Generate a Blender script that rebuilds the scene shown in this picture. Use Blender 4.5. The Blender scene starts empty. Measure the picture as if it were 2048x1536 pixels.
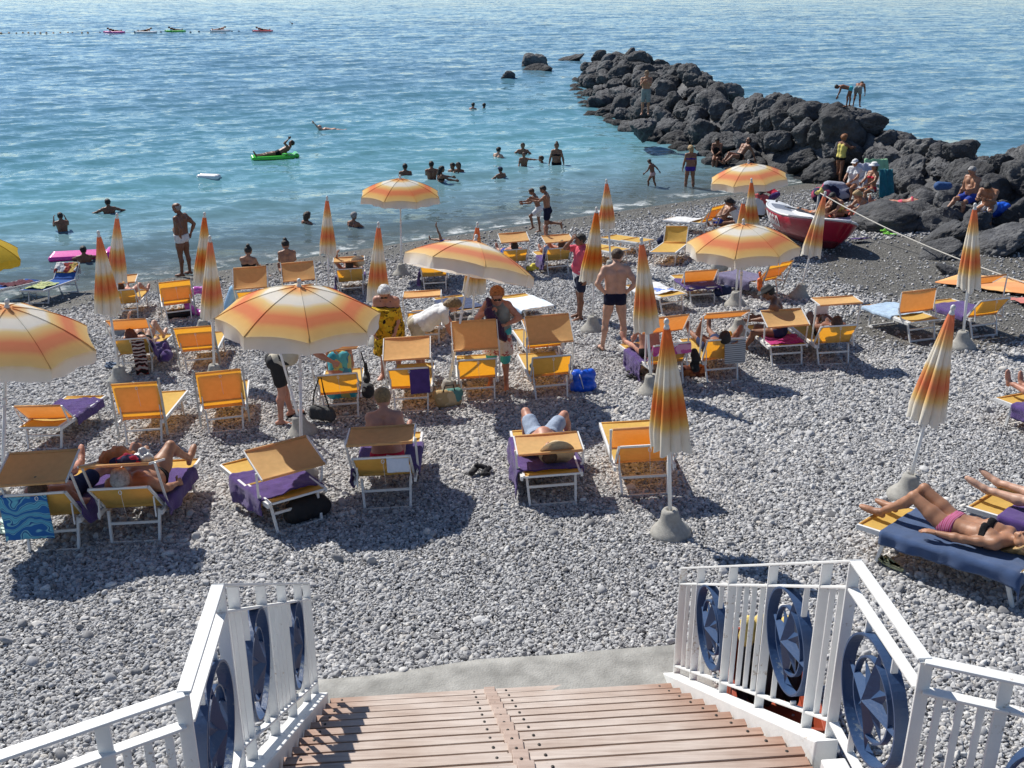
import bpy, bmesh, math, random
import numpy as np
from mathutils import Vector, Matrix, noise as mnoise

C = bpy.context.scene
COL = C.collection
R = math.radians
random.seed(7)
RNG = np.random.default_rng(7)

# ------------------------------------------------------------------ camera, sky, sun, exposure
CAM_H = 7.1
PITCH = 21.9
FPX = 2060.0
cam = bpy.data.cameras.new('camera')
cam.sensor_width = 36.0
cam.lens = FPX / 2048 * 36.0
cam.clip_start = 0.1
cam.clip_end = 20000
cam_ob = bpy.data.objects.new('camera', cam)
COL.objects.link(cam_ob)
cam_ob.location = (0, 0, CAM_H)
cam_ob.rotation_euler = (R(90 - PITCH), 0, 0)
C.camera = cam_ob

SUN_DIR = Vector((-0.50, 0.55, 0.765)).normalized()
world = bpy.data.worlds.new('World')
C.world = world
world.use_nodes = True
wn = world.node_tree.nodes
bg = wn['Background']
sky = wn.new('ShaderNodeTexSky')
sky.sky_type = 'NISHITA'
sky.sun_disc = False
sky.sun_elevation = math.asin(SUN_DIR.z)
sky.sun_rotation = math.atan2(SUN_DIR.x, SUN_DIR.y)
sky.altitude = 2500
sky.air_density = 1.0
sky.dust_density = 0.1
sky.ozone_density = 2.5
world.node_tree.links.new(sky.outputs[0], bg.inputs[0])
bg.inputs[1].default_value = 0.09

sun = bpy.data.lights.new('sun', 'SUN')
sun.energy = 4.6
sun.angle = R(0.5)
sun.color = (1.0, 0.955, 0.88)
sun_ob = bpy.data.objects.new('sun', sun)
COL.objects.link(sun_ob)
sun_ob.rotation_euler = SUN_DIR.to_track_quat('Z', 'Y').to_euler()
sun_ob.location = (-30, 35, 50)

C.view_settings.view_transform = 'Standard'
C.view_settings.look = 'None'
C.view_settings.gamma = 1
C.view_settings.exposure = 0.35
C.render.engine = 'CYCLES'
C.cycles.max_bounces = 6
C.cycles.diffuse_bounces = 3
C.cycles.glossy_bounces = 3
C.cycles.transparent_max_bounces = 8
C.cycles.caustics_reflective = False
C.cycles.caustics_refractive = False
C.cycles.sample_clamp_indirect = 6
C.cycles.use_denoising = True

# ------------------------------------------------------------------ ground model and pixel rays
_c, _s = math.cos(R(PITCH)), math.sin(R(PITCH))

def plane_z(x, y):
    return 0.09 * (25.5 - (-0.54 * x + 0.84 * y))

def gz(x, y):
    """height of the beach at x, y"""
    z = plane_z(x, y)
    # seaward side of the breakwater the bottom drops away
    if y > 22:
        t = x - (14 - (y - 27) * 0.222)
        if t > 3:
            z -= (t - 3) * 0.4 * min(1, (y - 22) / 8)
    if z < 0:
        z *= 1.6
    return max(z, -6)

def ray(u, v):
    a = (u - 1024) / FPX
    b = (v - 768) / FPX
    f = _c - b * _s
    return a / f, (_s + b * _c) / f

def G(u, v, h=0.0):
    """beach point (at height h above it) seen at photo pixel u, v"""
    k, m = ray(u, v)
    y = (CAM_H - 2.295 - h) / (m + 0.0486 * k - 0.0756)
    return Vector((k * y, y, plane_z(k * y, y)))

def S(u, v, z=0.0):
    """point on a level plane (the sea when z = 0)"""
    k, m = ray(u, v)
    y = (CAM_H - z) / m
    return Vector((k * y, y, z))

def D(u, v, y):
    """point at forward distance y"""
    k, m = ray(u, v)
    return Vector((k * y, y, CAM_H - m * y))

def ground_frame(x, y, yaw):
    """matrix standing on the beach slope, +Y turned by yaw degrees"""
    n = Vector((0.0486 * -1, 0.0756, 1)).normalized()
    fy = Vector((-math.sin(R(yaw)), math.cos(R(yaw)), 0))
    fy = (fy - n * fy.dot(n)).normalized()
    fx = fy.cross(n)
    M = Matrix((fx, fy, n)).transposed().to_4x4()
    M.translation = Vector((x, y, gz(x, y)))
    return M

def upright(x, y, z, yaw, lean=(0, 0)):
    M = Matrix.Translation((x, y, z)) @ Matrix.Rotation(R(lean[1]), 4, 'Y') @ Matrix.Rotation(R(lean[0]), 4, 'X') @ Matrix.Rotation(R(yaw), 4, 'Z')
    return M

# ------------------------------------------------------------------ object helpers
def tag(o, label=None, cat=None, group=None, kind=None):
    if label: o['label'] = label
    if cat: o['category'] = cat
    if group: o['group'] = group
    if kind: o['kind'] = kind
    return o

def link(name, me, parent=None, M=None):
    o = bpy.data.objects.new(name, me)
    COL.objects.link(o)
    if parent is not None: o.parent = parent
    if M is not None: o.matrix_world = M
    return o

def empty(name, M, label, cat, group=None):
    o = bpy.data.objects.new(name, None)
    o.empty_display_size = 0.2
    COL.objects.link(o)
    o.matrix_world = M
    return tag(o, label, cat, group)

def copy_tree(o, parent=None):
    c = o.copy()
    COL.objects.link(c)
    if parent is not None:
        c.parent = parent
    for ch in list(o.children):
        copy_tree(ch, c)
    return c

def mesh_np(name, V, Q, smooth=True, mat=None):
    V = np.asarray(V, np.float32)
    Q = np.asarray(Q, np.int32)
    me = bpy.data.meshes.new(name)
    n = len(Q); k = Q.shape[1]
    me.vertices.add(len(V)); me.vertices.foreach_set('co', V.ravel())
    me.loops.add(n * k); me.loops.foreach_set('vertex_index', Q.ravel())
    me.polygons.add(n)
    me.polygons.foreach_set('loop_start', np.arange(0, n * k, k, dtype=np.int32))
    me.polygons.foreach_set('use_smooth', np.full(n, smooth))
    me.update(calc_edges=True)
    me.validate()
    if mat: me.materials.append(mat)
    return me

def fattr(me, name, vals):
    a = me.attributes.new(name, 'FLOAT', 'POINT')
    a.data.foreach_set('value', np.asarray(vals, np.float32))

class MB:
    """collects simple shapes into one mesh"""
    def __init__(self):
        self.v = []; self.f = []; self.sm = []
    def add(self, vs, fs, smooth=False):
        b = len(self.v)
        self.v += [tuple(p) for p in vs]
        self.f += [tuple(i + b for i in f) for f in fs]
        self.sm += [smooth] * len(fs)
    def box(self, c, s, M=None):
        x, y, z = s[0] / 2, s[1] / 2, s[2] / 2
        vs = [Vector((a * x, b * y, d * z)) for a in (-1, 1) for b in (-1, 1) for d in (-1, 1)]
        if M is not None: vs = [M @ p for p in vs]
        vs = [p + Vector(c) for p in vs]
        self.add(vs, [(0, 1, 3, 2), (4, 6, 7, 5), (0, 4, 5, 1), (2, 3, 7, 6), (0, 2, 6, 4), (1, 5, 7, 3)])
    def bar(self, p, q, w, h, up=(0, 0, 1)):
        """rectangular bar, w across, h along up"""
        p, q = Vector(p), Vector(q)
        d = (q - p).normalized()
        up = Vector(up)
        x = d.cross(up)
        if x.length < 1e-4: x = d.cross(Vector((0, 1, 0)))
        x.normalize(); z = x.cross(d).normalized()
        vs = []
        for e in (p, q):
            for a, b in ((-1, -1), (1, -1), (1, 1), (-1, 1)):
                vs.append(e + x * (a * w / 2) + z * (b * h / 2))
        self.add(vs, [(0, 3, 2, 1), (4, 5, 6, 7), (0, 1, 5, 4), (1, 2, 6, 5), (2, 3, 7, 6), (3, 0, 4, 7)])
    def tube(self, pts, r, n=10, caps=True):
        pts = [Vector(p) for p in pts]
        rs = r if isinstance(r, (list, tuple)) else [r] * len(pts)
        vs = []; fs = []
        prev = None
        for i, p in enumerate(pts):
            d = (pts[min(i + 1, len(pts) - 1)] - pts[max(i - 1, 0)]).normalized()
            a = d.cross(Vector((0, 0, 1))) if prev is None else prev - d * prev.dot(d)
            if a.length < 1e-3: a = d.cross(Vector((0, 1, 0)))
            a.normalize(); prev = a
            b = d.cross(a)
            for k in range(n):
                t = 2 * math.pi * k / n
                vs.append(p + (a * math.cos(t) + b * math.sin(t)) * rs[i])
        for i in range(len(pts) - 1):
            for k in range(n):
                fs.append((i * n + k, i * n + (k + 1) % n, (i + 1) * n + (k + 1) % n, (i + 1) * n + k))
        if caps:
            fs.append(tuple(range(n - 1, -1, -1)))
            fs.append(tuple((len(pts) - 1) * n + k for k in range(n)))
        self.add(vs, fs, True)
    def lathe(self, prof, n=24, M=None):
        vs = []; fs = []
        for r, z in prof:
            for k in range(n):
                t = 2 * math.pi * k / n
                p = Vector((r * math.cos(t), r * math.sin(t), z))
                vs.append(M @ p if M is not None else p)
        m = len(prof)
        for i in range(m - 1):
            for k in range(n):
                fs.append((i * n + k, i * n + (k + 1) % n, (i + 1) * n + (k + 1) % n, (i + 1) * n + k))
        fs.append(tuple(range(n - 1, -1, -1)))
        fs.append(tuple((m - 1) * n + k for k in range(n)))
        self.add(vs, fs, True)
    def grid(self, P, smooth=True, closed=False):
        """P: rows of points"""
        m, n = len(P), len(P[0])
        fs = []
        for i in range(m - 1):
            for k in range(n if closed else n - 1):
                fs.append((i * n + k, i * n + (k + 1) % n, (i + 1) * n + (k + 1) % n, (i + 1) * n + k))
        self.add([p for row in P for p in row], fs, smooth)
    def prism(self, poly, d):
        """extrude a convex planar polygon by vector d"""
        poly = [Vector(p) for p in poly]; d = Vector(d); n = len(poly)
        fs = [tuple(range(n - 1, -1, -1)), tuple(range(n, 2 * n))]
        fs += [(i, (i + 1) % n, n + (i + 1) % n, n + i) for i in range(n)]
        self.add(poly + [p + d for p in poly], fs)
    def mesh(self, name, mat):
        me = bpy.data.meshes.new(name)
        me.from_pydata(self.v, [], self.f)
        me.polygons.foreach_set('use_smooth', self.sm)
        me.materials.append(mat)
        bm = bmesh.new(); bm.from_mesh(me)
        bmesh.ops.recalc_face_normals(bm, faces=bm.faces)
        bm.to_mesh(me); bm.free()
        me.update()
        return me
    def build(self, name, mat, parent=None, M=None, bevel=0, thick=0):
        o = link(name, self.mesh(name, mat), parent, M)
        if thick:
            md = o.modifiers.new('solid', 'SOLIDIFY'); md.thickness = thick; md.offset = 0
        if bevel:
            md = o.modifiers.new('bevel', 'BEVEL'); md.width = bevel; md.segments = 2; md.limit_method = 'ANGLE'
        return o

# ------------------------------------------------------------------ materials
MATS = {}

def new_mat(name):
    m = bpy.data.materials.new(name)
    m.use_nodes = True
    n = m.node_tree.nodes; l = m.node_tree.links
    return m, n, l, n['Principled BSDF']

def texco(n, l, scale, kind='Object'):
    tc = n.new('ShaderNodeTexCoord')
    return tc.outputs[kind]

def noise_node(n, l, src, scale, detail=4, rough=0.55):
    t = n.new('ShaderNodeTexNoise')
    t.inputs['Scale'].default_value = scale
    t.inputs['Detail'].default_value = detail
    t.inputs['Roughness'].default_value = rough
    if src is not None: l.new(src, t.inputs['Vector'])
    return t

def ramp(n, l, src, stops):
    r = n.new('ShaderNodeValToRGB')
    e = r.color_ramp.elements
    while len(e) < len(stops): e.new(0.5)
    for i, (p, c) in enumerate(stops):
        e[i].position = p
        e[i].color = (c[0], c[1], c[2], 1) if not isinstance(c, (int, float)) else (c, c, c, 1)
    l.new(src, r.inputs[0])
    return r

def hsv(c, k):
    return tuple(min(1, max(0, x * k)) for x in c)

def simple(name, col, rough=0.6, metal=0.0, var=0.12, scale=18, bump=0.0, bscale=60, spec=0.5, sheen=0.0, coat=0.0):
    """painted, plastic, cloth or skin surface with mottled colour and fine relief"""
    if name in MATS: return MATS[name]
    m, n, l, b = new_mat(name)
    src = texco(n, l, 1)
    t = noise_node(n, l, src, scale, 5)
    r = ramp(n, l, t.outputs[0], [(0.3, hsv(col, 1 - var)), (0.7, hsv(col, 1 + var))])
    l.new(r.outputs[0], b.inputs['Base Color'])
    b.inputs['Roughness'].default_value = rough
    b.inputs['Metallic'].default_value = metal
    b.inputs['Specular IOR Level'].default_value = spec
    if sheen: b.inputs['Sheen Weight'].default_value = sheen
    if coat: b.inputs['Coat Weight'].default_value = coat
    if bump:
        t2 = noise_node(n, l, src, bscale, 3)
        bp = n.new('ShaderNodeBump'); bp.inputs['Strength'].default_value = bump; bp.inputs['Distance'].default_value = 0.02
        l.new(t2.outputs[0], bp.inputs['Height']); l.new(bp.outputs[0], b.inputs['Normal'])
    MATS[name] = m
    return m

def fabric(name, col, trans=0.4, tcol=None, var=0.08, attr=None, stops=None):
    """thin woven cloth that lets some light through"""
    if name in MATS: return MATS[name]
    m, n, l, b = new_mat(name)
    src = texco(n, l, 1)
    out = n['Material Output']
    if attr:
        a = n.new('ShaderNodeAttribute'); a.attribute_name = attr
        w = noise_node(n, l, src, 9, 3)
        mx = n.new('ShaderNodeMath'); mx.operation = 'MULTIPLY_ADD'
        mx.inputs[1].default_value = 0.03; l.new(w.outputs[0], mx.inputs[0]); l.new(a.outputs['Fac'], mx.inputs[2])
        sb = n.new('ShaderNodeMath'); sb.operation = 'SUBTRACT'; sb.inputs[1].default_value = 0.015
        l.new(mx.outputs[0], sb.inputs[0])
        cr = ramp(n, l, sb.outputs[0], stops)
        oi_ = n.new('ShaderNodeObjectInfo')
        w2_ = noise_node(n, l, src, 2.2, 5, 0.6)
        fd_ = n.new('ShaderNodeMath'); fd_.operation = 'MULTIPLY_ADD'; fd_.inputs[1].default_value = 0.22; fd_.inputs[2].default_value = 0.87; l.new(w2_.outputs[0], fd_.inputs[0])
        f2_ = n.new('ShaderNodeMath'); f2_.operation = 'MULTIPLY_ADD'; f2_.inputs[1].default_value = 0.12; l.new(oi_.outputs['Random'], f2_.inputs[0]); l.new(fd_.outputs[0], f2_.inputs[2])
        hs_ = n.new('ShaderNodeHueSaturation'); l.new(cr.outputs[0], hs_.inputs['Color']); l.new(f2_.outputs[0], hs_.inputs['Value'])
        st_ = n.new('ShaderNodeMath'); st_.operation = 'MULTIPLY_ADD'; st_.inputs[1].default_value = -0.16; st_.inputs[2].default_value = 1.04; l.new(oi_.outputs['Random'], st_.inputs[0]); l.new(st_.outputs[0], hs_.inputs['Saturation'])
        csock = hs_.outputs[0]
    else:
        t = noise_node(n, l, src, 14, 5)
        cr = ramp(n, l, t.outputs[0], [(0.3, hsv(col, 1 - var)), (0.7, hsv(col, 1 + var))]); csock = cr.outputs[0]
    l.new(csock, b.inputs['Base Color'])
    b.inputs['Roughness'].default_value = 0.85
    b.inputs['Specular IOR Level'].default_value = 0.2
    tr = n.new('ShaderNodeBsdfTranslucent')
    if tcol is not None and not attr:
        tr.inputs[0].default_value = (*tcol, 1)
    else:
        l.new(csock, tr.inputs[0])
    mix = n.new('ShaderNodeMixShader'); mix.inputs[0].default_value = trans
    l.new(b.outputs[0], mix.inputs[1]); l.new(tr.outputs[0], mix.inputs[2]); l.new(mix.outputs[0], out.inputs[0])
    t2 = noise_node(n, l, src, 420, 2)
    bp = n.new('ShaderNodeBump'); bp.inputs['Strength'].default_value = 0.12; bp.inputs['Distance'].default_value = 0.004
    l.new(t2.outputs[0], bp.inputs['Height']); l.new(bp.outputs[0], b.inputs['Normal']); l.new(bp.outputs[0], tr.inputs['Normal'])
    MATS[name] = m
    return m

def printed(name, cols, scale=9, rough=0.9, kind='voronoi', trans=0.0):
    """cloth with a printed pattern of several colours"""
    if name in MATS: return MATS[name]
    m, n, l, b = new_mat(name)
    src = texco(n, l, 1)
    if kind == 'voronoi':
        w = noise_node(n, l, src, scale * 0.7, 3)
        mp = n.new('ShaderNodeMix'); mp.data_type = 'VECTOR'; mp.inputs[0].default_value = 0.18
        l.new(src, mp.inputs[4]); l.new(w.outputs['Color'], mp.inputs[5])
        t = n.new('ShaderNodeTexVoronoi'); t.inputs['Scale'].default_value = scale
        l.new(mp.outputs[1], t.inputs['Vector'])
        sx = n.new('ShaderNodeSeparateColor'); l.new(t.outputs['Color'], sx.inputs[0]); fac = sx.outputs[0]
    elif kind == 'stripes':
        t = n.new('ShaderNodeTexWave'); t.inputs['Scale'].default_value = scale; t.bands_direction = 'Z'
        t.inputs['Distortion'].default_value = 0.6; l.new(src, t.inputs['Vector']); fac = t.outputs['Fac']
    elif kind == 'ystripes':
        t = n.new('ShaderNodeTexWave'); t.inputs['Scale'].default_value = scale; t.bands_direction = 'Y'
        t.inputs['Distortion'].default_value = 0.4; l.new(src, t.inputs['Vector']); fac = t.outputs['Fac']
    else:
        t = n.new('ShaderNodeTexWave'); t.wave_type = 'RINGS'; t.inputs['Scale'].default_value = scale
        t.inputs['Distortion'].default_value = 14 if kind == 'fish' else 6; t.inputs['Detail'].default_value = 2; t.inputs['Detail Scale'].default_value = 1.3
        l.new(src, t.inputs['Vector']); fac = t.outputs['Fac']
    k = len(cols)
    cr = ramp(n, l, fac, [(i / k, c) for i, c in enumerate(cols)])
    cr.color_ramp.interpolation = 'CONSTANT' if kind == 'voronoi' else 'EASE'
    l.new(cr.outputs[0], b.inputs['Base Color'])
    b.inputs['Roughness'].default_value = rough
    b.inputs['Specular IOR Level'].default_value = 0.2
    t2 = noise_node(n, l, src, 120, 2)
    bp = n.new('ShaderNodeBump'); bp.inputs['Strength'].default_value = 0.3; bp.inputs['Distance'].default_value = 0.008
    l.new(t2.outputs[0], bp.inputs['Height']); l.new(bp.outputs[0], b.inputs['Normal'])
    MATS[name] = m
    return m

def towel_mat(name, col):
    return simple(name, col, rough=1.0, var=0.18, scale=7, bump=0.6, bscale=160, spec=0.1, sheen=0.25)

def chipped(name, col, rust):
    m = simple(name, col, rough=0.42, var=0.05, scale=5, bump=0.12, bscale=45)
    n = m.node_tree.nodes; l = m.node_tree.links; b = n['Principled BSDF']
    src = n.new('ShaderNodeTexCoord').outputs['Object']
    a_ = noise_node(n, l, src, 34, 6, 0.7); c_ = noise_node(n, l, src, 2.6, 3)
    mu = n.new('ShaderNodeMath'); mu.operation = 'MULTIPLY'; l.new(a_.outputs[0], mu.inputs[0]); l.new(c_.outputs[0], mu.inputs[1])
    r_ = ramp(n, l, mu.outputs[0], [(0.355, 0.0), (0.40, 0.85)])
    mx = n.new('ShaderNodeMix'); mx.data_type = 'RGBA'; l.new(r_.outputs[0], mx.inputs[0])
    old = b.inputs['Base Color'].links[0].from_socket
    l.new(old, mx.inputs[6]); mx.inputs[7].default_value = (*rust, 1); l.new(mx.outputs[2], b.inputs['Base Color'])
    return m
WHITE_PAINT = chipped('chipped_white_paint', (0.78, 0.78, 0.76), (0.46, 0.38, 0.30))
ALU = simple('white_aluminium', (0.70, 0.70, 0.68), rough=0.4, var=0.07, scale=9, metal=0.0)
GREY_ALU = simple('grey_aluminium', (0.42, 0.42, 0.41), rough=0.4, var=0.1, scale=9, metal=0.4)
NAVY_PAINT = chipped('chipped_navy_paint', (0.028, 0.062, 0.145), (0.16, 0.19, 0.22))
SEAT_YELLOW = fabric('yellow_mesh_cloth', (0.86, 0.58, 0.17), trans=0.45, tcol=(0.85, 0.36, 0.008))
CANOPY_TAN = fabric('tan_canopy_cloth', (0.74, 0.47, 0.20), trans=0.30, tcol=(0.90, 0.26, 0.02))
BLUE_MESH = fabric('blue_mesh_cloth', (0.05, 0.14, 0.45), trans=0.3)
STRIPES = [(0.0, (0.80, 0.32, 0.10)), (0.10, (0.80, 0.38, 0.12)), (0.17, (0.80, 0.55, 0.25)), (0.235, (0.80, 0.76, 0.66)), (0.37, (0.80, 0.77, 0.69)),
           (0.43, (0.77, 0.56, 0.22)), (0.51, (0.76, 0.38, 0.11)), (0.58, (0.74, 0.20, 0.065)), (0.67, (0.74, 0.22, 0.07)), (0.74, (0.77, 0.42, 0.11)),
           (0.845, (0.78, 0.52, 0.18)), (0.905, (0.77, 0.70, 0.56)), (1.0, (0.77, 0.75, 0.70))]
UMB = fabric('striped_parasol_cloth', None, trans=0.40, attr='rad', stops=STRIPES)
STRIPES_C = [(0.0, (0.72, 0.17, 0.05)), (0.12, (0.73, 0.20, 0.05)), (0.20, (0.76, 0.36, 0.09)), (0.27, (0.78, 0.56, 0.24)), (0.33, (0.80, 0.75, 0.64)), (0.44, (0.80, 0.75, 0.64)),
             (0.50, (0.77, 0.52, 0.16)), (0.57, (0.74, 0.30, 0.07)), (0.65, (0.72, 0.18, 0.05)), (0.72, (0.74, 0.30, 0.07)), (0.79, (0.77, 0.52, 0.16)), (0.86, (0.78, 0.71, 0.58)), (1.0, (0.78, 0.75, 0.67))]
UMBC = fabric('folded_parasol_cloth', None, trans=0.28, attr='rad', stops=STRIPES_C)
CONCRETE = simple('concrete', (0.36, 0.35, 0.32), rough=0.95, var=0.14, scale=26, bump=0.35, bscale=120, spec=0.2)
PURPLE = towel_mat('purple_towelling', (0.085, 0.045, 0.19))
NAVYT = towel_mat('navy_towelling', (0.045, 0.065, 0.14))
BLUET = towel_mat('denim_blue_towelling', (0.055, 0.095, 0.20))
LBLUET = towel_mat('pale_blue_towelling', (0.42, 0.56, 0.72))
GREYT = towel_mat('violet_grey_towelling', (0.16, 0.14, 0.24))
WHITET = towel_mat('white_towelling', (0.72, 0.72, 0.72))
ORANGET = towel_mat('orange_towelling', (0.70, 0.22, 0.07))
PINKT = printed('pink_patterned_towel', [(0.55, 0.10, 0.28), (0.65, 0.30, 0.42), (0.45, 0.06, 0.22), (0.8, 0.66, 0.70)], 7)
BLACK = simple('black_cloth', (0.012, 0.012, 0.014), rough=0.8, var=0.2)

# ------------------------------------------------------------------ beach ground
def wetness(x, y):
    """0 dry pebbles .. 1 dark damp sand"""
    q = -0.54 * x + 0.84 * y + 0.25 * np.sin(x * 0.55 + 1.0) + 0.12 * np.sin(x * 1.7)
    w = np.clip((q - 22.6) / 1.7, 0, 1)
    nz = np.sin(x * 0.9 + y * 0.35) * 0.5 + np.sin(x * 0.37 - y * 0.8 + 1.3) * 0.5
    # damp dark patch between the pebbles and the breakwater
    d = np.sqrt(((x - 9.6) / 3.7) ** 2 + ((y - 20.6) / 5.4) ** 2) + 0.16 * nz
    w2 = np.clip((1.10 - d) / 0.4, 0, 1) * 0.97
    d3 = np.sqrt(((x - 7.7) / 2.6) ** 2 + ((y - 17.2) / 2.1) ** 2) + 0.2 * nz
    w3 = np.clip((1.05 - d3) / 0.45, 0, 1) * 0.88
    d4 = np.sqrt(((x - 9.5) / 3.0) ** 2 + ((y - 31) / 5.0) ** 2) + 0.2 * nz
    w4 = np.clip((1.1 - d4) / 0.4, 0, 1) * 0.6
    return np.maximum.reduce([w, w2, w3, w4])

gzv = np.vectorize(gz)
gx = np.arange(-45, 50.01, 0.4); gy = np.arange(-14, 92.01, 0.4)
GX, GY = np.meshgrid(gx, gy)
GZ = gzv(GX, GY) - 0.012
nx = len(gx); ny = len(gy)
ii = np.arange(nx * ny).reshape(ny, nx)
Q = np.stack([ii[:-1, :-1].ravel(), ii[:-1, 1:].ravel(), ii[1:, 1:].ravel(), ii[1:, :-1].ravel()], 1)
V = np.stack([GX.ravel(), GY.ravel(), GZ.ravel()], 1)

m, n, l, b = new_mat('shingle_ground')
src = n.new('ShaderNodeTexCoord').outputs['Object']
at = n.new('ShaderNodeAttribute'); at.attribute_name = 'wet'
vo = n.new('ShaderNodeTexVoronoi'); vo.inputs['Scale'].default_value = 30; l.new(src, vo.inputs['Vector'])
sc = n.new('ShaderNodeSeparateColor'); l.new(vo.outputs['Color'], sc.inputs[0])
r1 = ramp(n, l, sc.outputs[0], [(0.0, (0.06, 0.06, 0.063)), (0.5, (0.12, 0.12, 0.125)), (1.0, (0.24, 0.24, 0.24))])  # kept dark: shade between the pebbles is put into this colour
v2 = n.new('ShaderNodeTexVoronoi'); v2.inputs['Scale'].default_value = 42; l.new(src, v2.inputs['Vector'])
s2 = n.new('ShaderNodeSeparateColor'); l.new(v2.outputs['Color'], s2.inputs[0])
r2 = ramp(n, l, s2.outputs[0], [(0.0, (0.045, 0.043, 0.038)), (0.6, (0.085, 0.08, 0.07)), (0.9, (0.13, 0.125, 0.11)), (1.0, (0.30, 0.29, 0.27))])
nz = noise_node(n, l, src, 0.9, 6, 0.65)
ad = n.new('ShaderNodeMath'); ad.operation = 'MULTIPLY_ADD'; ad.inputs[1].default_value = 0.5; ad.inputs[2].default_value = -0.25
l.new(nz.outputs[0], ad.inputs[0])
a2 = n.new('ShaderNodeMath'); a2.operation = 'ADD'; a2.use_clamp = True; l.new(ad.outputs[0], a2.inputs[0]); l.new(at.outputs['Fac'], a2.inputs[1])
mixc = n.new('ShaderNodeMix'); mixc.data_type = 'RGBA'
l.new(a2.outputs[0], mixc.inputs[0]); l.new(r1.outputs[0], mixc.inputs[6]); l.new(r2.outputs[0], mixc.inputs[7])
l.new(mixc.outputs[2], b.inputs['Base Color'])
b.inputs['Roughness'].default_value = 0.8
bp = n.new('ShaderNodeBump'); bp.inputs['Strength'].default_value = 0.8; bp.inputs['Distance'].default_value = 0.03; bp.invert = True
l.new(vo.outputs['Distance'], bp.inputs['Height']); l.new(bp.outputs[0], b.inputs['Normal'])
MATS['ground'] = m
me = mesh_np('beach', V, Q, True, m)
fattr(me, 'wet', wetness(GX.ravel(), GY.ravel()))
tag(link('beach', me), kind='structure')

# ------------------------------------------------------------------ pebbles lying on the beach (nobody could count them)
def slab_poly():
    pts = [G(600, 1372), G(640, 1365), G(740, 1357), G(830, 1344), G(960, 1324), G(1100, 1316), G(1230, 1304), G(1330, 1297), G(1400, 1290)]
    return pts
SLAB = slab_poly()
SX = np.array([p.x for p in SLAB]); SY = np.array([p.y for p in SLAB])

def pebble_points():
    out = []
    def strip(y0, y1, dens, smin, smax):
        w0 = 0.58 * y1 + 3.0
        nn = int((y1 - y0) * 2 * w0 * dens)
        x = RNG.uniform(-w0, w0, nn); y = RNG.uniform(y0, y1, nn)
        keep = np.abs(x) < 0.58 * y + 2.9
        wet = wetness(x, y)
        q = -0.54 * x + 0.84 * y
        keep &= (q < 25.2)
        keep &= RNG.uniform(0, 1, nn) > np.clip(wet * 1.12, 0, 0.955)
        sy = np.interp(x, SX, SY)
        keep &= ~((x > SX[0]) & (x < SX[-1]) & (y < sy + RNG.normal(0, 0.02, nn)))
        x, y = x[keep], y[keep]
        sz = smin * np.exp(RNG.normal(0.0, 0.36, len(x)))
        sz = np.clip(sz, smin * 0.55, smax)
        # drifts of coarser and finer shingle
        dr = np.sin(x * 0.8 + y * 0.5) + np.sin(x * 0.31 - y * 1.1 + 2)
        sz *= 1 + 0.10 * dr
        out.append(np.stack([x, y, sz], 1))
    strip(1.2, 5.0, 1500, 0.0145, 0.045)
    strip(5.0, 8.5, 3500, 0.0118, 0.042)
    strip(8.5, 12, 3100, 0.0122, 0.038)
    strip(12, 17, 2000, 0.0142, 0.036)
    strip(17, 23, 1050, 0.0172, 0.036)
    strip(23, 36, 300, 0.0215, 0.04)
    return np.concatenate(out)
P = pebble_points()
# a few big cobbles among them
nb = 420
bx = RNG.uniform(-9, 9, nb); by = RNG.uniform(5.8, 17, nb)
kb = ~((bx > SX[0] - .1) & (bx < SX[-1] + .1) & (by < np.interp(bx, SX, SY) + .1))
P = np.concatenate([P, np.stack([bx[kb], by[kb], RNG.uniform(0.032, 0.058, kb.sum())], 1)])
npb = len(P)
pz = plane_z(P[:, 0], P[:, 1])
pz = np.where(pz < 0, pz * 1.6, pz)
PV = np.stack([P[:, 0], P[:, 1], pz + P[:, 2] * RNG.uniform(-0.45, 0.55, npb)], 1).astype(np.float32)
pm = bpy.data.meshes.new('pebbles')
pm.vertices.add(npb); pm.vertices.foreach_set('co', PV.ravel())
sc3 = np.stack([P[:, 2] * RNG.uniform(0.95, 1.55, npb), P[:, 2] * RNG.uniform(0.8, 1.12, npb), P[:, 2] * RNG.uniform(0.5, 0.92, npb)], 1).astype(np.float32)
rot = np.stack([RNG.normal(0, 0.55, npb), RNG.normal(0, 0.55, npb), RNG.uniform(0, 6.28, npb)], 1).astype(np.float32)
a = pm.attributes.new('psize', 'FLOAT_VECTOR', 'POINT'); a.data.foreach_set('vector', sc3.ravel())
a = pm.attributes.new('prot', 'FLOAT_VECTOR', 'POINT'); a.data.foreach_set('vector', rot.ravel())
a = pm.attributes.new('pidx', 'INT', 'POINT'); a.data.foreach_set('value', RNG.integers(0, 5, npb).astype(np.int32))

m, n, l, b = new_mat('grey_pebble')
oi = n.new('ShaderNodeObjectInfo')
tc = n.new('ShaderNodeTexCoord').outputs['Object']
r1 = ramp(n, l, oi.outputs['Random'], [(0.0, (0.18, 0.18, 0.185)), (0.25, (0.32, 0.32, 0.325)), (0.6, (0.44, 0.44, 0.445)), (0.85, (0.58, 0.58, 0.575)), (0.95, (0.47, 0.44, 0.40)), (1.0, (0.74, 0.73, 0.71))])
t1 = noise_node(n, l, tc, 2.2, 5)
r2 = ramp(n, l, t1.outputs[0], [(0.3, 0.78), (0.7, 1.12)])
mx = n.new('ShaderNodeMix'); mx.data_type = 'RGBA'; mx.blend_type = 'MULTIPLY'; mx.inputs[0].default_value = 1
l.new(r1.outputs[0], mx.inputs[6]); l.new(r2.outputs[0], mx.inputs[7]); l.new(mx.outputs[2], b.inputs['Base Color'])
b.inputs['Roughness'].default_value = 0.78
b.inputs['Specular IOR Level'].default_value = 0.3
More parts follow.
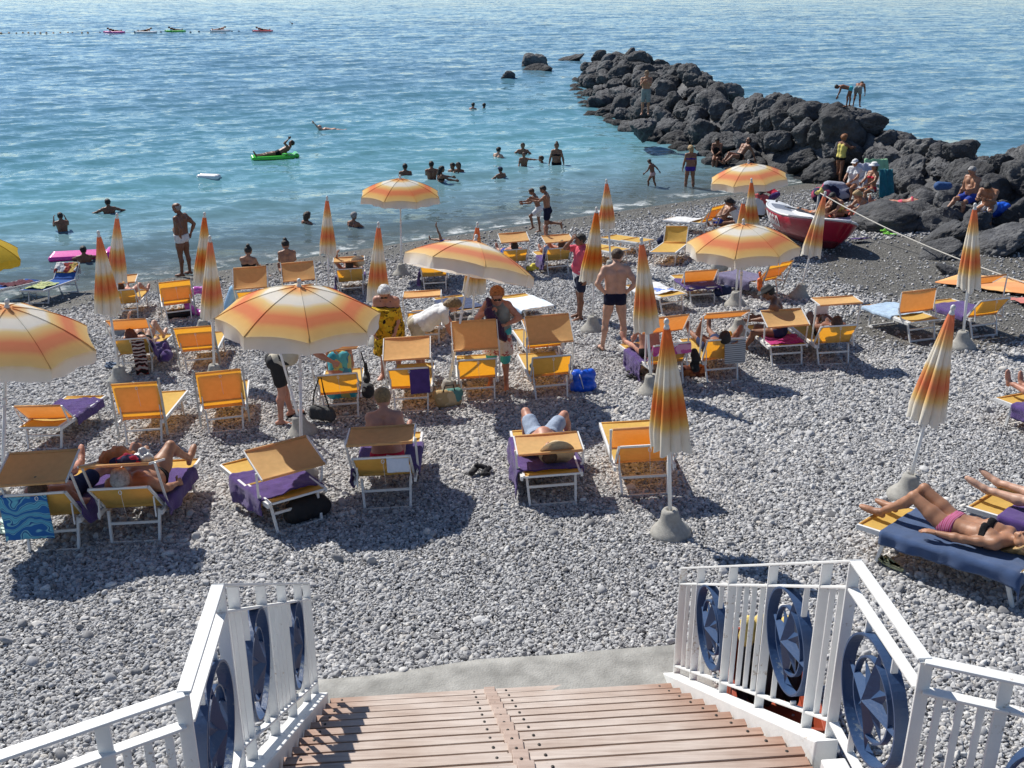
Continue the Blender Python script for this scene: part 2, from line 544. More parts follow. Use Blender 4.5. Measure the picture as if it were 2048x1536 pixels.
PEB = m

ng = bpy.data.node_groups.new('shingle', 'GeometryNodeTree')
ng.interface.new_socket('Geometry', in_out='INPUT', socket_type='NodeSocketGeometry')
ng.interface.new_socket('Geometry', in_out='OUTPUT', socket_type='NodeSocketGeometry')
gn = ng.nodes; gl = ng.links
gi = gn.new('NodeGroupInput'); go = gn.new('NodeGroupOutput')
jn = gn.new('GeometryNodeJoinGeometry')
for kk in range(5):
    ico = gn.new('GeometryNodeMeshIcoSphere'); ico.inputs['Radius'].default_value = 1; ico.inputs['Subdivisions'].default_value = 2 + (kk % 2)
    pos = gn.new('GeometryNodeInputPosition')
    tn = gn.new('ShaderNodeTexNoise'); tn.noise_dimensions = '4D'; tn.inputs['W'].default_value = kk * 3.7
    tn.inputs['Scale'].default_value = 0.9; tn.inputs['Detail'].default_value = 1
    gl.new(pos.outputs[0], tn.inputs['Vector'])
    sb = gn.new('ShaderNodeVectorMath'); sb.operation = 'SUBTRACT'; sb.inputs[1].default_value = (0.5, 0.5, 0.5)
    gl.new(tn.outputs['Color'], sb.inputs[0])
    sca = gn.new('ShaderNodeVectorMath'); sca.operation = 'SCALE'; sca.inputs['Scale'].default_value = 1.1
    gl.new(sb.outputs[0], sca.inputs[0])
    sp = gn.new('GeometryNodeSetPosition'); gl.new(ico.outputs['Mesh'], sp.inputs['Geometry']); gl.new(sca.outputs[0], sp.inputs['Offset'])
    ss = gn.new('GeometryNodeSetShadeSmooth'); gl.new(sp.outputs[0], ss.inputs[0])
    sm_ = gn.new('GeometryNodeSetMaterial'); sm_.inputs['Material'].default_value = PEB; gl.new(ss.outputs[0], sm_.inputs[0])
    g2i = gn.new('GeometryNodeGeometryToInstance'); gl.new(sm_.outputs[0], g2i.inputs[0])
    gl.new(g2i.outputs[0], jn.inputs[0])
iop = gn.new('GeometryNodeInstanceOnPoints')
def named(nm, ty):
    q = gn.new('GeometryNodeInputNamedAttribute'); q.data_type = ty; q.inputs['Name'].default_value = nm
    return q.outputs['Attribute']
gl.new(gi.outputs[0], iop.inputs['Points']); gl.new(jn.outputs[0], iop.inputs['Instance'])
iop.inputs['Pick Instance'].default_value = True
gl.new(named('pidx', 'INT'), iop.inputs['Instance Index'])
gl.new(named('prot', 'FLOAT_VECTOR'), iop.inputs['Rotation'])
gl.new(named('psize', 'FLOAT_VECTOR'), iop.inputs['Scale'])
gl.new(iop.outputs[0], go.inputs[0])
po = link('pebbles', pm)
md = po.modifiers.new('shingle', 'NODES'); md.node_group = ng
tag(po, 'loose grey pebbles covering the whole beach', 'pebbles', kind='stuff')

# ------------------------------------------------------------------ sea
ys = [17.0]
while ys[-1] < 320: ys.append(ys[-1] + 0.14 + 0.0042 * (ys[-1] - 17))
while ys[-1] < 6000: ys.append(ys[-1] * 1.05)
ys = np.array(ys)
ncol = 640
tt = np.linspace(-1, 1, ncol)
WY = np.repeat(ys[:, None], ncol, 1)
WX = tt[None, :] * (0.70 * WY + 12)
hgt = np.zeros_like(WX)
wr = np.random.default_rng(3)
fade = np.clip(1.25 - WY / 260, 0.0, 1)
SWELL = []
for wl, am, cnt in ((5.2, 0.05, 4), (2.7, 0.032, 6), (1.45, 0.018, 8), (0.85, 0.0085, 8)):
    for _ in range(cnt):
        ang = R(118 + wr.normal(0, 24))
        k = 2 * math.pi / (wl * wr.uniform(0.8, 1.25))
        ph = wr.uniform(0, 6.28)
        a_ = am * wr.uniform(0.5, 1.0)
        s_ = np.sin(k * (WX * math.cos(ang) + WY * math.sin(ang)) + ph)
        hgt += a_ * (s_ + 0.25 * np.abs(s_)) * (fade if wl < 4 else np.clip(1.6 - WY / 210, 0, 1))
hgt *= 0.52
depth = -np.where(plane_z(WX, WY) < 0, plane_z(WX, WY) * 1.6, plane_z(WX, WY))
# seaward of the breakwater it is deep, whatever the slope of the beach says
xl = 14 - (WY - 27) * 0.222
depth = np.where((WX > xl) & (WY > 30), np.maximum(depth, (WX - xl) * 0.5), depth)
shal = np.clip(depth / 0.9, 0.06, 1)
WZ = hgt * shal
V = np.stack([WX.ravel(), WY.ravel(), WZ.ravel()], 1)
ii = np.arange(len(ys) * ncol).reshape(len(ys), ncol)
Q = np.stack([ii[:-1, :-1].ravel(), ii[:-1, 1:].ravel(), ii[1:, 1:].ravel(), ii[1:, :-1].ravel()], 1)
m, n, l, b = new_mat('sea_water')
out = n['Material Output']
tc = n.new('ShaderNodeTexCoord').outputs['Object']
dp = n.new('ShaderNodeAttribute'); dp.attribute_name = 'depth'
mr = n.new('ShaderNodeMapRange'); mr.inputs[1].default_value = 0.0; mr.inputs[2].default_value = 6.0; l.new(dp.outputs['Fac'], mr.inputs[0])
cr = ramp(n, l, mr.outputs[0], [(0.0, (0.17, 0.215, 0.235)), (0.08, (0.14, 0.23, 0.265)), (0.25, (0.105, 0.255, 0.30)), (0.5, (0.090, 0.235, 0.295)), (1.0, (0.088, 0.200, 0.275))])
big = noise_node(n, l, tc, 0.035, 3)
br = ramp(n, l, big.outputs[0], [(0.35, 0.86), (0.65, 1.14)])
mm = n.new('ShaderNodeMix'); mm.data_type = 'RGBA'; mm.blend_type = 'MULTIPLY'; mm.inputs[0].default_value = 1
l.new(cr.outputs[0], mm.inputs[6]); l.new(br.outputs[0], mm.inputs[7])
l.new(mm.outputs[2], b.inputs['Base Color'])
b.inputs['Roughness'].default_value = 0.055
b.inputs['IOR'].default_value = 1.33
b.inputs['Specular IOR Level'].default_value = 0.15
mp = n.new('ShaderNodeMapping'); mp.inputs['Scale'].default_value = (0.55, 1.15, 1); mp.inputs['Rotation'].default_value = (0, 0, R(-26)); l.new(tc, mp.inputs[0])
n1 = noise_node(n, l, mp.outputs[0], 1.9, 4, 0.62)
n3 = noise_node(n, l, mp.outputs[0], 5.5, 2, 0.5)
n2 = noise_node(n, l, mp.outputs[0], 0.33, 4, 0.6)
# ripples: slopes read straight from world-space noise, so they do not flatten with distance
def slope(nd, amp):
    sb_ = n.new('ShaderNodeVectorMath'); sb_.operation = 'SUBTRACT'; sb_.inputs[1].default_value = (0.5, 0.5, 0.5)
    l.new(nd.outputs['Color'], sb_.inputs[0])
    ml_ = n.new('ShaderNodeVectorMath'); ml_.operation = 'MULTIPLY'; ml_.inputs[1].default_value = (amp * 0.75, amp, 0)
    l.new(sb_.outputs[0], ml_.inputs[0]); return ml_.outputs[0]
geo = n.new('ShaderNodeNewGeometry')
acc = geo.outputs['Normal']
for nd, amp in ((n1, 0.75), (n2, 0.40), (n3, 0.36)):
    ad_ = n.new('ShaderNodeVectorMath'); ad_.operation = 'ADD'; l.new(acc, ad_.inputs[0]); l.new(slope(nd, amp), ad_.inputs[1]); acc = ad_.outputs[0]
nr_ = n.new('ShaderNodeVectorMath'); nr_.operation = 'NORMALIZE'; l.new(acc, nr_.inputs[0]); l.new(nr_.outputs[0], b.inputs['Normal'])
# shallow water lets the bottom show; a thin broken line of foam runs where it laps the shore
tr = n.new('ShaderNodeBsdfTransparent'); tr.inputs[0].default_value = (0.86, 0.95, 0.95, 1)
mr2 = n.new('ShaderNodeMapRange'); mr2.inputs[1].default_value = 0.0; mr2.inputs[2].default_value = 0.8; mr2.inputs[3].default_value = 0.35; mr2.inputs[4].default_value = 1.0
l.new(dp.outputs['Fac'], mr2.inputs[0])
mx1 = n.new('ShaderNodeMixShader'); l.new(mr2.outputs[0], mx1.inputs[0]); l.new(tr.outputs[0], mx1.inputs[1]); l.new(b.outputs[0], mx1.inputs[2])
fo = n.new('ShaderNodeBsdfDiffuse'); fo.inputs[0].default_value = (0.75, 0.78, 0.78, 1)
fn = noise_node(n, l, tc, 1.1, 6, 0.7)
fb = ramp(n, l, dp.outputs['Fac'], [(0.0, 0.0), (0.012, 0.75), (0.05, 0.6), (0.16, 0.0)])
fm = n.new('ShaderNodeMath'); fm.operation = 'MULTIPLY'; l.new(fb.outputs[0], fm.inputs[0])
fr = ramp(n, l, fn.outputs[0], [(0.50, 0.0), (0.62, 1.0)]); l.new(fr.outputs[0], fm.inputs[1])
mx2 = n.new('ShaderNodeMixShader'); l.new(fm.outputs[0], mx2.inputs[0]); l.new(mx1.outputs[0], mx2.inputs[1]); l.new(fo.outputs[0], mx2.inputs[2])
l.new(mx2.outputs[0], out.inputs[0])
me = mesh_np('sea', V, Q, True, m)
fattr(me, 'depth', depth.ravel())
tag(link('sea', me), kind='structure')

# ------------------------------------------------------------------ boulders
m, n, l, b = new_mat('lava_rock')
tc = n.new('ShaderNodeTexCoord').outputs['Object']
t1 = noise_node(n, l, tc, 1.6, 8, 0.65)
r1 = ramp(n, l, t1.outputs[0], [(0.28, (0.038, 0.039, 0.043)), (0.48, (0.090, 0.091, 0.096)), (0.66, (0.155, 0.156, 0.158)), (0.85, (0.23, 0.23, 0.225))])
oi = n.new('ShaderNodeObjectInfo')
r2 = ramp(n, l, oi.outputs['Random'], [(0, 0.7), (1, 1.25)])
mx = n.new('ShaderNodeMix'); mx.data_type = 'RGBA'; mx.blend_type = 'MULTIPLY'; mx.inputs[0].default_value = 1
l.new(r1.outputs[0], mx.inputs[6]); l.new(r2.outputs[0], mx.inputs[7])
ge = n.new('ShaderNodeNewGeometry'); sx = n.new('ShaderNodeSeparateXYZ'); l.new(ge.outputs['Position'], sx.inputs[0])
# wet dark band just above the sea
wb = n.new('ShaderNodeMapRange'); wb.inputs[1].default_value = 0.05; wb.inputs[2].default_value = 0.55; wb.inputs[3].default_value = 0.35; wb.inputs[4].default_value = 1; l.new(sx.outputs[2], wb.inputs[0])
mw = n.new('ShaderNodeMix'); mw.data_type = 'RGBA'; mw.blend_type = 'MULTIPLY'; mw.inputs[0].default_value = 1
l.new(mx.outputs[2], mw.inputs[6]); l.new(wb.outputs[0], mw.inputs[7])
l.new(mw.outputs[2], b.inputs['Base Color'])
b.inputs['Roughness'].default_value = 0.82
b.inputs['Specular IOR Level'].default_value = 0.3
t2 = noise_node(n, l, tc, 7, 9, 0.7)
t3 = n.new('ShaderNodeTexVoronoi'); t3.inputs['Scale'].default_value = 9; l.new(tc, t3.inputs['Vector'])
ma = n.new('ShaderNodeMath'); ma.operation = 'MULTIPLY_ADD'; ma.inputs[1].default_value = 0.35; l.new(t3.outputs['Distance'], ma.inputs[0]); l.new(t2.outputs[0], ma.inputs[2])
bp = n.new('ShaderNodeBump'); bp.inputs['Strength'].default_value = 0.9; bp.inputs['Distance'].default_value = 0.10
l.new(ma.outputs[0], bp.inputs['Height']); l.new(bp.outputs[0], b.inputs['Normal'])
ROCK = m

def rock_mesh(seed, pale=False):
    rr = random.Random(seed)
    bm = bmesh.new()
    bmesh.ops.create_icosphere(bm, subdivisions=5, radius=1.0)
    planes = []
    for _ in range(rr.randint(12, 18)):
        d = Vector((rr.gauss(0, 1), rr.gauss(0, 1), rr.gauss(0, 0.9))).normalized()
        planes.append((d, rr.uniform(0.54, 0.84)))
    off = Vector((rr.uniform(0, 50), rr.uniform(0, 50), rr.uniform(0, 50)))
    for v in bm.verts:
        p = v.co.normalized()
        r = 1.0
        for d, k in planes:
            c = p.dot(d)
            if c > 0.05:
                t = k / c
                # rounded edge between facets
                h = max(0, 0.08 - abs(r - t)) / 0.08
                r = min(r, t) - h * h * 0.08 * 0.2
        f = mnoise.fractal(p * 1.7 + off, 0.8, 2.1, 5)
        f2 = mnoise.fractal(p * 5.0 + off, 0.8, 2.1, 4)
        f3 = abs(mnoise.noise(p * 2.6 + off))
        v.co = p * (r + 0.10 * f + 0.030 * f2 - 0.06 * max(0, 0.14 - f3) / 0.14)
    me = bpy.data.meshes.new('boulder')
    bm.to_mesh(me); bm.free()
    me.polygons.foreach_set('use_smooth', [True] * len(me.polygons))
    me.materials.append(ROCK)
    return me
ROCKS = [rock_mesh(100 + i) for i in range(14)]
rk = random.Random(5)
YL = [22.5, 23.2, 24.8, 27, 30, 34, 36.5, 39.5, 43, 49.4, 54, 58.9, 66, 73.5]
XL = [13.2, 12.3, 11.4, 11.3, 11.7, 11.9, 11.6, 9.2, 7.7, 5.9, 4.9, 4.3, 4.1, 4.4]
YC = [22.5, 26, 30, 34, 41, 48, 60, 68, 74]
XC = [17.5, 16.2, 15.2, 13.5, 11.7, 9.6, 8.2, 7.2, 6.2]
def bw_left(y): return float(np.interp(y, YL, XL))
def bw_crest(y): return float(np.interp(y, YC, XC))
def bw_height(x, y):
    """general surface of the heap"""
    a, c = bw_left(y), bw_crest(y)
    base = max(-0.25, gz(min(x, c), y) if y < 36 else -0.25)
    top = 2.15 + 0.25 * math.sin(y * 0.5) - (0.5 if y > 70 else 0)
    if x <= c:
        t = min(1, max(0, (x - a) / max(0.5, c - a)))
        k = 1.25 if y < 32 else 0.85
        return base + (top - base) * t ** k
    t = min(1, (x - c) / 4.0)
    return top * (1 - t) - 0.8 * t
def boulder(x, y, z, s, label, group, seed=None, flat=1.0, yaw=None):
    o = link('boulder', ROCKS[(seed if seed is not None else rk.randrange(14)) % 14])
    o.location = (x, y, z)
    o.rotation_euler = (rk.uniform(-0.5, 0.5), rk.uniform(-0.5, 0.5), rk.uniform(0, 6.28) if yaw is None else yaw)
    o.scale = (s * rk.uniform(0.9, 1.3), s * rk.uniform(0.8, 1.1), s * rk.uniform(0.66, 0.95) * flat)
    return tag(o, label, 'boulder', group)
y = 22.3
cnt = 0
while y < 75:
    a, c = bw_left(y), bw_crest(y)
    x = a + rk.uniform(-0.1, 0.3)
    while x < c + 1.4:
        s = rk.choice((rk.uniform(0.44, 0.66), rk.uniform(0.58, 0.92))) * (1.0 if y < 34 else 1.16)
        xx = x + rk.uniform(-0.25, 0.25); yy = y + rk.uniform(-0.45, 0.45)
        z = bw_height(xx, yy) - s * 0.36 + rk.uniform(-0.12, 0.16)
        boulder(xx, yy, z, s, 'dark grey lava boulder piled among its neighbours in the breakwater', 'boulders heaped up in the breakwater')
        cnt += 1
        x += s * rk.uniform(1.05, 1.4)
    y += rk.uniform(0.92, 1.2)
print('boulders', cnt)
# finer rubble packed between and under the boulders
rows = []
for yy in np.arange(22.5, 75.1, 0.5):
    a_, c_ = bw_left(yy), bw_crest(yy)
    row = []
    for t in np.linspace(0, 1, 22):
        xx = a_ + 0.35 + (c_ + 3.6 - a_ - 0.35) * t
        row.append(Vector((xx, yy, bw_height(xx, yy) - 0.42 + 0.22 * mnoise.fractal(Vector((xx * 1.3, yy * 1.3, 0)), 0.8, 2, 4))))
    rows.append(row)
mb = MB(); mb.grid(rows)
tag(mb.build('hill', ROCK), kind='structure')
for (u, v, s, fl, lab) in ((1070, 134, 1.25, 1.3, 'dark pointed rock alone in the sea off the tip of the breakwater'),
                       (1074, 143, 1.1, 0.6, 'low flat rock in the sea just in front of the pointed one'),
                       (1017, 160, 0.6, 1.3, 'small dark rock standing farthest out from the breakwater tip'),
                       (1140, 120, 1.7, 0.4, 'long brownish slab awash beside the tip of the breakwater')):
    p = S(u, v)
    boulder(p.x, p.y, -0.05, s, lab, 'rocks standing clear of the breakwater', flat=fl)
# big boulders along the beach side that show one by one
for (u, v, s, fl, sd, lab) in ((1800, 462, 0.95, 0.85, 2, 'broad rounded boulder on the beach beside the white rope'),
                           (1905, 492, 0.72, 0.5, 4, 'low wide boulder sunk in the dark sand below the two seated men'),
                           (2025, 506, 0.8, 0.6, 7, 'boulder half buried in sand at the right edge of the photo'),
                           (1960, 470, 0.7, 0.7, 1, 'small smooth boulder by the feet of the man in white shorts'),
                           (1890, 520, 0.55, 0.35, 3, 'low grey stone poking out of the dark sand'),
                           (1905, 548, 0.28, 0.6, 9, 'pale pitted stone lying alone on the dark sand'),
                           (1650, 366, 0.95, 0.9, 5, 'big boulder just behind the open parasol nearest the breakwater')):
    p = G(u, v)
    boulder(p.x, p.y + s * 0.6, gz(p.x, p.y) + s * 0.15, s, lab, 'boulders lying on the beach', seed=sd, flat=fl)

# ------------------------------------------------------------------ stairs down to the beach
E_R = Vector((1.308, 6.76, 1.79)); E_L = Vector((-1.53, 6.55, 1.79))
P2_R = Vector((1.562, 4.04, 3.53)); P2_L = Vector((-1.284, 3.84, 3.53))
P3_R = Vector((1.61, 3.323, 3.53)); P3_L = Vector((-1.221, 3.125, 3.53))
SU = Vector((0.09, -0.996, 0)).normalized(); SR = Vector((0.996, 0.09, 0)).normalized()
O_ST = (E_R + E_L) / 2 + SU * 0.02; O_ST.z = 0
HW = 1.36
def st(a, s_, z): return O_ST + SR * a + SU * s_ + Vector((0, 0, z))

m, n, l, b = new_mat('weathered_deck_wood')
tc = n.new('ShaderNodeTexCoord').outputs['Object']
mp = n.new('ShaderNodeMapping'); mp.inputs['Scale'].default_value = (1.2, 26, 26); mp.inputs['Rotation'].default_value = (0, 0, R(-5)); l.new(tc, mp.inputs[0])
t1 = noise_node(n, l, mp.outputs[0], 1.6, 7, 0.65)
r1 = ramp(n, l, t1.outputs[0], [(0.25, (0.36, 0.28, 0.235)), (0.5, (0.52, 0.44, 0.385)), (0.75, (0.62, 0.54, 0.48))])
t2 = noise_node(n, l, tc, 2.3, 4)
r2 = ramp(n, l, t2.outputs[0], [(0.35, (0.86, 0.80, 0.76)), (0.62, (1.05, 1.05, 1.05))])
# the ends and edges are less bleached than the middle where people walk
gr = n.new('ShaderNodeAttribute'); gr.attribute_name = 'bleach'
r3 = ramp(n, l, gr.outputs['Fac'], [(0.0, (0.62, 0.40, 0.30)), (0.35, (1, 1, 1))])
mx = n.new('ShaderNodeMix'); mx.data_type = 'RGBA'; mx.blend_type = 'MULTIPLY'; mx.inputs[0].default_value = 1
mx2 = n.new('ShaderNodeMix'); mx2.data_type = 'RGBA'; mx2.blend_type = 'MULTIPLY'; mx2.inputs[0].default_value = 1
l.new(r1.outputs[0], mx.inputs[6]); l.new(r2.outputs[0], mx.inputs[7]); l.new(mx.outputs[2], mx2.inputs[6]); l.new(r3.outputs[0], mx2.inputs[7])
l.new(mx2.outputs[2], b.inputs['Base Color'])
b.inputs['Roughness'].default_value = 0.75
bp = n.new('ShaderNodeBump'); bp.inputs['Strength'].default_value = 0.35; bp.inputs['Distance'].default_value = 0.01
l.new(t1.outputs[0], bp.inputs['Height']); l.new(bp.outputs[0], b.inputs['Normal'])
WOOD = m
GAP_SHADE = simple('gap_shade_brown', (0.045, 0.032, 0.026), rough=0.9, var=0.3)  # near-black brown standing in for shade in the slat gaps
SCREW = simple('dark_screw', (0.05, 0.045, 0.04), rough=0.5, metal=0.6)

stair = empty('wooden_stair', Matrix.Translation(O_ST + Vector((0, 0, 1.79))), 'weathered wooden stair with white stringers running down to the pebbles', 'stair')
def st_obj(name, mb, mat, bevel=0.004, parent=stair):
    o = mb.build(name, mat, None, None, bevel)
    o.parent = parent
    o.matrix_parent_inverse = parent.matrix_world.inverted()
    if mat is WOOD:
        me = o.data
        co = np.array([v.co[:] for v in me.vertices])
        aa = (co - np.array(O_ST)) @ np.array(SR)
        fattr(me, 'bleach', np.clip((HW - np.abs(aa)) / 0.9, 0, 1) if name != 'centre_cap' else np.full(len(co), 0.22))
    return o
NST = 11
RISE, RUN = 0.17, 0.272
sr = random.Random(11)
for i in range(NST):
    z = 1.835 + RISE * i
    s0 = RUN * i - 0.02
    for side, (a0, a1) in enumerate(((-HW + 0.05, -0.11), (-0.025, HW - 0.05))):
        for p_ in range(4):
            mb = MB()
            sc_ = s0 + 0.030 + p_ * 0.0695
            mb.bar(st(a0 + sr.uniform(-.006, .006), sc_, z - 0.018), st(a1 + sr.uniform(-.006, .006), sc_ , z - 0.016 + sr.uniform(-.002, .002)), 0.0570, 0.032)
            st_obj('tread_plank', mb, WOOD, 0.002)
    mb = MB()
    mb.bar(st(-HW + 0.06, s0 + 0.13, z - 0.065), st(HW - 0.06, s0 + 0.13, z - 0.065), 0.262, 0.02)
    st_obj('gap_shade_board', mb, GAP_SHADE)  # added board, coloured dark so the gaps above it look shaded
    mb = MB()
    mb.bar(st(-0.0675, s0 - 0.012, z - 0.012), st(-0.0675, s0 + 0.285, z - 0.012), 0.085, 0.046)
    cap = st_obj('centre_cap', mb, WOOD)
    mb = MB()
    for (a_, s_) in ((-0.0675, 0.06), (-0.0675, 0.2), (-0.19, 0.0303), (0.06, 0.0303), (-HW + 0.14, 0.0303), (HW - 0.14, 0.0303), (-0.19, 0.0995), (0.06, 0.0995)):
        q = st(a_, s0 + s_, z + (0.012 if abs(a_ + 0.0675) < 0.01 else 0.001))
        mb.lathe([(0.009, -0.004), (0.009, 0.001), (0.006, 0.002)], 10, Matrix.Translation(q))
    st_obj('screw_heads', mb, SCREW, 0)
# stringers
for sg in (-1, 1):
    mb = MB()
    a_ = sg * (HW + 0.03)
    lo = [st(a_ - 0.06, -0.06, 1.70), st(a_ - 0.06, -0.06, 1.86), st(a_ - 0.06, NST * RUN - 0.20, 1.86 + RISE / RUN * (NST * RUN - 0.14)), st(a_ - 0.06, NST * RUN - 0.20, 1.60 + RISE / RUN * (NST * RUN - 0.14)), st(a_ - 0.06, 0.12, 1.70)]
    mb.prism(lo, SR * 0.12)
    st_obj('stringer', mb, WHITE_PAINT, 0.008)
# landing deck above the flight
mb_l = 0
zl = 1.835 + RISE * NST - RISE + 0.0
for k in range(14):
    mb = MB()
    s_ = NST * RUN + 0.05 + k * 0.142
    mb.bar(st(-HW - 0.3, s_, zl - 0.018), st(HW + 0.3, s_, zl - 0.018), 0.133, 0.036)
    st_obj('landing_plank', mb, WOOD)
for sg in (-1, 1):
    mb = MB()
    mb.bar(st(sg * (HW + 0.03), NST * RUN - 0.12, zl - 0.05), st(sg * (HW + 0.03), NST * RUN + 0.75, zl - 0.05), 0.12, 0.24)
    st_obj('landing_beam', mb, WHITE_PAINT, 0.008)

# concrete apron at the foot
mb = MB()
top = [Vector((p.x, p.y, gz(p.x, p.y) + 0.03)) for p in SLAB]
bot = [Vector((x, 6.0, gz(x, 6.0) + 0.02)) for x in SX]
top2 = []
for i, p in enumerate(top):
    top2.append(p)
mid = [[a_.lerp(b_, t) for a_, b_ in zip(bot, top2)] for t in (0, 0.4, 0.7, 0.9, 1.0)]
mid.append([p + Vector((0, 0.03, -0.10)) for p in top2])
mb.grid(mid)
tag(mb.build('path', simple('apron_concrete', (0.31, 0.305, 0.285), rough=0.95, var=0.26, scale=5, bump=0.5, bscale=55, spec=0.2)), kind='structure')

# ------------------------------------------------------------------ railings
def railing(label, segs, side):
    """segs: list of (A, B, items); items: list of (kind, t) along the segment"""
    root = empty('stair_railing', Matrix.Translation(segs[0][0]), label, 'railing')
    def put(name, mb, mat=WHITE_PAINT, bevel=0.003, parent=root):
        o = mb.build(name, mat, None, None, bevel)
        o.parent = parent; o.matrix_parent_inverse = parent.matrix_world.inverted()
        return o
    ZT, ZM, ZB = 1.08, 0.94, 0.18
    UP = Vector((0, 0, 1))
    for si, (A, B, items, first, last) in enumerate(segs):
        d = B - A; hd_ = Vector((d.x, d.y, 0)).normalized(); nrm = Vector((-hd_.y, hd_.x, 0))
        for zz, nm, w in ((ZT, 'top_rail', 0.056), (ZM, 'middle_rail', 0.05), (ZB, 'bottom_rail', 0.045)):
            mb = MB()
            e = 0.0 if zz == ZT else 0.010
            dd = d.normalized()
            lz = UP * (-0.0035 * si)
            mb.bar(A + UP * zz + dd * e + lz, B + UP * zz - dd * e + lz, w, 0.014, up=dd.cross(nrm) * -1)
            put(nm, mb)
        for kind, t in items:
            p = A + d * t
            if kind == 'post':
                mb = MB()
                mb.bar(p + UP * -0.02, p + UP * (ZT - 0.008), 0.056, 0.013, up=SU)
                mb.box(p + UP * 0.03, (0.085, 0.085, 0.02))
                put('post', mb)
            elif kind == 'bal':
                mb = MB()
                mb.bar(p + UP * (ZB + 0.004), p + UP * (ZM - 0.004), 0.032, 0.010, up=SU)
                put('baluster', mb)
            elif kind == 'rose':
                c = p + UP * ((ZB + ZM) / 2 + 0.035)
                Mx = Matrix((hd_, nrm, UP)).transposed().to_4x4(); Mx.translation = c
                rs = empty_part('compass_rose', Mx, root)
                for nm, ro, th, dep in (('outer_ring', 0.29, 0.010, 0.06), ('inner_ring', 0.19, 0.009, 0.03)):
                    mb = MB()
                    N = 56
                    rows = []
                    for (rr, yy) in ((ro, -dep / 2), (ro, dep / 2), (ro - th, dep / 2), (ro - th, -dep / 2)):
                        rows.append([Vector((rr * math.cos(2 * math.pi * k / N), yy, rr * math.sin(2 * math.pi * k / N))) for k in range(N)])
                    rows.append(rows[0])
                    mb.grid(rows, smooth=False, closed=True)
                    o = mb.build(nm, NAVY_PAINT, rs)
                mb = MB()
                for k in range(8):
                    an = math.pi / 4 * k
                    L_ = 0.282 if k % 2 == 0 else 0.184
                    w_ = 0.075 if k % 2 == 0 else 0.062
                    def pt(r_, a_, yy): return Vector((r_ * math.cos(a_), yy, r_ * math.sin(a_)))
                    T = pt(L_, an, 0); a1 = pt(w_, an - math.pi / 4, 0); b1 = pt(w_, an + math.pi / 4, 0)
                    if k % 2: a1 = pt(0.085, an - 0.42, 0); b1 = pt(0.085, an + 0.42, 0)
                    hh = 0.055 if k % 2 == 0 else 0.034
                    Cf = Vector((0, -hh, 0)); Cb = Vector((0, hh, 0))
                    mb.add([Cf, Cb, T, a1, b1], [(0, 3, 2), (0, 2, 4), (1, 2, 3), (1, 4, 2)])
                mb.build('star', NAVY_PAINT, rs)
                # short uprights that end on the ring
                for dx in (-0.14, 0.14):
                    for (z0, z1) in ((ZB - (ZB + ZM) / 2, -math.sqrt(0.29 ** 2 - dx ** 2)), (math.sqrt(0.29 ** 2 - dx ** 2), (ZM - ZB) / 2)):
                        sl = d.z / Vector((d.x, d.y, 0)).length * dx
                        if (z1 + (sl if z1 > 0 else 0)) - (z0 + (sl if z0 < 0 else 0)) > 0.03:
                            mb = MB()
                            pz_ = p + hd_ * dx
                            mb.bar(pz_ + UP * ((ZB + ZM) / 2 + z0 + (sl if z0 < 0 else 0)), pz_ + UP * ((ZB + ZM) / 2 + z1 + (sl if z1 > 0 else 0)), 0.032, 0.010, up=SU)
                            put('baluster', mb)
    return root

def empty_part(name, M, parent):
    o = bpy.data.objects.new(name, None); o.empty_display_size = 0.1
    COL.objects.link(o)
    o.parent = parent; o.matrix_parent_inverse = parent.matrix_world.inverted()
    o.matrix_world = M
    bpy.context.view_layer.update()
    return o
bpy.context.view_layer.update()
slope_items = [('post', 0.004), ('bal', 0.06), ('bal', 0.11), ('post', 0.165), ('rose', 0.288), ('post', 0.41), ('bal', 0.46), ('bal', 0.508), ('bal', 0.556), ('bal', 0.604),
               ('post', 0.65), ('rose', 0.773), ('post', 0.895), ('bal', 0.93), ('bal', 0.965), ('post', 0.998)]
fr = P3_R + Vector((0.932, -0.363, 0)) * 1.9
fl = P3_L + Vector((-0.85, -0.527, 0)) * 1.9
side_items = [('post', 0.004), ('bal', 0.04), ('bal', 0.08), ('bal', 0.12), ('post', 0.155), ('rose', 0.34), ('post', 0.53), ('bal', 0.58), ('bal', 0.63), ('post', 0.69), ('rose', 0.84), ('post', 0.998)]
railing('white iron railing with navy compass roses on the right of the stair', [
    (E_R, P2_R, slope_items, 1, 1), (P2_R, P3_R, [('rose', 0.5)], 0, 0), (P3_R, fr, side_items, 1, 1)], 1)
railing('white iron railing with navy compass roses on the left of the stair', [
    (E_L, P2_L, slope_items, 1, 1), (P2_L, P3_L, [('rose', 0.5)], 0, 0), (P3_L, fl, side_items, 1, 1)], -1)

# ------------------------------------------------------------------ implicit-surface mesher used for bodies, clothes and other soft shapes
def smin(a, b, k):
    h = np.clip(0.5 + 0.5 * (b - a) / k, 0, 1)
    return b + (a - b) * h - k * h * (1 - h)

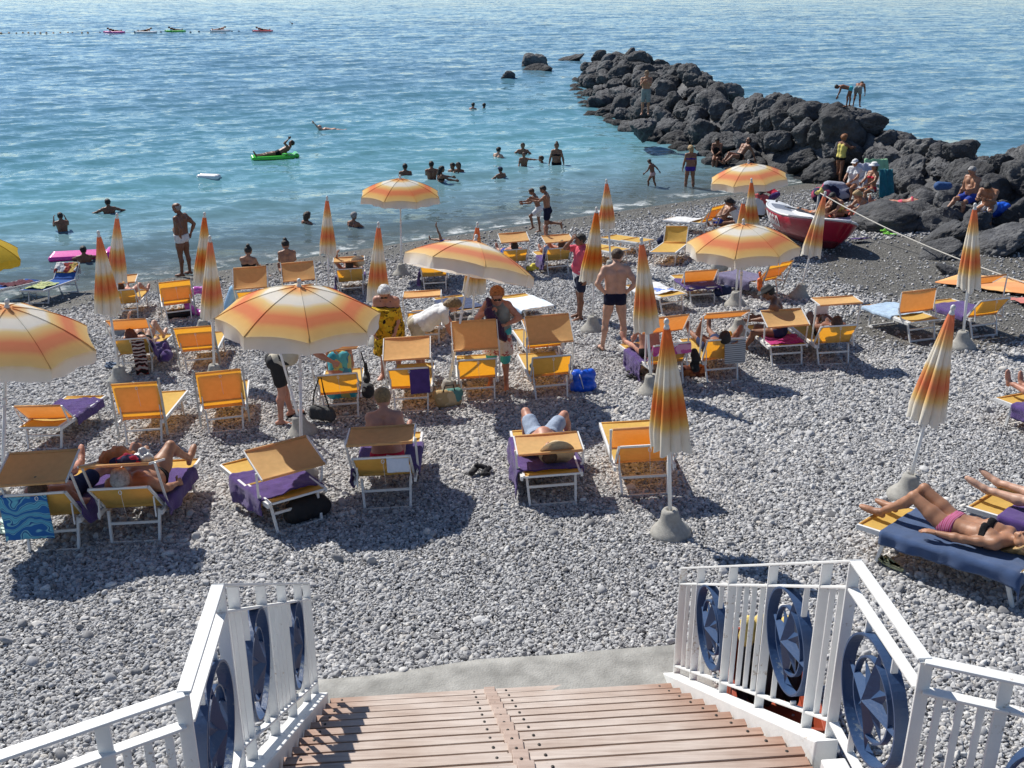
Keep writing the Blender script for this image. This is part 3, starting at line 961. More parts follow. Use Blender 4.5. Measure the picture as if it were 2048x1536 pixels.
def surfnet(F, org, h):
    s = F < 0
    o = [(i, j, k) for i in (0, 1) for j in (0, 1) for k in (0, 1)]
    nx_, ny_, nz_ = F.shape
    c = np.zeros((nx_ - 1, ny_ - 1, nz_ - 1), np.int8)
    for i, j, k in o: c += s[i:nx_ - 1 + i, j:ny_ - 1 + j, k:nz_ - 1 + k]
    act = (c > 0) & (c < 8)
    idx = np.full(c.shape, -1, np.int32)
    ijk = np.argwhere(act)
    idx[act] = np.arange(len(ijk))
    acc = np.zeros((len(ijk), 3)); cn = np.zeros(len(ijk))
    for a in o:
        for ax in range(3):
            if a[ax] == 0:
                b_ = list(a); b_[ax] = 1
                fa = F[ijk[:, 0] + a[0], ijk[:, 1] + a[1], ijk[:, 2] + a[2]]
                fb = F[ijk[:, 0] + b_[0], ijk[:, 1] + b_[1], ijk[:, 2] + b_[2]]
                m_ = (fa < 0) != (fb < 0)
                t = np.where(m_, fa / np.where(m_, fa - fb, 1), 0)
                p = np.array(a, float)[None, :].repeat(len(ijk), 0); p[:, ax] += t
                acc += np.where(m_[:, None], p, 0); cn += m_
    V_ = np.asarray(org) + h * (ijk + acc / np.maximum(cn, 1)[:, None])
    qs = []
    def quads(m_, ins, f):
        e = np.argwhere(m_)
        if not len(e): return
        q = f(e)
        fl_ = ~ins[m_]
        q[fl_] = q[fl_][:, ::-1]
        qs.append(q)
    A = s[:-1, 1:-1, 1:-1]; B = s[1:, 1:-1, 1:-1]
    quads(A != B, A, lambda e: np.stack([idx[e[:, 0], e[:, 1], e[:, 2]], idx[e[:, 0], e[:, 1] + 1, e[:, 2]], idx[e[:, 0], e[:, 1] + 1, e[:, 2] + 1], idx[e[:, 0], e[:, 1], e[:, 2] + 1]], 1))
    A = s[1:-1, :-1, 1:-1]; B = s[1:-1, 1:, 1:-1]
    quads(A != B, A, lambda e: np.stack([idx[e[:, 0], e[:, 1], e[:, 2]], idx[e[:, 0], e[:, 1], e[:, 2] + 1], idx[e[:, 0] + 1, e[:, 1], e[:, 2] + 1], idx[e[:, 0] + 1, e[:, 1], e[:, 2]]], 1))
    A = s[1:-1, 1:-1, :-1]; B = s[1:-1, 1:-1, 1:]
    quads(A != B, A, lambda e: np.stack([idx[e[:, 0], e[:, 1], e[:, 2]], idx[e[:, 0] + 1, e[:, 1], e[:, 2]], idx[e[:, 0] + 1, e[:, 1] + 1, e[:, 2]], idx[e[:, 0], e[:, 1] + 1, e[:, 2]]], 1))
    return V_, (np.concatenate(qs) if qs else np.zeros((0, 4), np.int32))

def field(prims, h, k, cuts=(), infl=0.0, wob=None):
    """prims: (a, b, ra, rb[, sign]); cuts: (normal, offset) keep n.p < offset"""
    if not prims: return None
    lo = np.min([np.minimum(p[0], p[1]) - max(p[2], p[3]) for p in prims if len(p) < 5], 0) - infl - 3 * h
    hi = np.max([np.maximum(p[0], p[1]) + max(p[2], p[3]) for p in prims if len(p) < 5], 0) + infl + 3 * h
    n_ = np.ceil((hi - lo) / h).astype(int) + 1
    F = np.full(n_, 1.0, np.float32)
    ax = [lo[i] + h * np.arange(n_[i]) for i in range(3)]
    for p in prims:
        a_, b_, ra, rb = p[:4]
        mg = max(ra, rb) + infl + k * 1.6 + 3 * h
        l_ = np.maximum(np.floor((np.minimum(a_, b_) - mg - lo) / h).astype(int), 0)
        u_ = np.minimum(np.ceil((np.maximum(a_, b_) + mg - lo) / h).astype(int) + 1, n_)
        if (u_ <= l_).any(): continue
        X, Y, Z = np.meshgrid(ax[0][l_[0]:u_[0]], ax[1][l_[1]:u_[1]], ax[2][l_[2]:u_[2]], indexing='ij', sparse=True)
        d = b_ - a_; dd = float(d @ d)
        px_, py_, pz_ = X - a_[0], Y - a_[1], Z - a_[2]
        t = np.clip((px_ * d[0] + py_ * d[1] + pz_ * d[2]) / dd, 0, 1) if dd > 1e-9 else np.zeros((u_ - l_))
        ds = np.sqrt((px_ - t * d[0]) ** 2 + (py_ - t * d[1]) ** 2 + (pz_ - t * d[2]) ** 2) - (ra + (rb - ra) * t) - infl
        sl = (slice(l_[0], u_[0]), slice(l_[1], u_[1]), slice(l_[2], u_[2]))
        if len(p) > 4: F[sl] = -smin(-F[sl], ds, k)
        else: F[sl] = smin(F[sl], ds.astype(np.float32), k)
    if wob or cuts:
        X, Y, Z = np.meshgrid(*ax, indexing='ij', sparse=True)
        if wob:
            am, fq = wob
            F = F + am * (np.sin(X * fq + 1.3) * np.sin(Y * fq * 1.1) * np.sin(Z * fq * 0.9 + .4) + 0.5 * np.sin(X * fq * 2.3 + Z * fq) * np.sin(Y * fq * 2.1 + .7))
        for nrm, off in cuts:
            F = np.maximum(F, (X * nrm[0] + Y * nrm[1] + Z * nrm[2] - off).astype(np.float32))
    F[0], F[-1] = 1, 1; F[:, 0], F[:, -1] = 1, 1; F[:, :, 0], F[:, :, -1] = 1, 1
    return F, lo

def soft(prims, h, k, cuts=(), infl=0.0, wob=None):
    F, lo = field(prims, h, k, cuts, infl, wob)
    return surfnet(F, lo, h)

def join_vq(parts):
    Vs = []; Qs = []; b_ = 0
    for V_, Q_ in parts:
        Vs.append(V_); Qs.append(Q_ + b_); b_ += len(V_)
    return np.concatenate(Vs), np.concatenate(Qs)

# ------------------------------------------------------------------ people
def skin(name, col):
    if name in MATS: return MATS[name]
    mm_ = simple(name, col, rough=0.48, var=0.20, scale=6, bump=0.10, bscale=110, spec=0.38)
    b_ = mm_.node_tree.nodes['Principled BSDF']
    b_.inputs['Subsurface Weight'].default_value = 0.12
    b_.inputs['Subsurface Radius'].default_value = (0.02, 0.008, 0.004)
    return mm_
SKIN = {'tan': skin('tanned_skin', (0.36, 0.18, 0.105)), 'dark': skin('deep_tanned_skin', (0.21, 0.095, 0.055)), 'fair': skin('fair_skin', (0.52, 0.31, 0.22)),
        'pink': skin('pink_skin', (0.46, 0.22, 0.15)), 'brown': skin('brown_skin', (0.26, 0.12, 0.07))}
HAIR = {c: simple(c + '_hair', v, rough=0.55, var=0.4, scale=30, bump=0.8, bscale=70) for c, v in
        {'black': (0.012, 0.010, 0.009), 'brown': (0.06, 0.032, 0.018), 'grey': (0.28, 0.27, 0.26), 'white': (0.66, 0.66, 0.64), 'blonde': (0.40, 0.26, 0.11),
         'auburn': (0.30, 0.11, 0.035), 'red': (0.10, 0.026, 0.014), 'darkblonde': (0.22, 0.14, 0.06)}.items()}
def cmat(name, col, **k): return simple(name, col, rough=k.pop('rough', 0.85), var=k.pop('var', 0.14), scale=k.pop('scale', 8), bump=0.3, bscale=60, spec=0.2, **k)

def vv(*a): return np.array(a, float)
def sag(a, b, sg):
    a, b = R(a), R(b)
    return vv(sg * math.sin(b), math.cos(b) * math.sin(a), -math.cos(b) * math.cos(a))

def rotx(a): c, s = math.cos(a), math.sin(a); return np.array([[1, 0, 0], [0, c, -s], [0, s, c]])
def rotz(a): c, s = math.cos(a), math.sin(a); return np.array([[c, -s, 0], [s, c, 0], [0, 0, 1]])

def ik(a, t, l1, l2, pole):
    d = t - a; L = np.linalg.norm(d)
    L2 = min(L, (l1 + l2) * 0.995)
    d = d / L
    x = (l1 * l1 - l2 * l2 + L2 * L2) / (2 * L2)
    y_ = math.sqrt(max(0, l1 * l1 - x * x))
    p = pole - d * (pole @ d); p /= np.linalg.norm(p) + 1e-9
    return a + d * x + p * y_, a + d * L2

def skeleton(h, sex, pose):
    s = h / 1.75
    J = {}
    g = pose.get
    tp = R(g('tp', 0)); tw = R(g('tw', 0)); tl = R(g('tl', 0))
    T = np.array([[1, 0, 0], [0, 1, 0], [0, 0, 1.0]])
    Rt = np.array([[math.cos(tl), 0, math.sin(tl)], [0, 1, 0], [-math.sin(tl), 0, math.cos(tl)]])
    T = rotx(-tp) @ Rt
    Tp = T
    T2 = T @ rotz(tw)
    r, f, u = T2[:, 0], T2[:, 1], T2[:, 2]
    P_ = vv(0, 0, 0)
    hipw = (0.085 if sex == 'm' else 0.088) * s
    shw = (0.185 if sex == 'm' else 0.160) * s
    N = P_ + u * 0.53 * s
    J['P'], J['N'], J['u'], J['f'], J['r'], J['s'] = P_, N, u, f, r, s
    J['pu'], J['pf'], J['pr'] = Tp[:, 2], Tp[:, 1], Tp[:, 0]
    npi = R(g('np', 0))
    TH = T2 @ rotz(R(g('hy', 0))) @ rotx(-R(g('hp', 0)))
    J['TH'] = TH
    nd = T2 @ rotx(-R(g('hp', 0)) * 0.5) @ vv(0, 0.22, 1); nd /= np.linalg.norm(nd)
    J['HB'] = N + nd * 0.075 * s
    J['HC'] = J['HB'] + TH[:, 2] * 0.10 * s + TH[:, 1] * 0.018 * s
    for sg, nm in ((-1, 'l'), (1, 'r')):
        S_ = N - u * 0.045 * s + r * sg * shw + f * R(g('sf', 0)) * 0.1
        J['S' + nm] = S_
        arm = g('arm_' + nm, g('arm', ('fk', 5, 8, 12, 0)))
        l1, l2 = 0.285 * s, 0.25 * s
        if arm[0] == 'fk':
            _, a, ab, el, ab2 = arm
            E_ = S_ + sag(a, ab, sg) * l1
            W_ = E_ + sag(a + el, ab2, sg) * l2
        else:
            tgt = np.array(arm[1], float) * s + P_ if g('ikrel', True) else np.array(arm[1], float)
            E_, W_ = ik(S_, tgt, l1, l2, np.array(arm[2], float))
        J['E' + nm], J['W' + nm] = E_, W_
        Hp = P_ + Tp[:, 0] * sg * hipw - Tp[:, 2] * 0.02 * s
        J['H' + nm] = Hp
        leg = g('leg_' + nm, g('leg', (0, 4, 0)))
        l1, l2 = 0.43 * s, 0.42 * s
        if leg[0] == 'ik':
            K_, A_ = ik(Hp, np.array(leg[1], float) * s, l1, l2, np.array(leg[2], float))
            fd = np.array(leg[3], float) if len(leg) > 3 else vv(0, 1, 0)
        else:
            a, ab, kn = leg[:3]
            kab = leg[4] if len(leg) > 4 else ab * 0.6
            K_ = Hp + sag(a, ab, sg) * l1
            A_ = K_ + sag(a - kn, kab, sg) * l2
            pt_ = leg[3] if len(leg) > 3 else 0
            fd = sag(a - kn + 90 - pt_, 8, sg)
        J['K' + nm], J['A' + nm] = K_, A_
        J['T' + nm] = A_ + fd / np.linalg.norm(fd) * 0.17 * s
        J['fd' + nm] = fd / np.linalg.norm(fd)
    return J

def body_prims(J, sex, fat=0.0):
    s = J['s']; P_, N, u, f, r = J['P'], J['N'], J['u'], J['f'], J['r']
    pu, pf, pr = J['pu'], J['pf'], J['pr']
    fm = sex == 'f'
    pr_ = {'pelvis': [], 'belly': [], 'chest': [], 'sh': [], 'neck': [], 'ua': [], 'fa': [], 'th': [], 'sk': [], 'ft': [], 'bust': []}
    w = 0.078 if fm else 0.07
    F_ = 1 + fat
    pr_['pelvis'] += [(P_ - pr * w * s + pu * 0.03 * s, P_ + pr * w * s + pu * 0.03 * s, 0.105 * s * (1 + fat * .4), 0.105 * s * (1 + fat * .4))]
    for sg in (-1, 1):
        pr_['pelvis'].append((P_ + pr * sg * 0.075 * s - pf * 0.045 * s - pu * 0.035 * s, P_ + pr * sg * 0.07 * s - pf * 0.03 * s + pu * 0.03 * s, 0.085 * s * F_ ** .5, 0.08 * s))
        wa = (0.058 if fm else 0.068) * s * F_
        pr_['belly'].append((P_ + pr * sg * wa + pu * 0.07 * s, P_ + r * sg * wa + u * 0.27 * s, 0.098 * s * F_ ** .5, 0.092 * s * F_ ** .5))
        pr_['chest'].append((P_ + r * sg * 0.072 * s + u * 0.27 * s, P_ + r * sg * 0.088 * s + u * 0.40 * s, 0.098 * s * F_ ** .4, (0.098 if fm else 0.108) * s * F_ ** .3))
        if fm: pr_['bust'].append((P_ + r * sg * 0.075 * s + u * 0.335 * s + f * 0.075 * s, P_ + r * sg * 0.075 * s + u * 0.37 * s + f * 0.055 * s, 0.062 * s * F_ ** .6, 0.05 * s))
        else: pr_['chest'].append((P_ + r * sg * 0.07 * s + u * 0.385 * s + f * 0.052 * s, P_ + r * sg * 0.11 * s + u * 0.40 * s + f * 0.045 * s, 0.055 * s, 0.05 * s))
        nm = 'l' if sg < 0 else 'r'
        S_ = J['S' + nm]
        pr_['sh'].append((N - u * 0.02 * s + r * sg * 0.03 * s, S_, 0.06 * s, 0.058 * s))
        pr_['sh'].append((P_ + r * sg * 0.09 * s + u * 0.40 * s - f * 0.02 * s, S_ - u * 0.01 * s, 0.085 * s, 0.055 * s))
        pr_['sh'].append((N + u * 0.04 * s - f * .01 * s, N - u * 0.025 * s + r * sg * 0.10 * s - f * .012 * s, 0.04 * s, 0.042 * s))
        ra = (0.043 if fm else 0.049) * s * F_ ** .5
        E_, W_ = J['E' + nm], J['W' + nm]
        pr_['ua'] += [(S_, S_ + (E_ - S_) * 0.5, 0.054 * s * F_ ** .3, ra), (S_ + (E_ - S_) * 0.5, E_, ra, 0.038 * s)]
        pr_['fa'] += [(E_, E_ + (W_ - E_) * 0.3, 0.038 * s, 0.041 * s), (E_ + (W_ - E_) * 0.3, W_, 0.041 * s, 0.025 * s)]
        Hp, K_, A_, T_ = J['H' + nm], J['K' + nm], J['A' + nm], J['T' + nm]
        kd = (A_ - K_); kd = kd / np.linalg.norm(kd); fd = J['fd' + nm]
        back = -(fd - kd * (fd @ kd)); back /= np.linalg.norm(back) + 1e-9
        pr_['th'] += [(Hp, Hp + (K_ - Hp) * 0.45, (0.095 if fm else 0.088) * s * F_ ** .6, 0.078 * s * F_ ** .6), (Hp + (K_ - Hp) * 0.45, K_, 0.078 * s * F_ ** .6, 0.054 * s)]
        pr_['sk'] += [(K_, K_ + (A_ - K_) * 0.28 + back * 0.02 * s, 0.050 * s, 0.055 * s), (K_ + (A_ - K_) * 0.28 + back * 0.02 * s, A_ - kd * 0.06 * s, 0.055 * s, 0.034 * s), (A_ - kd * 0.07 * s, A_ + kd * 0.01 * s, 0.033 * s, 0.033 * s)]
        dn = kd
        pr_['ft'] += [(A_ - fd * 0.045 * s + dn * 0.045 * s, A_ + fd * 0.02 * s + dn * 0.03 * s, 0.030 * s, 0.034 * s), (A_ + fd * 0.02 * s + dn * 0.03 * s, A_ + fd * 0.13 * s + dn * 0.055 * s, 0.034 * s, 0.026 * s),
                      (A_ + fd * 0.10 * s + dn * 0.055 * s, A_ + fd * 0.185 * s + dn * 0.06 * s, 0.028 * s, 0.016 * s)]
        sd = np.cross(fd, dn)
        for q in (-0.018, 0.018):
            pr_['ft'].append((A_ + fd * 0.06 * s + dn * 0.055 * s + sd * q * s, A_ + fd * 0.17 * s + dn * 0.062 * s + sd * q * 1.3 * s, 0.022 * s, 0.014 * s))
    if fat > 0: pr_['belly'].append((P_ + f * 0.05 * s * F_ + u * 0.16 * s, P_ + f * 0.045 * s + u * 0.23 * s, (0.10 + 0.12 * fat) * s, (0.09 + 0.08 * fat) * s))
    pr_['neck'].append((N - u * 0.02 * s, J['HB'] + J['TH'][:, 2] * 0.02 * s, 0.056 * s if not fm else 0.048 * s, 0.052 * s if not fm else 0.045 * s))
    return pr_

def head_prims(J):
    s, TH, c = J['s'], J['TH'], J['HC']
    def p(x, y_, z): return c + TH @ vv(x, y_, z) * s
    pr_ = [(p(0, -0.028, 0.035), p(0, 0.018, 0.042), 0.083 * s, 0.080 * s), (p(0, 0.028, 0.0), p(0, 0.042, -0.055), 0.066 * s, 0.047 * s), (p(-.03, .0, -.04), p(.03, .0, -.04), 0.055 * s, 0.055 * s),
           (p(0, 0.060, -0.088), p(0, 0.066, -0.084), 0.024 * s, 0.022 * s), (p(0, 0.088, 0.005), p(0, 0.106, -0.026), 0.011 * s, 0.015 * s),
           (p(-.036, .078, .026), p(.036, .078, .026), 0.014 * s, 0.014 * s), (p(-.02, .083, -.055), p(.02, .083, -.055), 0.011 * s, 0.011 * s),
           (p(-.088, -.012, .012), p(-.084, -.004, -.022), 0.016 * s, 0.010 * s), (p(.088, -.012, .012), p(.084, -.004, -.022), 0.016 * s, 0.010 * s),
           (p(0, -.02, -.06), c - TH[:, 2] * 0.12 * s - TH[:, 1] * 0.02 * s, 0.05 * s, 0.045 * s)]
    cut = [(p(-.033, .100, .006), p(-.033, .100, .006), 0.019 * s, 0.019 * s, -1), (p(.033, .100, .006), p(.033, .100, .006), 0.019 * s, 0.019 * s, -1)]
    return pr_ + cut, p

def hand_prims(J, nm, curl=25, sg=1):
    s = J['s'] * 1.02
    W_, E_ = J['W' + nm], J['E' + nm]
    d = W_ - E_; d /= np.linalg.norm(d)
    side = J.get('palm_' + nm)
    if side is None:
        nrm = np.cross(d, vv(0, 1, 0.3)); 
        if np.linalg.norm(nrm) < .2: nrm = vv(sg, 0, 0)
        nrm = nrm / np.linalg.norm(nrm)
        if nrm[0] * sg > 0: nrm = -nrm            # palm faces the body
    else:
        nrm = side - d * (side @ d); nrm /= np.linalg.norm(nrm)
    across = np.cross(d, nrm)
    if across @ J['f'] < 0: across = -across       # thumb side forward
    out = []
    for k, (off, ln, r_) in enumerate(((0.032, 0.070, .0092), (0.011, 0.079, .0096), (-0.011, 0.074, .0092), (-0.031, 0.058, .0082))):
        base = W_ + (d * 0.012 + across * off * 0.5) * s
        kn_ = W_ + (d * 0.092 - d * abs(off) * 0.25 + across * off) * s
        out.append((base, kn_, 0.0165 * s, 0.0125 * s))
        c1, c2 = R(curl * (1 + k * 0.12)), R(curl * (2.3 + k * 0.15))
        sp = across * off * 0.35
        d1 = d * math.cos(c1) + nrm * math.sin(c1) + sp; d2 = d * math.cos(c2) + nrm * math.sin(c2) + sp * .5
        m_ = kn_ + d1 * ln * 0.52 * s
        out += [(kn_, m_, r_ * s * 1.1, r_ * s), (m_, m_ + d2 * ln * 0.5 * s, r_ * s, r_ * s * 0.82)]
    tb = W_ + (d * 0.022 + across * 0.024) * s
    t1 = tb + (d * 0.030 + across * 0.034 + nrm * 0.012) * s
    t2 = t1 + (d * 0.042 + across * 0.012 + nrm * 0.012) * s
    out += [(tb, t1, 0.014 * s, 0.0125 * s), (t1, t2, 0.0115 * s, 0.009 * s)]
    return out

def person(label, M, pose, h=1.72, sex='m', sk='tan', clothes=(), hair=('short', 'brown'), fat=0.0, res=0.016, group=None, stand=False, root=None, hands=True, head=True, glasses=False, curl=25):
    """one person: a body mesh whose children are hair and clothing. root: pelvis position in the local frame"""
    J = skeleton(h, sex, pose)
    s = J['s']
    for k_ in ('palm_l', 'palm_r'):
        if k_ in pose: J[k_] = np.array(pose[k_], float)
    if stand:
        zmin = min(J['A' + q][2] + (0.085 if abs(J['fd' + q][2]) < .5 else .2) * -s for q in 'lr')
        off = vv(0, 0, -zmin)
        if root is not None: off[:2] += np.array(root, float)[:2]
    else:
        off = np.array(root if root is not None else (0, 0, 0), float)
    for k_ in list(J):
        if k_ in ('P', 'N', 'HB', 'HC') or (len(k_) == 2 and k_[0] in 'SEWHKAT' and k_[1] in 'lr'):
            J[k_] = J[k_] + off
    bp_ = body_prims(J, sex, fat)
    allp = [q for k_ in bp_ for q in bp_[k_]]
    parts = [soft(allp, res, 0.028 * s)]
    hp_, hpt = head_prims(J)
    if head: parts.append(soft(hp_, min(res * 0.55, 0.0085), 0.014 * s))
    if hands:
        hr = 0.0048 if res < 0.014 else (0.0065 if res < 0.019 else 0.009)
        for sg, nm in ((-1, 'l'), (1, 'r')):
            cu = pose.get('curl_' + nm, curl)
            parts.append(soft(hand_prims(J, nm, cu, sg), hr, 0.006 * s))
    V_, Q_ = join_vq(parts)
    me = mesh_np('person', V_, Q_, True, SKIN[sk])
    o = link('person', me, None, M)
    tag(o, label, 'person', group)
    P_, N, u, f, r, pu, pf = J['P'], J['N'], J['u'], J['f'], J['r'], J['pu'], J['pf']
    TH, HC = J['TH'], J['HC']
    def cl(name, prims, mat, infl, cuts=(), k=0.028, hh=None, wob=None):
        V2, Q2 = soft(prims, hh or max(res * 0.8, 0.010), k * s, cuts, infl, wob)
        if len(Q2): link(name, mesh_np(name, V2, Q2, True, mat), o)
    cr_ = min(res * 0.7, 0.011)
    if hair and head:
        st_, colr = hair
        hm = HAIR[colr] if isinstance(colr, str) else colr
        cran = [hp_[0], (hpt(0, -.035, .02), hpt(0, -.03, -.03), 0.078 * s, 0.06 * s)]
        fwd = TH[:, 1]; up_ = TH[:, 2]
        # hairline: a plane leaning back over the face
        nn = fwd * 0.80 - up_ * 0.60
        line = [(nn, float(nn @ hpt(0, 0.052, 0.047)))]
        low = [(-up_, float(-up_ @ hpt(0, 0, -0.055)))]
        if st_ == 'short': cl('hair', cran, hm, 0.012 * s, line + low, 0.02, cr_, (0.003, 60))
        elif st_ == 'bald':
            cl('hair', cran, hm, 0.008 * s, [(fwd, float(fwd @ hpt(0, -0.02, 0))), (up_, float(up_ @ hpt(0, 0, 0.05)))] + low, 0.02, cr_, (0.002, 70))
        elif st_ == 'bun':
            cl('hair', cran + [(hpt(0, -.06, .12), hpt(0, -.05, .135), 0.042 * s, 0.038 * s)], hm, 0.010 * s, line + low, 0.012, cr_, (0.002, 70))
        elif st_ == 'curly':
            cl('hair', cran, hm, 0.030 * s, line + [(-up_, float(-up_ @ hpt(0, 0, -0.06)))], 0.02, cr_, (0.009, 85))
        elif st_ == 'long':
            fl_ = [(hpt(0, -.06, -.02), N - f * 0.07 * s - u * 0.05 * s, 0.075 * s, 0.06 * s), (hpt(-.06, -.03, 0), hpt(-.07, -.02, -.13), 0.035 * s, 0.03 * s), (hpt(.06, -.03, 0), hpt(.07, -.02, -.13), 0.035 * s, 0.03 * s)]
            cl('hair', cran + fl_, hm, 0.012 * s, line, 0.02, cr_, (0.006, 60))
        elif st_ == 'bob':
            fl_ = [(hpt(0, -.055, -.0), hpt(0, -.06, -.09), 0.08 * s, 0.07 * s), (hpt(-.068, -.01, 0.02), hpt(-.068, -.0, -.08), 0.03 * s, 0.03 * s), (hpt(.068, -.01, 0.02), hpt(.068, -.0, -.08), 0.03 * s, 0.03 * s)]
            cl('hair', cran + fl_, hm, 0.014 * s, line, 0.02, cr_, (0.006, 60))
        elif st_ == 'ponytail':
            fl_ = [(hpt(0, -.10, .05), hpt(0, -.15, -.06), 0.03 * s, 0.022 * s)]
            cl('hair', cran + fl_, hm, 0.010 * s, line + low, 0.02, cr_, (0.002, 70))
    if glasses:
        mb = MB()
        a_, b_ = hpt(-.062, .092, .010), hpt(.062, .092, .010)
        for sx_ in (-1, 1):
            c_ = Vector(hpt(sx_ * .032, .103, .006))
            Ml = Matrix([[*TH[i, :], 0] for i in range(3)] + [[0, 0, 0, 1]]); Ml.translation = c_
            mb.lathe([(0.0, -0.005), (0.024 * s, -0.004), (0.026 * s, 0.0), (0.022 * s, 0.004), (0.0, 0.006)], 16, Ml @ Matrix.Rotation(R(-90), 4, 'X') @ Matrix.Diagonal((1.12, 0.85, 1, 1)))
            mb.bar(Vector(hpt(sx_ * .062, .098, .014)), Vector(hpt(sx_ * .094, -.01, .014)), 0.006, 0.009, up=Vector(TH[:, 2]))
        mb.bar(Vector(hpt(-.012, .106, .012)), Vector(hpt(.012, .106, .012)), 0.008, 0.008, up=Vector(TH[:, 2]))
        mb.build('sunglasses', simple('dark_lens', (0.012, 0.010, 0.010), rough=0.15, var=0.1), o)
    if head and res <= 0.017:
        mb = MB()
        for sx_ in (-1, 1):
            mb.lathe([(0.0, -0.006 * s), (0.008 * s, -0.003 * s), (0.010 * s, 0.001 * s), (0.008 * s, 0.005 * s), (0.0, 0.006 * s)], 10, Matrix.Translation(hpt(sx_ * .033, .083, .006)))
        mb.build('eyes', simple('dark_eye', (0.05, 0.035, 0.03), rough=0.2, var=0.3), o)
    stub = lambda t: [(a_, a_ + (b_ - a_) * t, ra, ra + (rb - ra) * t) for (a_, b_, ra, rb) in bp_['th'][0::2]]
    thigh = lambda t: [(J['H' + q], J['H' + q] + (J['K' + q] - J['H' + q]) * t, 0.094 * s, (0.094 - 0.028 * t) * s) for q in 'lr']
    for c_ in clothes:
        kind, mat = c_[0], c_[1]
        wob = (0.0035, 38)
        if kind == 'trunks':
            cl('swim_trunks', bp_['pelvis'] + stub(0.30) + bp_['belly'][:2], mat, 0.010 * s, [(pu, float(pu @ (P_ + pu * 0.085 * s)))] + [((J['K' + q] - J['H' + q]) / np.linalg.norm(J['K' + q] - J['H' + q]), float((J['K' + q] - J['H' + q]) / np.linalg.norm(J['K' + q] - J['H' + q]) @ (J['H' + q] + (J['K' + q] - J['H' + q]) * 0.16))) for q in 'lr'][:0] + ([(-pu, float(-pu @ (P_ - pu * 0.115 * s)))] if abs(J['Kl'][2] - J['Hl'][2]) > 0.25 * s else []))
        elif kind == 'shorts':
            cl('shorts', bp_['pelvis'] + thigh(c_[2] if len(c_) > 2 else 0.55) + bp_['belly'][:2], mat, 0.020 * s, [(pu, float(pu @ (P_ + pu * 0.11 * s)))], 0.02, None, wob)
        elif kind == 'shirt':
            ua = [(a_, b_, ra, rb) for (a_, b_, ra, rb) in bp_['ua'][0::2]] 
            bot = c_[2] if len(c_) > 2 else -0.04
            cl('shirt', bp_['pelvis'] + bp_['belly'] + bp_['chest'] + bp_['bust'] + bp_['sh'] + ua, mat, 0.018 * s, [(-pu, float(-pu @ (P_ + pu * bot * s)))], 0.03, None, wob)
            if len(c_) > 3:
                cl('collar', [(N + u * 0.0 * s, N + u * 0.035 * s + f * 0.012 * s, 0.066 * s, 0.062 * s)], mat, 0.008)
        elif kind == 'tank':
            bot = c_[2] if len(c_) > 2 else -0.02
            cl('vest_top', bp_['pelvis'] + bp_['belly'] + bp_['chest'] + bp_['bust'] + [(P_ + r * q * 0.085 * s + u * 0.40 * s, P_ + r * q * 0.085 * s + u * 0.50 * s, 0.07 * s, 0.045 * s) for q in (-1, 1)], mat, 0.014 * s, [(-pu, float(-pu @ (P_ + pu * bot * s)))], 0.03, None, wob)
        elif kind == 'onepiece':
            cl('swimsuit', bp_['pelvis'] + bp_['belly'] + bp_['chest'] + bp_['bust'] + stub(0.12), mat, 0.009 * s, [(u, float(u @ (P_ + u * 0.41 * s)))] + ([(-pu, float(-pu @ (P_ - pu * 0.115 * s)))] if abs(J['Kl'][2] - J['Hl'][2]) > 0.25 * s else []))
            mb = MB()
            for q in (-1, 1):
                mb.tube([Vector(P_ + r * q * 0.08 * s + u * 0.39 * s + f * 0.10 * s), Vector(P_ + r * q * 0.085 * s + u * 0.50 * s + f * 0.055 * s), Vector(P_ + r * q * 0.08 * s + u * 0.535 * s - f * 0.02 * s), Vector(P_ + r * q * 0.075 * s + u * 0.47 * s - f * 0.105 * s), Vector(P_ + r * q * 0.07 * s + u * 0.38 * s - f * 0.11 * s)], 0.011 * s, 6)
            mb.build('shoulder_strap', mat, o)
        elif kind == 'bra':
            cl('bikini_top', bp_['chest'] + bp_['bust'], mat, 0.007 * s, [(u, float(u @ (P_ + u * 0.385 * s))), (-u, float(-u @ (P_ + u * 0.315 * s)))])
        elif kind == 'bottoms':
            cl('bikini_bottom', bp_['pelvis'] + stub(0.10), mat, 0.008 * s, [(pu, float(pu @ (P_ + pu * 0.065 * s))), (-pu, float(-pu @ (P_ - pu * 0.10 * s)))])
        elif kind == 'skirt':
            ln, w_ = c_[2], c_[3]
            dn = -vv(0, 0, 1) if len(c_) < 5 else np.array(c_[4], float)
            cl('skirt', [(P_ + r * q * 0.07 * s + pu * 0.08 * s, P_ + r * q * w_ * 0.6 * s + dn * ln * s + f * 0.02, 0.10 * s, w_ * s) for q in (-1, 1)], mat, 0.015 * s, [(dn, float(dn @ (P_ + dn * ln * s)))], 0.04, None, (0.008, 30))
        elif kind == 'wrap':
            ln, w_ = c_[2], c_[3]
            cl('wrap', [(P_ + r * q * 0.08 * s + u * 0.37 * s + f * 0.055 * s, P_ + r * q * 0.09 * s + f * 0.06, 0.145 * s, 0.17 * s) for q in (-1, 1)] + [(P_ + r * q * 0.09 * s, P_ + r * q * w_ * 0.6 * s - vv(0, 0, ln) * s, 0.14 * s, w_ * s) for q in (-1, 1)], mat, 0.012 * s, [(u, float(u @ (P_ + u * 0.40 * s))), (vv(0, 0, -1), float(-(P_[2] - ln * s)))], 0.05, None, (0.010, 34))
        elif kind == 'hat':
            mb = MB()
            Mh = Matrix(np.array([[TH[0, 0], TH[0, 1], TH[0, 2]], [TH[1, 0], TH[1, 1], TH[1, 2]], [TH[2, 0], TH[2, 1], TH[2, 2]]]).tolist()).to_4x4()
            Mh.translation = Vector(hpt(0, -.005, .062))
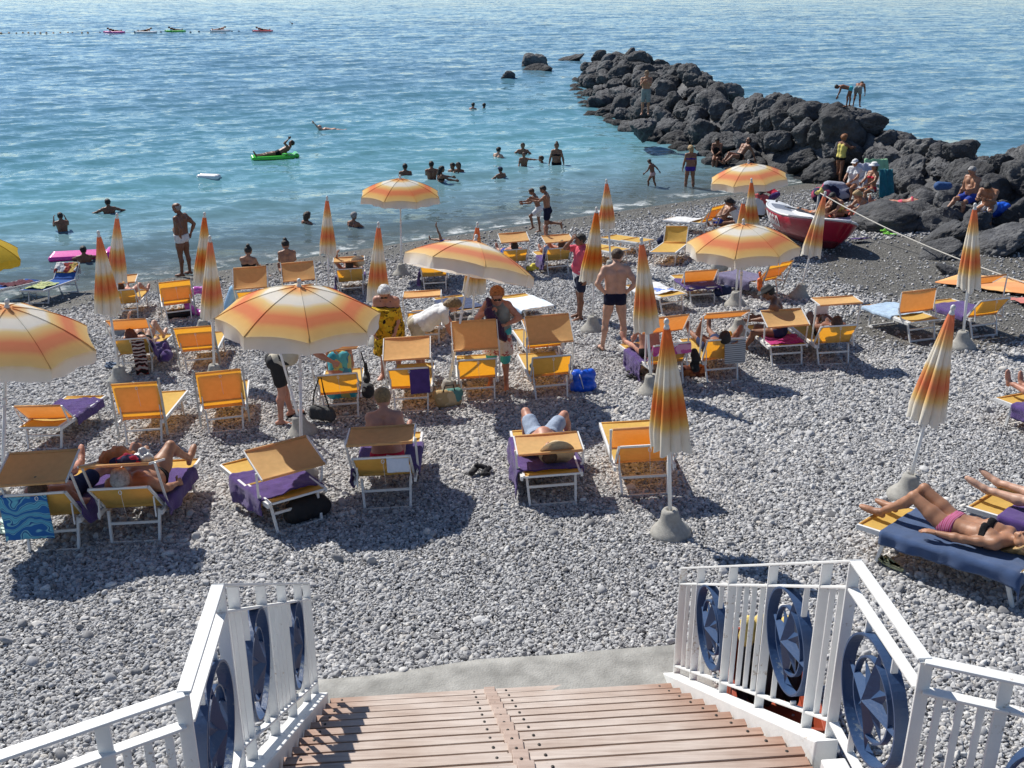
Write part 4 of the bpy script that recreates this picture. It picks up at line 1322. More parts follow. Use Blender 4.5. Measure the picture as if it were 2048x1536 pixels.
            mb.lathe([(0.105 * s, 0.0), (0.175 * s, -0.015 * s), (0.178 * s, -0.010 * s), (0.108 * s, 0.008 * s), (0.10 * s, 0.06 * s), (0.075 * s, 0.085 * s), (0.0, 0.088 * s)], 24, Mh)
            mb.build('sun_hat', mat, o)
        elif kind == 'cap':
            cl('cap', [hp_[0]], mat, 0.014 * s, [(-TH[:, 2], float(-TH[:, 2] @ hpt(0, 0, 0.045)))], 0.02, cr_)
            mb = MB()
            a_ = Vector(hpt(0, .09, .055)); mb.bar(a_, Vector(hpt(0, .17, .04)), 0.15 * s, 0.008, up=Vector(TH[:, 2]))
            mb.build('cap_peak', mat, o)
        elif kind == 'shoes':
            mb = MB()
            for q in 'lr':
                A_, fd = Vector(J['A' + q]), Vector(J['fd' + q])
                kd = Vector(J['A' + q] - J['K' + q]).normalized()
                mb.bar(A_ - fd * 0.08 * s + kd * 0.085 * s, A_ + fd * 0.20 * s + kd * 0.085 * s, 0.095 * s, 0.022, up=kd)
                mb.bar(A_ + fd * 0.05 * s + kd * 0.045 * s - kd.cross(fd) * 0.045 * s, A_ + fd * 0.05 * s + kd * 0.045 * s + kd.cross(fd) * 0.045 * s, 0.03, 0.012, up=kd)
            mb.build('sandals', mat, o)
    o['_J'] = 0
    del o['_J']
    return o, J

# ------------------------------------------------------------------ beach parasols
def canopy_open(seed, Rr=0.95, drop=0.36):
    rr = random.Random(seed)
    NR = 8; SUB = 8; n_ = NR * SUB
    rows = []; rad = []
    rhos = [0.0, 0.06, 0.14, 0.24, 0.34, 0.44, 0.54, 0.64, 0.74, 0.84, 0.92, 1.0]
    def rib(k, rho):
        an = 2 * math.pi * k / NR
        return Vector((Rr * rho * math.cos(an), Rr * rho * math.sin(an), -drop * (0.42 * rho + 0.58 * rho ** 2.2)))
    for rho in rhos:
        row = []
        for k in range(NR):
            a_, b_ = rib(k, rho), rib(k + 1, rho)
            for q in range(SUB):
                t = q / SUB
                p = a_.lerp(b_, t)
                sgz = 4 * t * (1 - t)
                p.z += 0.030 * sgz * rho * rho - 0.004 * sgz
                p.x *= 1 - 0.035 * sgz * rho ** 3; p.y *= 1 - 0.035 * sgz * rho ** 3
                row.append(p)
        rows.append(row); rad += [rho * 0.86] * n_
    mb = MB(); mb.grid(rows, True, True)
    for k in range(NR):
        pts = [rib(k, rho) + Vector((0, 0, 0.004)) for rho in rhos[1:]]
        n0 = len(mb.v); mb.tube(pts, 0.0045, 5)
        rad += [rho * 0.86 for rho in rhos[1:] for _ in range(5)]
    # valance: one loose flap per panel, parted at the ribs
    VV = []; vrad = []
    for k in range(NR):
        fl_ = rr.uniform(-0.5, 1.3); ph = rr.uniform(0, 6.28)
        base = rows[-1]
        fr_ = []
        for j in range(4):
            tj = j / 3
            row = []
            for q in range(SUB + 1):
                p0 = base[(k * SUB + q) % n_]
                t = q / SUB
                out_ = Vector((p0.x, p0.y, 0)).normalized()
                wv = (0.024 * math.sin(t * 9 + ph) + 0.012 * math.sin(t * 21 + 2 * ph)) * tj
                p = p0 + Vector((0, 0, -0.165 * tj * (1 - 0.22 * abs(t - 0.5) + 0.05 * math.sin(t * 12 + ph)))) + out_ * (0.05 * fl_ * tj * math.sin(math.pi * t) + wv)
                row.append(p)
            fr_.append(row)
        b0 = len(mb.v)
        mb.grid(fr_, True)
        for j in range(4): rad += [0.875 + 0.125 * j / 3] * (SUB + 1)
    me = mb.mesh('canopy', UMB)
    fattr(me, 'rad', rad)
    return me

def canopy_closed(seed, ln=1.20):
    rr = random.Random(seed)
    n_ = 96; m_ = 26
    rows = []; rad = []
    ph = rr.uniform(0, 6.28); am = [rr.uniform(0.6, 1.3) for _ in range(8)]
    dx, dy = rr.uniform(-0.05, 0.05), rr.uniform(-0.05, 0.05)
    hem = [rr.uniform(-0.05, 0.07) for _ in range(8)]
    for i in range(m_):
        t = i / (m_ - 1)
        row = []
        r0 = 0.034 + 0.165 * t ** 0.95 * (1 - 0.12 * max(0, t - 0.85) / 0.15)
        for k in range(n_):
            an = 2 * math.pi * k / n_
            f8 = an / (2 * math.pi) * 8
            kk = int(f8) % 8; fr_ = f8 - int(f8)
            pl = abs(math.sin(math.pi * fr_)) ** 0.7
            r_ = r0 * (0.70 + 0.40 * pl * am[kk] * min(1, t * 2.5) + 0.3 * (1 - min(1, t * 2.5)))
            r_ *= 1 + 0.05 * math.sin(3 * an + ph) * t
            tw = 0.35 * t * math.sin(ph)
            z = -ln * t - (hem[kk] * math.sin(math.pi * fr_) if t > 0.8 else 0) * (t - 0.8) / 0.2
            if t > .9: r_ *= 1 + 0.10 * math.sin(an * 11 + ph) * (t - .9) * 10
            row.append(Vector((r_ * math.cos(an + tw) + dx * t * t, r_ * math.sin(an + tw) + dy * t * t, z)))
            rad.append(t)
        rows.append(row)
    mb = MB(); mb.grid(rows, True, True)
    me = mb.mesh('folded_canopy', UMBC)
    fattr(me, 'rad', rad)
    return me

def base_mesh():
    mb = MB()
    mb.lathe([(0.175, -0.10), (0.205, -0.02), (0.212, 0.025), (0.205, 0.05), (0.175, 0.085), (0.135, 0.125), (0.108, 0.17), (0.095, 0.22), (0.088, 0.265), (0.074, 0.288), (0.040, 0.295), (0.034, 0.27)], 28)
    return mb.mesh('concrete_base', CONCRETE)
BASE_ME = base_mesh()
OPEN_ME = [canopy_open(i) for i in range(4)]
CLOSED_ME = [canopy_closed(20 + i) for i in range(6)]
def pole_mesh(h):
    mb = MB()
    mb.tube([(0, 0, 0.1), (0, 0, h * 0.56)], 0.0205, 12)
    mb.tube([(0, 0, h * 0.56 + 0.002), (0, 0, h)], 0.0165, 12)
    mb.tube([(0, 0, h * 0.56 - 0.05), (0, 0, h * 0.56 + 0.01)], 0.026, 12)
    return mb.mesh('pole', WHITE_PAINT)
def finial_mesh():
    mb = MB()
    mb.lathe([(0.018, -0.03), (0.030, -0.005), (0.024, 0.02), (0.017, 0.03), (0.026, 0.045), (0.024, 0.075), (0.012, 0.09)], 14)
    return mb.mesh('finial', simple('pale_plastic', (0.62, 0.61, 0.58), rough=0.35, var=0.08))
FIN_ME = finial_mesh()
up_rnd = random.Random(31)
def parasol(label, base, top, opened, seed, group, tilt=None, ln=None, rot=None):
    """base: point on the beach; top: point in space where the finial is"""
    ax = (top - base); H_ = ax.length
    q = Vector((0, 0, 1)).rotation_difference(ax.normalized())
    M = Matrix.Translation(base) @ q.to_matrix().to_4x4()
    root = empty('beach_parasol', M, label, 'parasol', group)
    link('concrete_base', BASE_ME, root)
    po_ = link('pole', pole_mesh(H_ - 0.03), root)
    rz = up_rnd.uniform(0, 6.28) if rot is None else rot
    if opened:
        T = Matrix.Translation((0, 0, H_ - 0.06))
        if tilt is not None:
            T = T @ Matrix.Rotation(R(tilt[0]), 4, Vector(tilt[1]))
        c_ = link('canopy', OPEN_ME[seed % 4], root)
        c_.matrix_local = T @ Matrix.Rotation(rz, 4, 'Z')
        fn_ = link('finial', FIN_ME, root); fn_.matrix_local = T
        for k in range(8):
            an = 2 * math.pi * k / 8
            mb = MB()
            pts = []
            for rho in (0.03, 0.3, 0.6, 0.85, 1.0):
                pts.append(Vector((0.945 * rho * math.cos(an), 0.945 * rho * math.sin(an), -0.36 * (0.42 * rho + 0.58 * rho ** 2.2) - 0.008)))
            mb.tube(pts, 0.005, 6)
            mb.tube([pts[2], Vector((0.02 * math.cos(an), 0.02 * math.sin(an), -0.42))], 0.004, 6)
            rb = mb.build('rib', WHITE_PAINT, root); rb.matrix_local = T @ Matrix.Rotation(rz, 4, 'Z')
    else:
        c_ = link('folded_canopy', CLOSED_ME[seed % 6], root)
        k = (ln or 1.2) / 1.2
        c_.matrix_local = Matrix.Translation((0, 0, H_ - 0.05)) @ Matrix.Rotation(rz, 4, 'Z') @ Matrix.Diagonal((1, 1, k, 1))
        fn_ = link('finial', FIN_ME, root); fn_.matrix_local = Matrix.Translation((0, 0, H_ - 0.035))
    return root

# ------------------------------------------------------------------ sun loungers
SEAT_Z = 0.37
def leg_frame(y_top, y_bot, w_top, w_bot, bars):
    mb = MB()
    for sg in (-1, 1):
        mb.bar((sg * w_top, y_top, 0.35), (sg * w_bot, y_bot, -0.03), 0.026, 0.034, up=(0, 1, 0))
    for t in bars:
        a_ = Vector((w_top, y_top, 0.35)).lerp(Vector((w_bot, y_bot, -0.03)), t)
        mb.bar((-a_.x + 0.012, a_.y, a_.z), (a_.x - 0.012, a_.y, a_.z), 0.020, 0.030)
    return mb.mesh('leg_frame', ALU)
REAR_LEG = leg_frame(0.10, 0.0, 0.275, 0.255, (0.36, 0.90))
FRONT_LEG = leg_frame(1.18, 1.30, 0.295, 0.275, (0.90,))
def rails_mesh(y0, y1):
    mb = MB()
    for sg in (-1, 1):
        mb.bar((sg * 0.335, y0, 0.352), (sg * 0.335, y1, 0.352), 0.028, 0.05)
    mb.bar((-0.319, y1 - 0.016, 0.352), (0.319, y1 - 0.016, 0.352), 0.028, 0.05)
    mb.bar((-0.319, y0 + 0.3, 0.340), (0.319, y0 + 0.3, 0.340), 0.02, 0.02)
    return mb.mesh('frame', ALU)
_cache = {}
def cached(key, fn):
    if key not in _cache: _cache[key] = fn()
    return _cache[key]
def cloth_panel(name, A, B, C_, D_, sag_, mat, n1=10, n2=10, nrm=None):
    """quad A B C D (A-B one end, D-C the other), sagging along -nrm"""
    A, B, C_, D_ = map(Vector, (A, B, C_, D_))
    nn = (B - A).cross(D_ - A).normalized()
    if nn.z < 0: nn = -nn
    mb = MB()
    rows = []
    for i in range(n1 + 1):
        t = i / n1
        rows.append([A.lerp(D_, t).lerp(B.lerp(C_, t), k / n2) - nn * (sag_ * (1 - (2 * k / n2 - 1) ** 2) * (1 - (2 * t - 1) ** 4)) for k in range(n2 + 1)])
    mb.grid(rows)
    # hemmed ends wrapped round the tubes
    mb.tube([A, B], 0.017, 8); mb.tube([D_, C_], 0.017, 8)
    return mb.mesh(name, mat)
lg_rnd = random.Random(77)
def back_len(phi): return 0.66 if phi < 15 else (0.56 if phi > 70 else 0.47)
def lounger(label, M, phi=46, piv=None, canopy=None, group='sun loungers with shade flaps standing in rows', seat=None, top=None, folded=False, back=True):
    """local frame: rear feet at y = 0, foot end at y = 1.45, +Y towards the feet"""
    seat = seat or SEAT_YELLOW; top = top or CANOPY_TAN
    if piv is None: piv = 0.62 if phi < 15 else 0.13
    Lb = back_len(phi)
    root = empty('sun_lounger', M, label, 'sun lounger', group)
    link('frame', cached('rails', lambda: rails_mesh(-0.02, 1.47)), root)
    link('rear_leg_frame', REAR_LEG, root)
    link('front_leg_frame', FRONT_LEG, root)
    pv = round(piv, 2)
    link('seat', cached(('seat', pv, seat.name), lambda: cloth_panel('seat', (-0.318, pv + 0.03, SEAT_Z), (0.318, pv + 0.03, SEAT_Z), (0.318, 1.45, SEAT_Z), (-0.318, 1.45, SEAT_Z), 0.035, seat)), root)
    cb, sb = math.cos(R(phi)), math.sin(R(phi))
    if back:
        def bk():
            a_ = 0.30
            return cloth_panel('backrest', (-a_, piv - 0.02 * cb, SEAT_Z + 0.012 + 0.02 * sb), (a_, piv - 0.02 * cb, SEAT_Z + 0.012 + 0.02 * sb), (a_, piv - Lb * cb, SEAT_Z + 0.012 + Lb * sb), (-a_, piv - Lb * cb, SEAT_Z + 0.012 + Lb * sb), 0.025, seat)
        b_ = link('backrest', cached(('back', phi, pv, seat.name), bk), root)
        def bf():
            mb = MB()
            for sg in (-1, 1):
                mb.bar((sg * 0.312, piv, SEAT_Z + 0.012), (sg * 0.312, piv - (Lb + 0.01) * cb, SEAT_Z + 0.012 + (Lb + 0.01) * sb), 0.022, 0.028)
            e = Vector((0, piv - (Lb + 0.012) * cb, SEAT_Z + 0.012 + (Lb + 0.012) * sb))
            mb.bar(e + Vector((-0.30, 0, 0)), e + Vector((0.30, 0, 0)), 0.022, 0.022)
            if phi > 15:
                for sg in (-1, 1):   # ratchet stay
                    mb.bar((sg * 0.29, piv - 0.55 * Lb * cb, SEAT_Z + 0.55 * Lb * sb), (sg * 0.30, piv - 0.62 * Lb * cb - 0.02, SEAT_Z - 0.03), 0.014, 0.02)
            return mb.mesh('backrest_frame', ALU)
        link('backrest_frame', cached(('bf', phi, pv), bf), b_)
        def ring():
            mb = MB()
            e = Vector((0.02, piv - Lb * cb - 0.02, SEAT_Z + Lb * sb - 0.02))
            mb.tube([e + Vector((0.016 * math.cos(k * .7), -0.012, 0.022 * math.sin(k * .7))) for k in range(10)], 0.004, 5)
            mb.tube([e, e + Vector((0.004, 0.012, -0.16)), e + Vector((0.01, 0.03, -0.30))], 0.002, 4)
            return mb.mesh('pull_cord', WHITE_PAINT)
        if phi > 15: link('pull_cord', cached(('pc', phi, pv), ring), b_)
    if folded:
        # shade flap swung right down behind the backrest
        mbp = cloth_panel('canopy', (-0.335, piv - 0.10 * cb - .035, SEAT_Z + 0.10 * sb + .02), (0.335, piv - 0.10 * cb - .035, SEAT_Z + 0.10 * sb + .02), (0.335, piv - 0.60 * cb - 0.035, SEAT_Z + 0.60 * sb + 0.02), (-0.335, piv - 0.60 * cb - 0.035, SEAT_Z + 0.60 * sb + 0.02), 0.0, seat)
        link('canopy', mbp, root)
        for sg in (-1, 1):
            mb = MB()
            mb.bar((sg * 0.365, piv - 0.62 * cb - 0.02, SEAT_Z + 0.68 * sb), (sg * 0.365, piv - 0.12, 0.12), 0.022, 0.03, up=(1, 0, 0))
            mb.build('canopy_arm', GREY_ALU, root)
    elif canopy:
        yn, zn, tau = canopy[:3]
        if phi >= 15: yn -= 0.20; zn += 0.09
        zn /= M.to_scale().x ** 0.8
        dp = canopy[3] if len(canopy) > 3 else 0.46
        ct, s_t = math.cos(R(tau)), math.sin(R(tau))
        n0 = Vector((0, yn, zn)); f0 = n0 + Vector((0, dp * ct, dp * s_t))
        w = 0.355
        cp_ = link('canopy', cloth_panel('canopy', n0 + Vector((-w, 0, 0)), n0 + Vector((w, 0, 0)), f0 + Vector((w, 0, 0)), f0 + Vector((-w, 0, 0)), lg_rnd.uniform(0.02, 0.045), top), root)
        mb = MB()
        for sg in (-1, 1):
            mb.bar(n0 + Vector((sg * (w + 0.014), 0, 0)), f0 + Vector((sg * (w + 0.014), 0, 0)), 0.014, 0.022)
        mb.build('canopy_frame', ALU, cp_)
        ya = min(0.16, piv - 0.02)
        for sg in (-1, 1):
            mb = MB()
            mb.bar((sg * 0.368, ya, 0.40), n0.lerp(f0, 0.25 if tau > -30 else 0.0) + Vector((sg * 0.382, 0, 0)), 0.014, 0.024, up=(1, 0, 0))
            mb.lathe([(0.02, -0.01), (0.022, 0), (0.02, 0.01)], 8, Matrix.Translation((sg * 0.352, ya, 0.40)) @ Matrix.Rotation(R(90), 4, 'Y'))
            mb.build('canopy_arm', ALU, root)
    return root

def bed_path(phi, piv, a):
    """point and normal of the lounging surface a metres from the foot end"""
    d1 = 1.46 - piv
    if a <= d1: return Vector((0, 1.46 - a, SEAT_Z)), Vector((0, 0, 1))
    b_ = a - d1
    cb, sb = math.cos(R(phi)), math.sin(R(phi))
    return Vector((0, piv - b_ * cb, SEAT_Z + 0.012 + b_ * sb)), Vector((0, sb, cb))

def towel(label, M, phi, piv, a0, a1, l_, r_, mat, name='towel', group=None, cat='towel', rise=0.018, fold=0.02, seed=0, head_drop=0.0, skew=0.0):
    """cloth laid over a lounger from a0 to a1 metres from its foot end; l_ and r_ say how far it reaches left and right of the middle (past 0.35 it hangs down)"""
    rr = random.Random(seed * 13 + 5)
    off = Vector((rr.uniform(0, 40), rr.uniform(0, 40), 0))
    na, nw = 44, 46
    rows = []
    for i in range(na + 1):
        a = a0 + (a1 - a0) * i / na
        row = []
        drop = 0
        aa = a
        mx_ = 1.46 - piv + back_len(phi)
        if a > mx_: drop = a - mx_; aa = mx_
        p, nn = bed_path(phi, piv, aa)
        for k in range(nw + 1):
            x = -l_ + (l_ + r_) * k / nw + skew * (i / na - 0.5)
            f = mnoise.fractal(Vector((x * 3.2, a * 2.6, 0)) + off, 0.8, 2.0, 4)
            f2 = mnoise.noise(Vector((x * 9, a * 3.0, 3)) + off)
            ex = max(0, abs(x) - 0.355)
            sx = max(-0.355, min(0.355, x))
            q = Vector((sx, p.y, p.z)) + nn * (rise + fold * 0.9 * max(-.5, f) + 0.008 * f2)
            if ex > 0:
                sw = 0.045 * mnoise.noise(Vector((a * 5.5, 2, 0)) + off) + 0.03 * math.sin(a * 13 + off.x)
                q = q + Vector((math.copysign(min(ex, 0.02) + max(0, sw) * min(1, ex * 5) + 0.06 * f * min(1, ex * 4), x), 0, -ex * (1 + 0.12 * f)))
            if drop > 0:
                q = q + Vector((0, -min(0.03, drop) - 0.02 * f, -drop))
            q.z = max(q.z, 0.015)
            row.append(q)
        rows.append(row)
    mb = MB(); mb.grid(rows)
    o = mb.build(name, mat, None, M, 0, 0.010)
    return tag(o, label, cat, group)

def ground_cloth(label, c, w, d, yaw, mat, cat='towel', group=None, seed=0, bump=0.03, name='towel'):
    rr = random.Random(seed + 3); off = Vector((rr.uniform(0, 40), 0, 0))
    M = ground_frame(c.x, c.y, yaw)
    rows = []
    for i in range(31):
        row = []
        for k in range(31):
            x, y_ = (k / 30 - .5) * w, (i / 30 - .5) * d
            f = mnoise.fractal(Vector((x * 2.5, y_ * 2.5, 0)) + off, 0.8, 2, 4)
            row.append(Vector((x + 0.05 * f, y_ + 0.05 * mnoise.noise(Vector((y_ * 3, x, 1)) + off), 0.05 + bump * (f + 0.3))))
        rows.append(row)
    mb = MB(); mb.grid(rows)
    return tag(mb.build(name, mat, None, M, 0, 0.012), label, cat, group)

def lump(name, label, cat, M, prims, mat, h=0.012, k=0.03, wob=(0.006, 40), infl=0, cuts=(), group=None):
    """soft rounded thing: bag, heap of clothes"""
    V_, Q_ = soft([(vv(*a_), vv(*b_), ra, rb) for a_, b_, ra, rb in prims], h, k, cuts, infl, wob)
    o = link(name, mesh_np(name, V_, Q_, True, mat), None, M)
    return tag(o, label, cat, group)

# ------------------------------------------------------------------ the parasols
GO = 'open orange and white parasols on the beach'
GC = 'folded orange and white parasols on the beach'
for (lab, b_, t_, yt, seed, tilt, rot) in (
    ('wide open striped parasol shading the stooping man in black shorts', (603, 950), (598, 562), None, 0, None, 0.30),
    ('open striped parasol cut off by the left edge of the photo', (4, 1022), (14, 603), None, 1, None, 0.1),
    ('open striped parasol on a slanting pole, tilted over the woman in sunglasses', (892, 795), (952, 473), None, 2, (17, (-1, 0.02, 0)), 0.2),
    ('open striped parasol at the water, bathers showing above it', (803, 551), (800, 352), None, 3, None, 0.5),
    ('open striped parasol farthest off, beside the dark boulders', (1500, 500), (1497, 322), None, 1, None, 0.2),
    ('open striped parasol in front of the red boat', (1478, 668), (1487, 441), None, 2, None, 0.45)):
    p = G(*b_)
    k, m_ = ray(*t_)
    tp_ = Vector((k * p.y, p.y, CAM_H - m_ * p.y))
    parasol(lab, p, tp_, True, seed, GO, tilt, rot=rot)
for i, (lab, b_, t_, dy, ln) in enumerate((
    ('folded parasol leaning over the lounger with the red haired reader', (241, 765), (197, 468), 0, 1.22),
    ('folded parasol standing behind the leaning one, near the pink float', (234, 668), (234, 432), 0, 1.2),
    ('folded parasol by the pink ring, hidden by the one in front of it', (405, 668), (409, 430), 0, 1.2),
    ('folded parasol rising behind the empty upright lounger with its shade down', (429, 762), (420, 478), 0, 1.22),
    ('folded parasol between the two women bathing off the shore', (658, 600), (654, 397), 0, 1.12),
    ('folded parasol behind the white haired woman', (757, 690), (757, 450), 0, 1.25),
    ('folded parasol poking up behind the tilted open one', (944, 662), (955, 450), 0, 1.2),
    ('folded parasol nearest the waterline, above the man in pink', (1222, 545), (1213, 363), 0, 1.0),
    ('folded parasol between the man in pink and the man in navy trunks', (1184, 662), (1193, 420), 0, 1.2),
    ('folded parasol right of the man in navy trunks', (1304, 786), (1283, 482), 0, 1.25),
    ('folded parasol nearest the stair, by the empty lounger', (1341, 1068), (1333, 648), 0, 1.22),
    ('folded parasol half hidden behind the open one by the boat', (1470, 612), (1487, 402), 0, 1.2),
    ('folded parasol beside the seated dark haired woman by the water', (1500, 520), (1503, 361), 0, 1.1),
    ('folded parasol leaning in front of the red boat', (1598, 596), (1650, 388), 0, 1.15),
    ('folded parasol at the right, near the white rope', (1924, 696), (1950, 413), 0, 1.2),
    ('folded parasol leaning alone on bare pebbles at the right', (1812, 996), (1905, 620), 0, 1.15))):
    p = G(*b_)
    k, m_ = ray(*t_)
    yy = p.y + dy
    parasol(lab, p, Vector((k * yy, yy, CAM_H - m_ * yy)), False, i, GC, ln=ln)
# yellow parasol mostly out of the frame on the left
MATS_Y = fabric('yellow_parasol_cloth', (0.75, 0.50, 0.05), trans=0.35)
p = G(-62, 640)
k, m_ = ray(-52, 462)
ypar = parasol('plain yellow parasol, only its fringed edge showing at the left of the photo', p, Vector((k * p.y, p.y, CAM_H - m_ * p.y)), True, 3, None, rot=.1)
for ch in ypar.children:
    if ch.name.startswith('canopy'):
        ch.data = ch.data.copy(); ch.data.materials[0] = MATS_Y

# ------------------------------------------------------------------ the loungers
def LM(u, v, yaw=None, foot=None):
    p = G(u, v)
    if foot is not None:
        q = G(foot[0], foot[1], 0.36)
        yaw = -math.degrees(math.atan2(q.x - p.x, q.y - p.y))
    M = ground_frame(p.x, p.y, yaw)
    return M @ Matrix.Scale(0.90, 4) if v < 960 else M
LG = {}
def LN(key, label, M, **kw):
    LG[key] = (M, kw.get('phi', 46), kw.get('piv') if kw.get('piv') is not None else (0.62 if kw.get('phi', 46) < 15 else 0.13))
    return lounger(label, M, **kw)

LN('L1', 'yellow lounger with raised tan shade, blue fish towel over its back', LM(109, 1104, 3), phi=50, canopy=(-0.05, 0.80, 20, 0.50))
LN('L2', 'yellow lounger of the big bellied man, clothes heaped on its flat shade', LM(272, 1086, 1), phi=46, canopy=(-0.02, 0.90, -16, 0.46))
LN('L3', 'yellow lounger turned sideways under a rumpled purple towel, tan shade over its head end', LM(601, 1054, foot=(487, 912)), phi=0, canopy=(-0.02, 0.66, 22, 0.5))
LN('L4', 'yellow lounger of the sitting woman in the red bikini', LM(776, 1019, 2), phi=44, canopy=(-0.04, 0.79, 4, 0.46))
LN('L5', 'yellow lounger of the sleeper under a straw hat', LM(1106, 1010, 5), phi=0, canopy=(0.02, 0.62, 6, 0.46))
LN('L6', 'empty yellow lounger by the nearest folded parasol', LM(1290, 992, 2), phi=41, canopy=(0.12, 0.76, -52, 0.40))
LN('L7', 'yellow lounger of the sunbather in the black bikini top', ground_frame(4.56, 7.77, 42.5), phi=0)
LN('L8', 'yellow lounger with purple towel and two bare legs at the right edge', ground_frame(5.70, 8.02, 41), phi=0)
LN('L9', 'yellow lounger with one raised bare foot at the right edge', LM(2195, 905, foot=(2050, 793)), phi=0)
LN('L10', 'yellow lounger at the left edge, orange shade and crumpled purple towel', LM(90, 900, -4), phi=0, canopy=(0.02, 0.64, -44, 0.42))
LN('L11', 'empty upright lounger seen from behind, left one of the pair', LM(289, 889, 3), phi=78, piv=0.14, folded=True)
LN('L12', 'empty upright lounger seen from behind, by the standing bag carrier', LM(453, 864, 12), phi=80, piv=0.14, folded=True)
LN('L13', 'yellow lounger of the woman in the turquoise dress', LM(684, 836, 6), phi=54, canopy=(-0.02, 1.0, -12, 0.44))
LN('L14', 'yellow lounger with a purple towel hung over its back', LM(824, 824, 2), phi=54, canopy=(0.0, 0.77, 30, 0.48))
LN('L15', 'yellow lounger with a big raised shade beside the slanting parasol pole', LM(958, 803, 4), phi=52, canopy=(0.05, 0.76, 47, 0.52))
LN('L16', 'yellow lounger with a big raised shade next to the bright blue bag', LM(1104, 798, 8), phi=53, canopy=(0.05, 0.82, 46, 0.50))
LN('L17', 'yellow lounger of the blonde woman on a pink towel', LM(1337, 772, 14), phi=53, canopy=(0.18, 1.0, -48, 0.42))
LN('L18', 'yellow lounger with grey striped towel and papers on its back', LM(1445, 764, 7), phi=55, canopy=(-0.05, 1.06, -24, 0.44))
LN('L19', 'yellow lounger of the woman in the black hat', LM(1574, 732, 4), phi=0, canopy=(-0.02, 0.66, 22, 0.48))
LN('L20', 'yellow lounger of the reader holding a white book', LM(1667, 730, 3), phi=49, canopy=(-0.04, 0.95, 2, 0.46))
LN('L21', 'yellow lounger seen from the side with a pale blue towel', LM(1845, 681, foot=(1787, 617)), phi=0, canopy=(0.25, 0.46, 98, 0.40))
LN('L22', 'yellow lounger beside the parasol at the right, purple towel on it', LM(1969, 673, 14), phi=48, canopy=(0.22, 0.94, -30, 0.42))
LN('L23', 'yellow lounger of the red haired person with raised knees', LM(277, 748, 4), phi=47, canopy=(-0.02, 0.92, -36, 0.42))
LN('L24', 'empty yellow lounger with the shade folded flat on its raised back', LM(402, 742, 8), phi=58, folded=True)
LN('L25', 'yellow lounger hidden behind the leaning folded parasol', LM(253, 640, 10), phi=48, canopy=(-0.02, 0.74, 12, 0.45))
LN('L26', 'yellow lounger with a flat orange back, dark bag beneath it', LM(360, 642, 20), phi=66, folded=True)
LN('L27', 'yellow lounger with a tall orange shade, behind the wide open parasol', LM(512, 645, 8), phi=50, canopy=(0.0, 0.66, 50, 0.52))
LN('L28', 'yellow lounger with a tan shade in front of the girl with the bun', LM(606, 628, 12), phi=40, canopy=(0.0, 0.66, 46, 0.48))
LN('L29', 'yellow lounger with a straw hat and a dozing person under its shade', LM(705, 594, 8), phi=46, canopy=(-0.02, 0.74, 4, 0.45))
LN('L30', 'yellow lounger with purple towel left of the tilted parasol', LM(871, 584, 4), phi=46)
LN('L31', 'yellow lounger behind the white haired woman, flat tan shade', LM(852, 692, 3), phi=48, canopy=(-0.02, 0.86, 2, 0.46))
LN('L32', 'flat yellow lounger with a navy towel behind the slanting pole', LM(938, 655, 20), phi=0)
LN('L33', 'flat yellow lounger with a blue and white towel behind the woman in sunglasses', LM(1078, 652, 22), phi=0)
LN('L34', 'yellow lounger with a tan shade tucked behind the one by the blue bag', LM(1092, 737, 10), phi=46, canopy=(-0.02, 0.62, 12, 0.46))
LN('L35', 'yellow lounger of the sleeper nearest the waterline', LM(1031, 553, 10), phi=46, canopy=(-0.02, 0.76, 20, 0.46))
LN('L36', 'yellow lounger just left of the man in the pink shirt', LM(1117, 550, 12), phi=45, canopy=(-0.02, 0.72, 14, 0.44))
LN('L37', 'flat yellow lounger between two folded parasols by the shore', LM(1240, 530, 34), phi=0)
LN('L37b', 'flat yellow lounger farther down, behind the flat one by the folded parasols', LM(1290, 510, 38), phi=0)
LN('L38', 'yellow lounger facing the stair, dark bag hanging off its back', LM(1352, 512, 158), phi=58)
LN('L39', 'yellow lounger with purple towel and orange shade left of the open parasol by the boat', LM(1406, 609, foot=(1372, 548)), phi=0, canopy=(0.14, 0.66, -46, 0.40))
LN('L40', 'flat yellow lounger under a white and blue towel beside the folded parasol', LM(1346, 626, 24), phi=0)
LN('L41', 'lounger with violet grey towel and orange back right of the parasol pole', LM(1540, 596, foot=(1462, 545)), phi=46, folded=True)
LN('L42', 'lounger with orange back and white towel behind the open parasol by the boat', LM(1420, 468, 48), phi=50, folded=True)
LN('L43', 'blue lounger facing the stair with clothes and towels thrown on it', LM(140, 584, 168), phi=50, seat=BLUE_MESH, group='blue loungers by the shore')
LN('L44', 'blue lounger cut off by the left edge of the photo', LM(-30, 612, -30), phi=0, seat=BLUE_MESH, group='blue loungers by the shore')

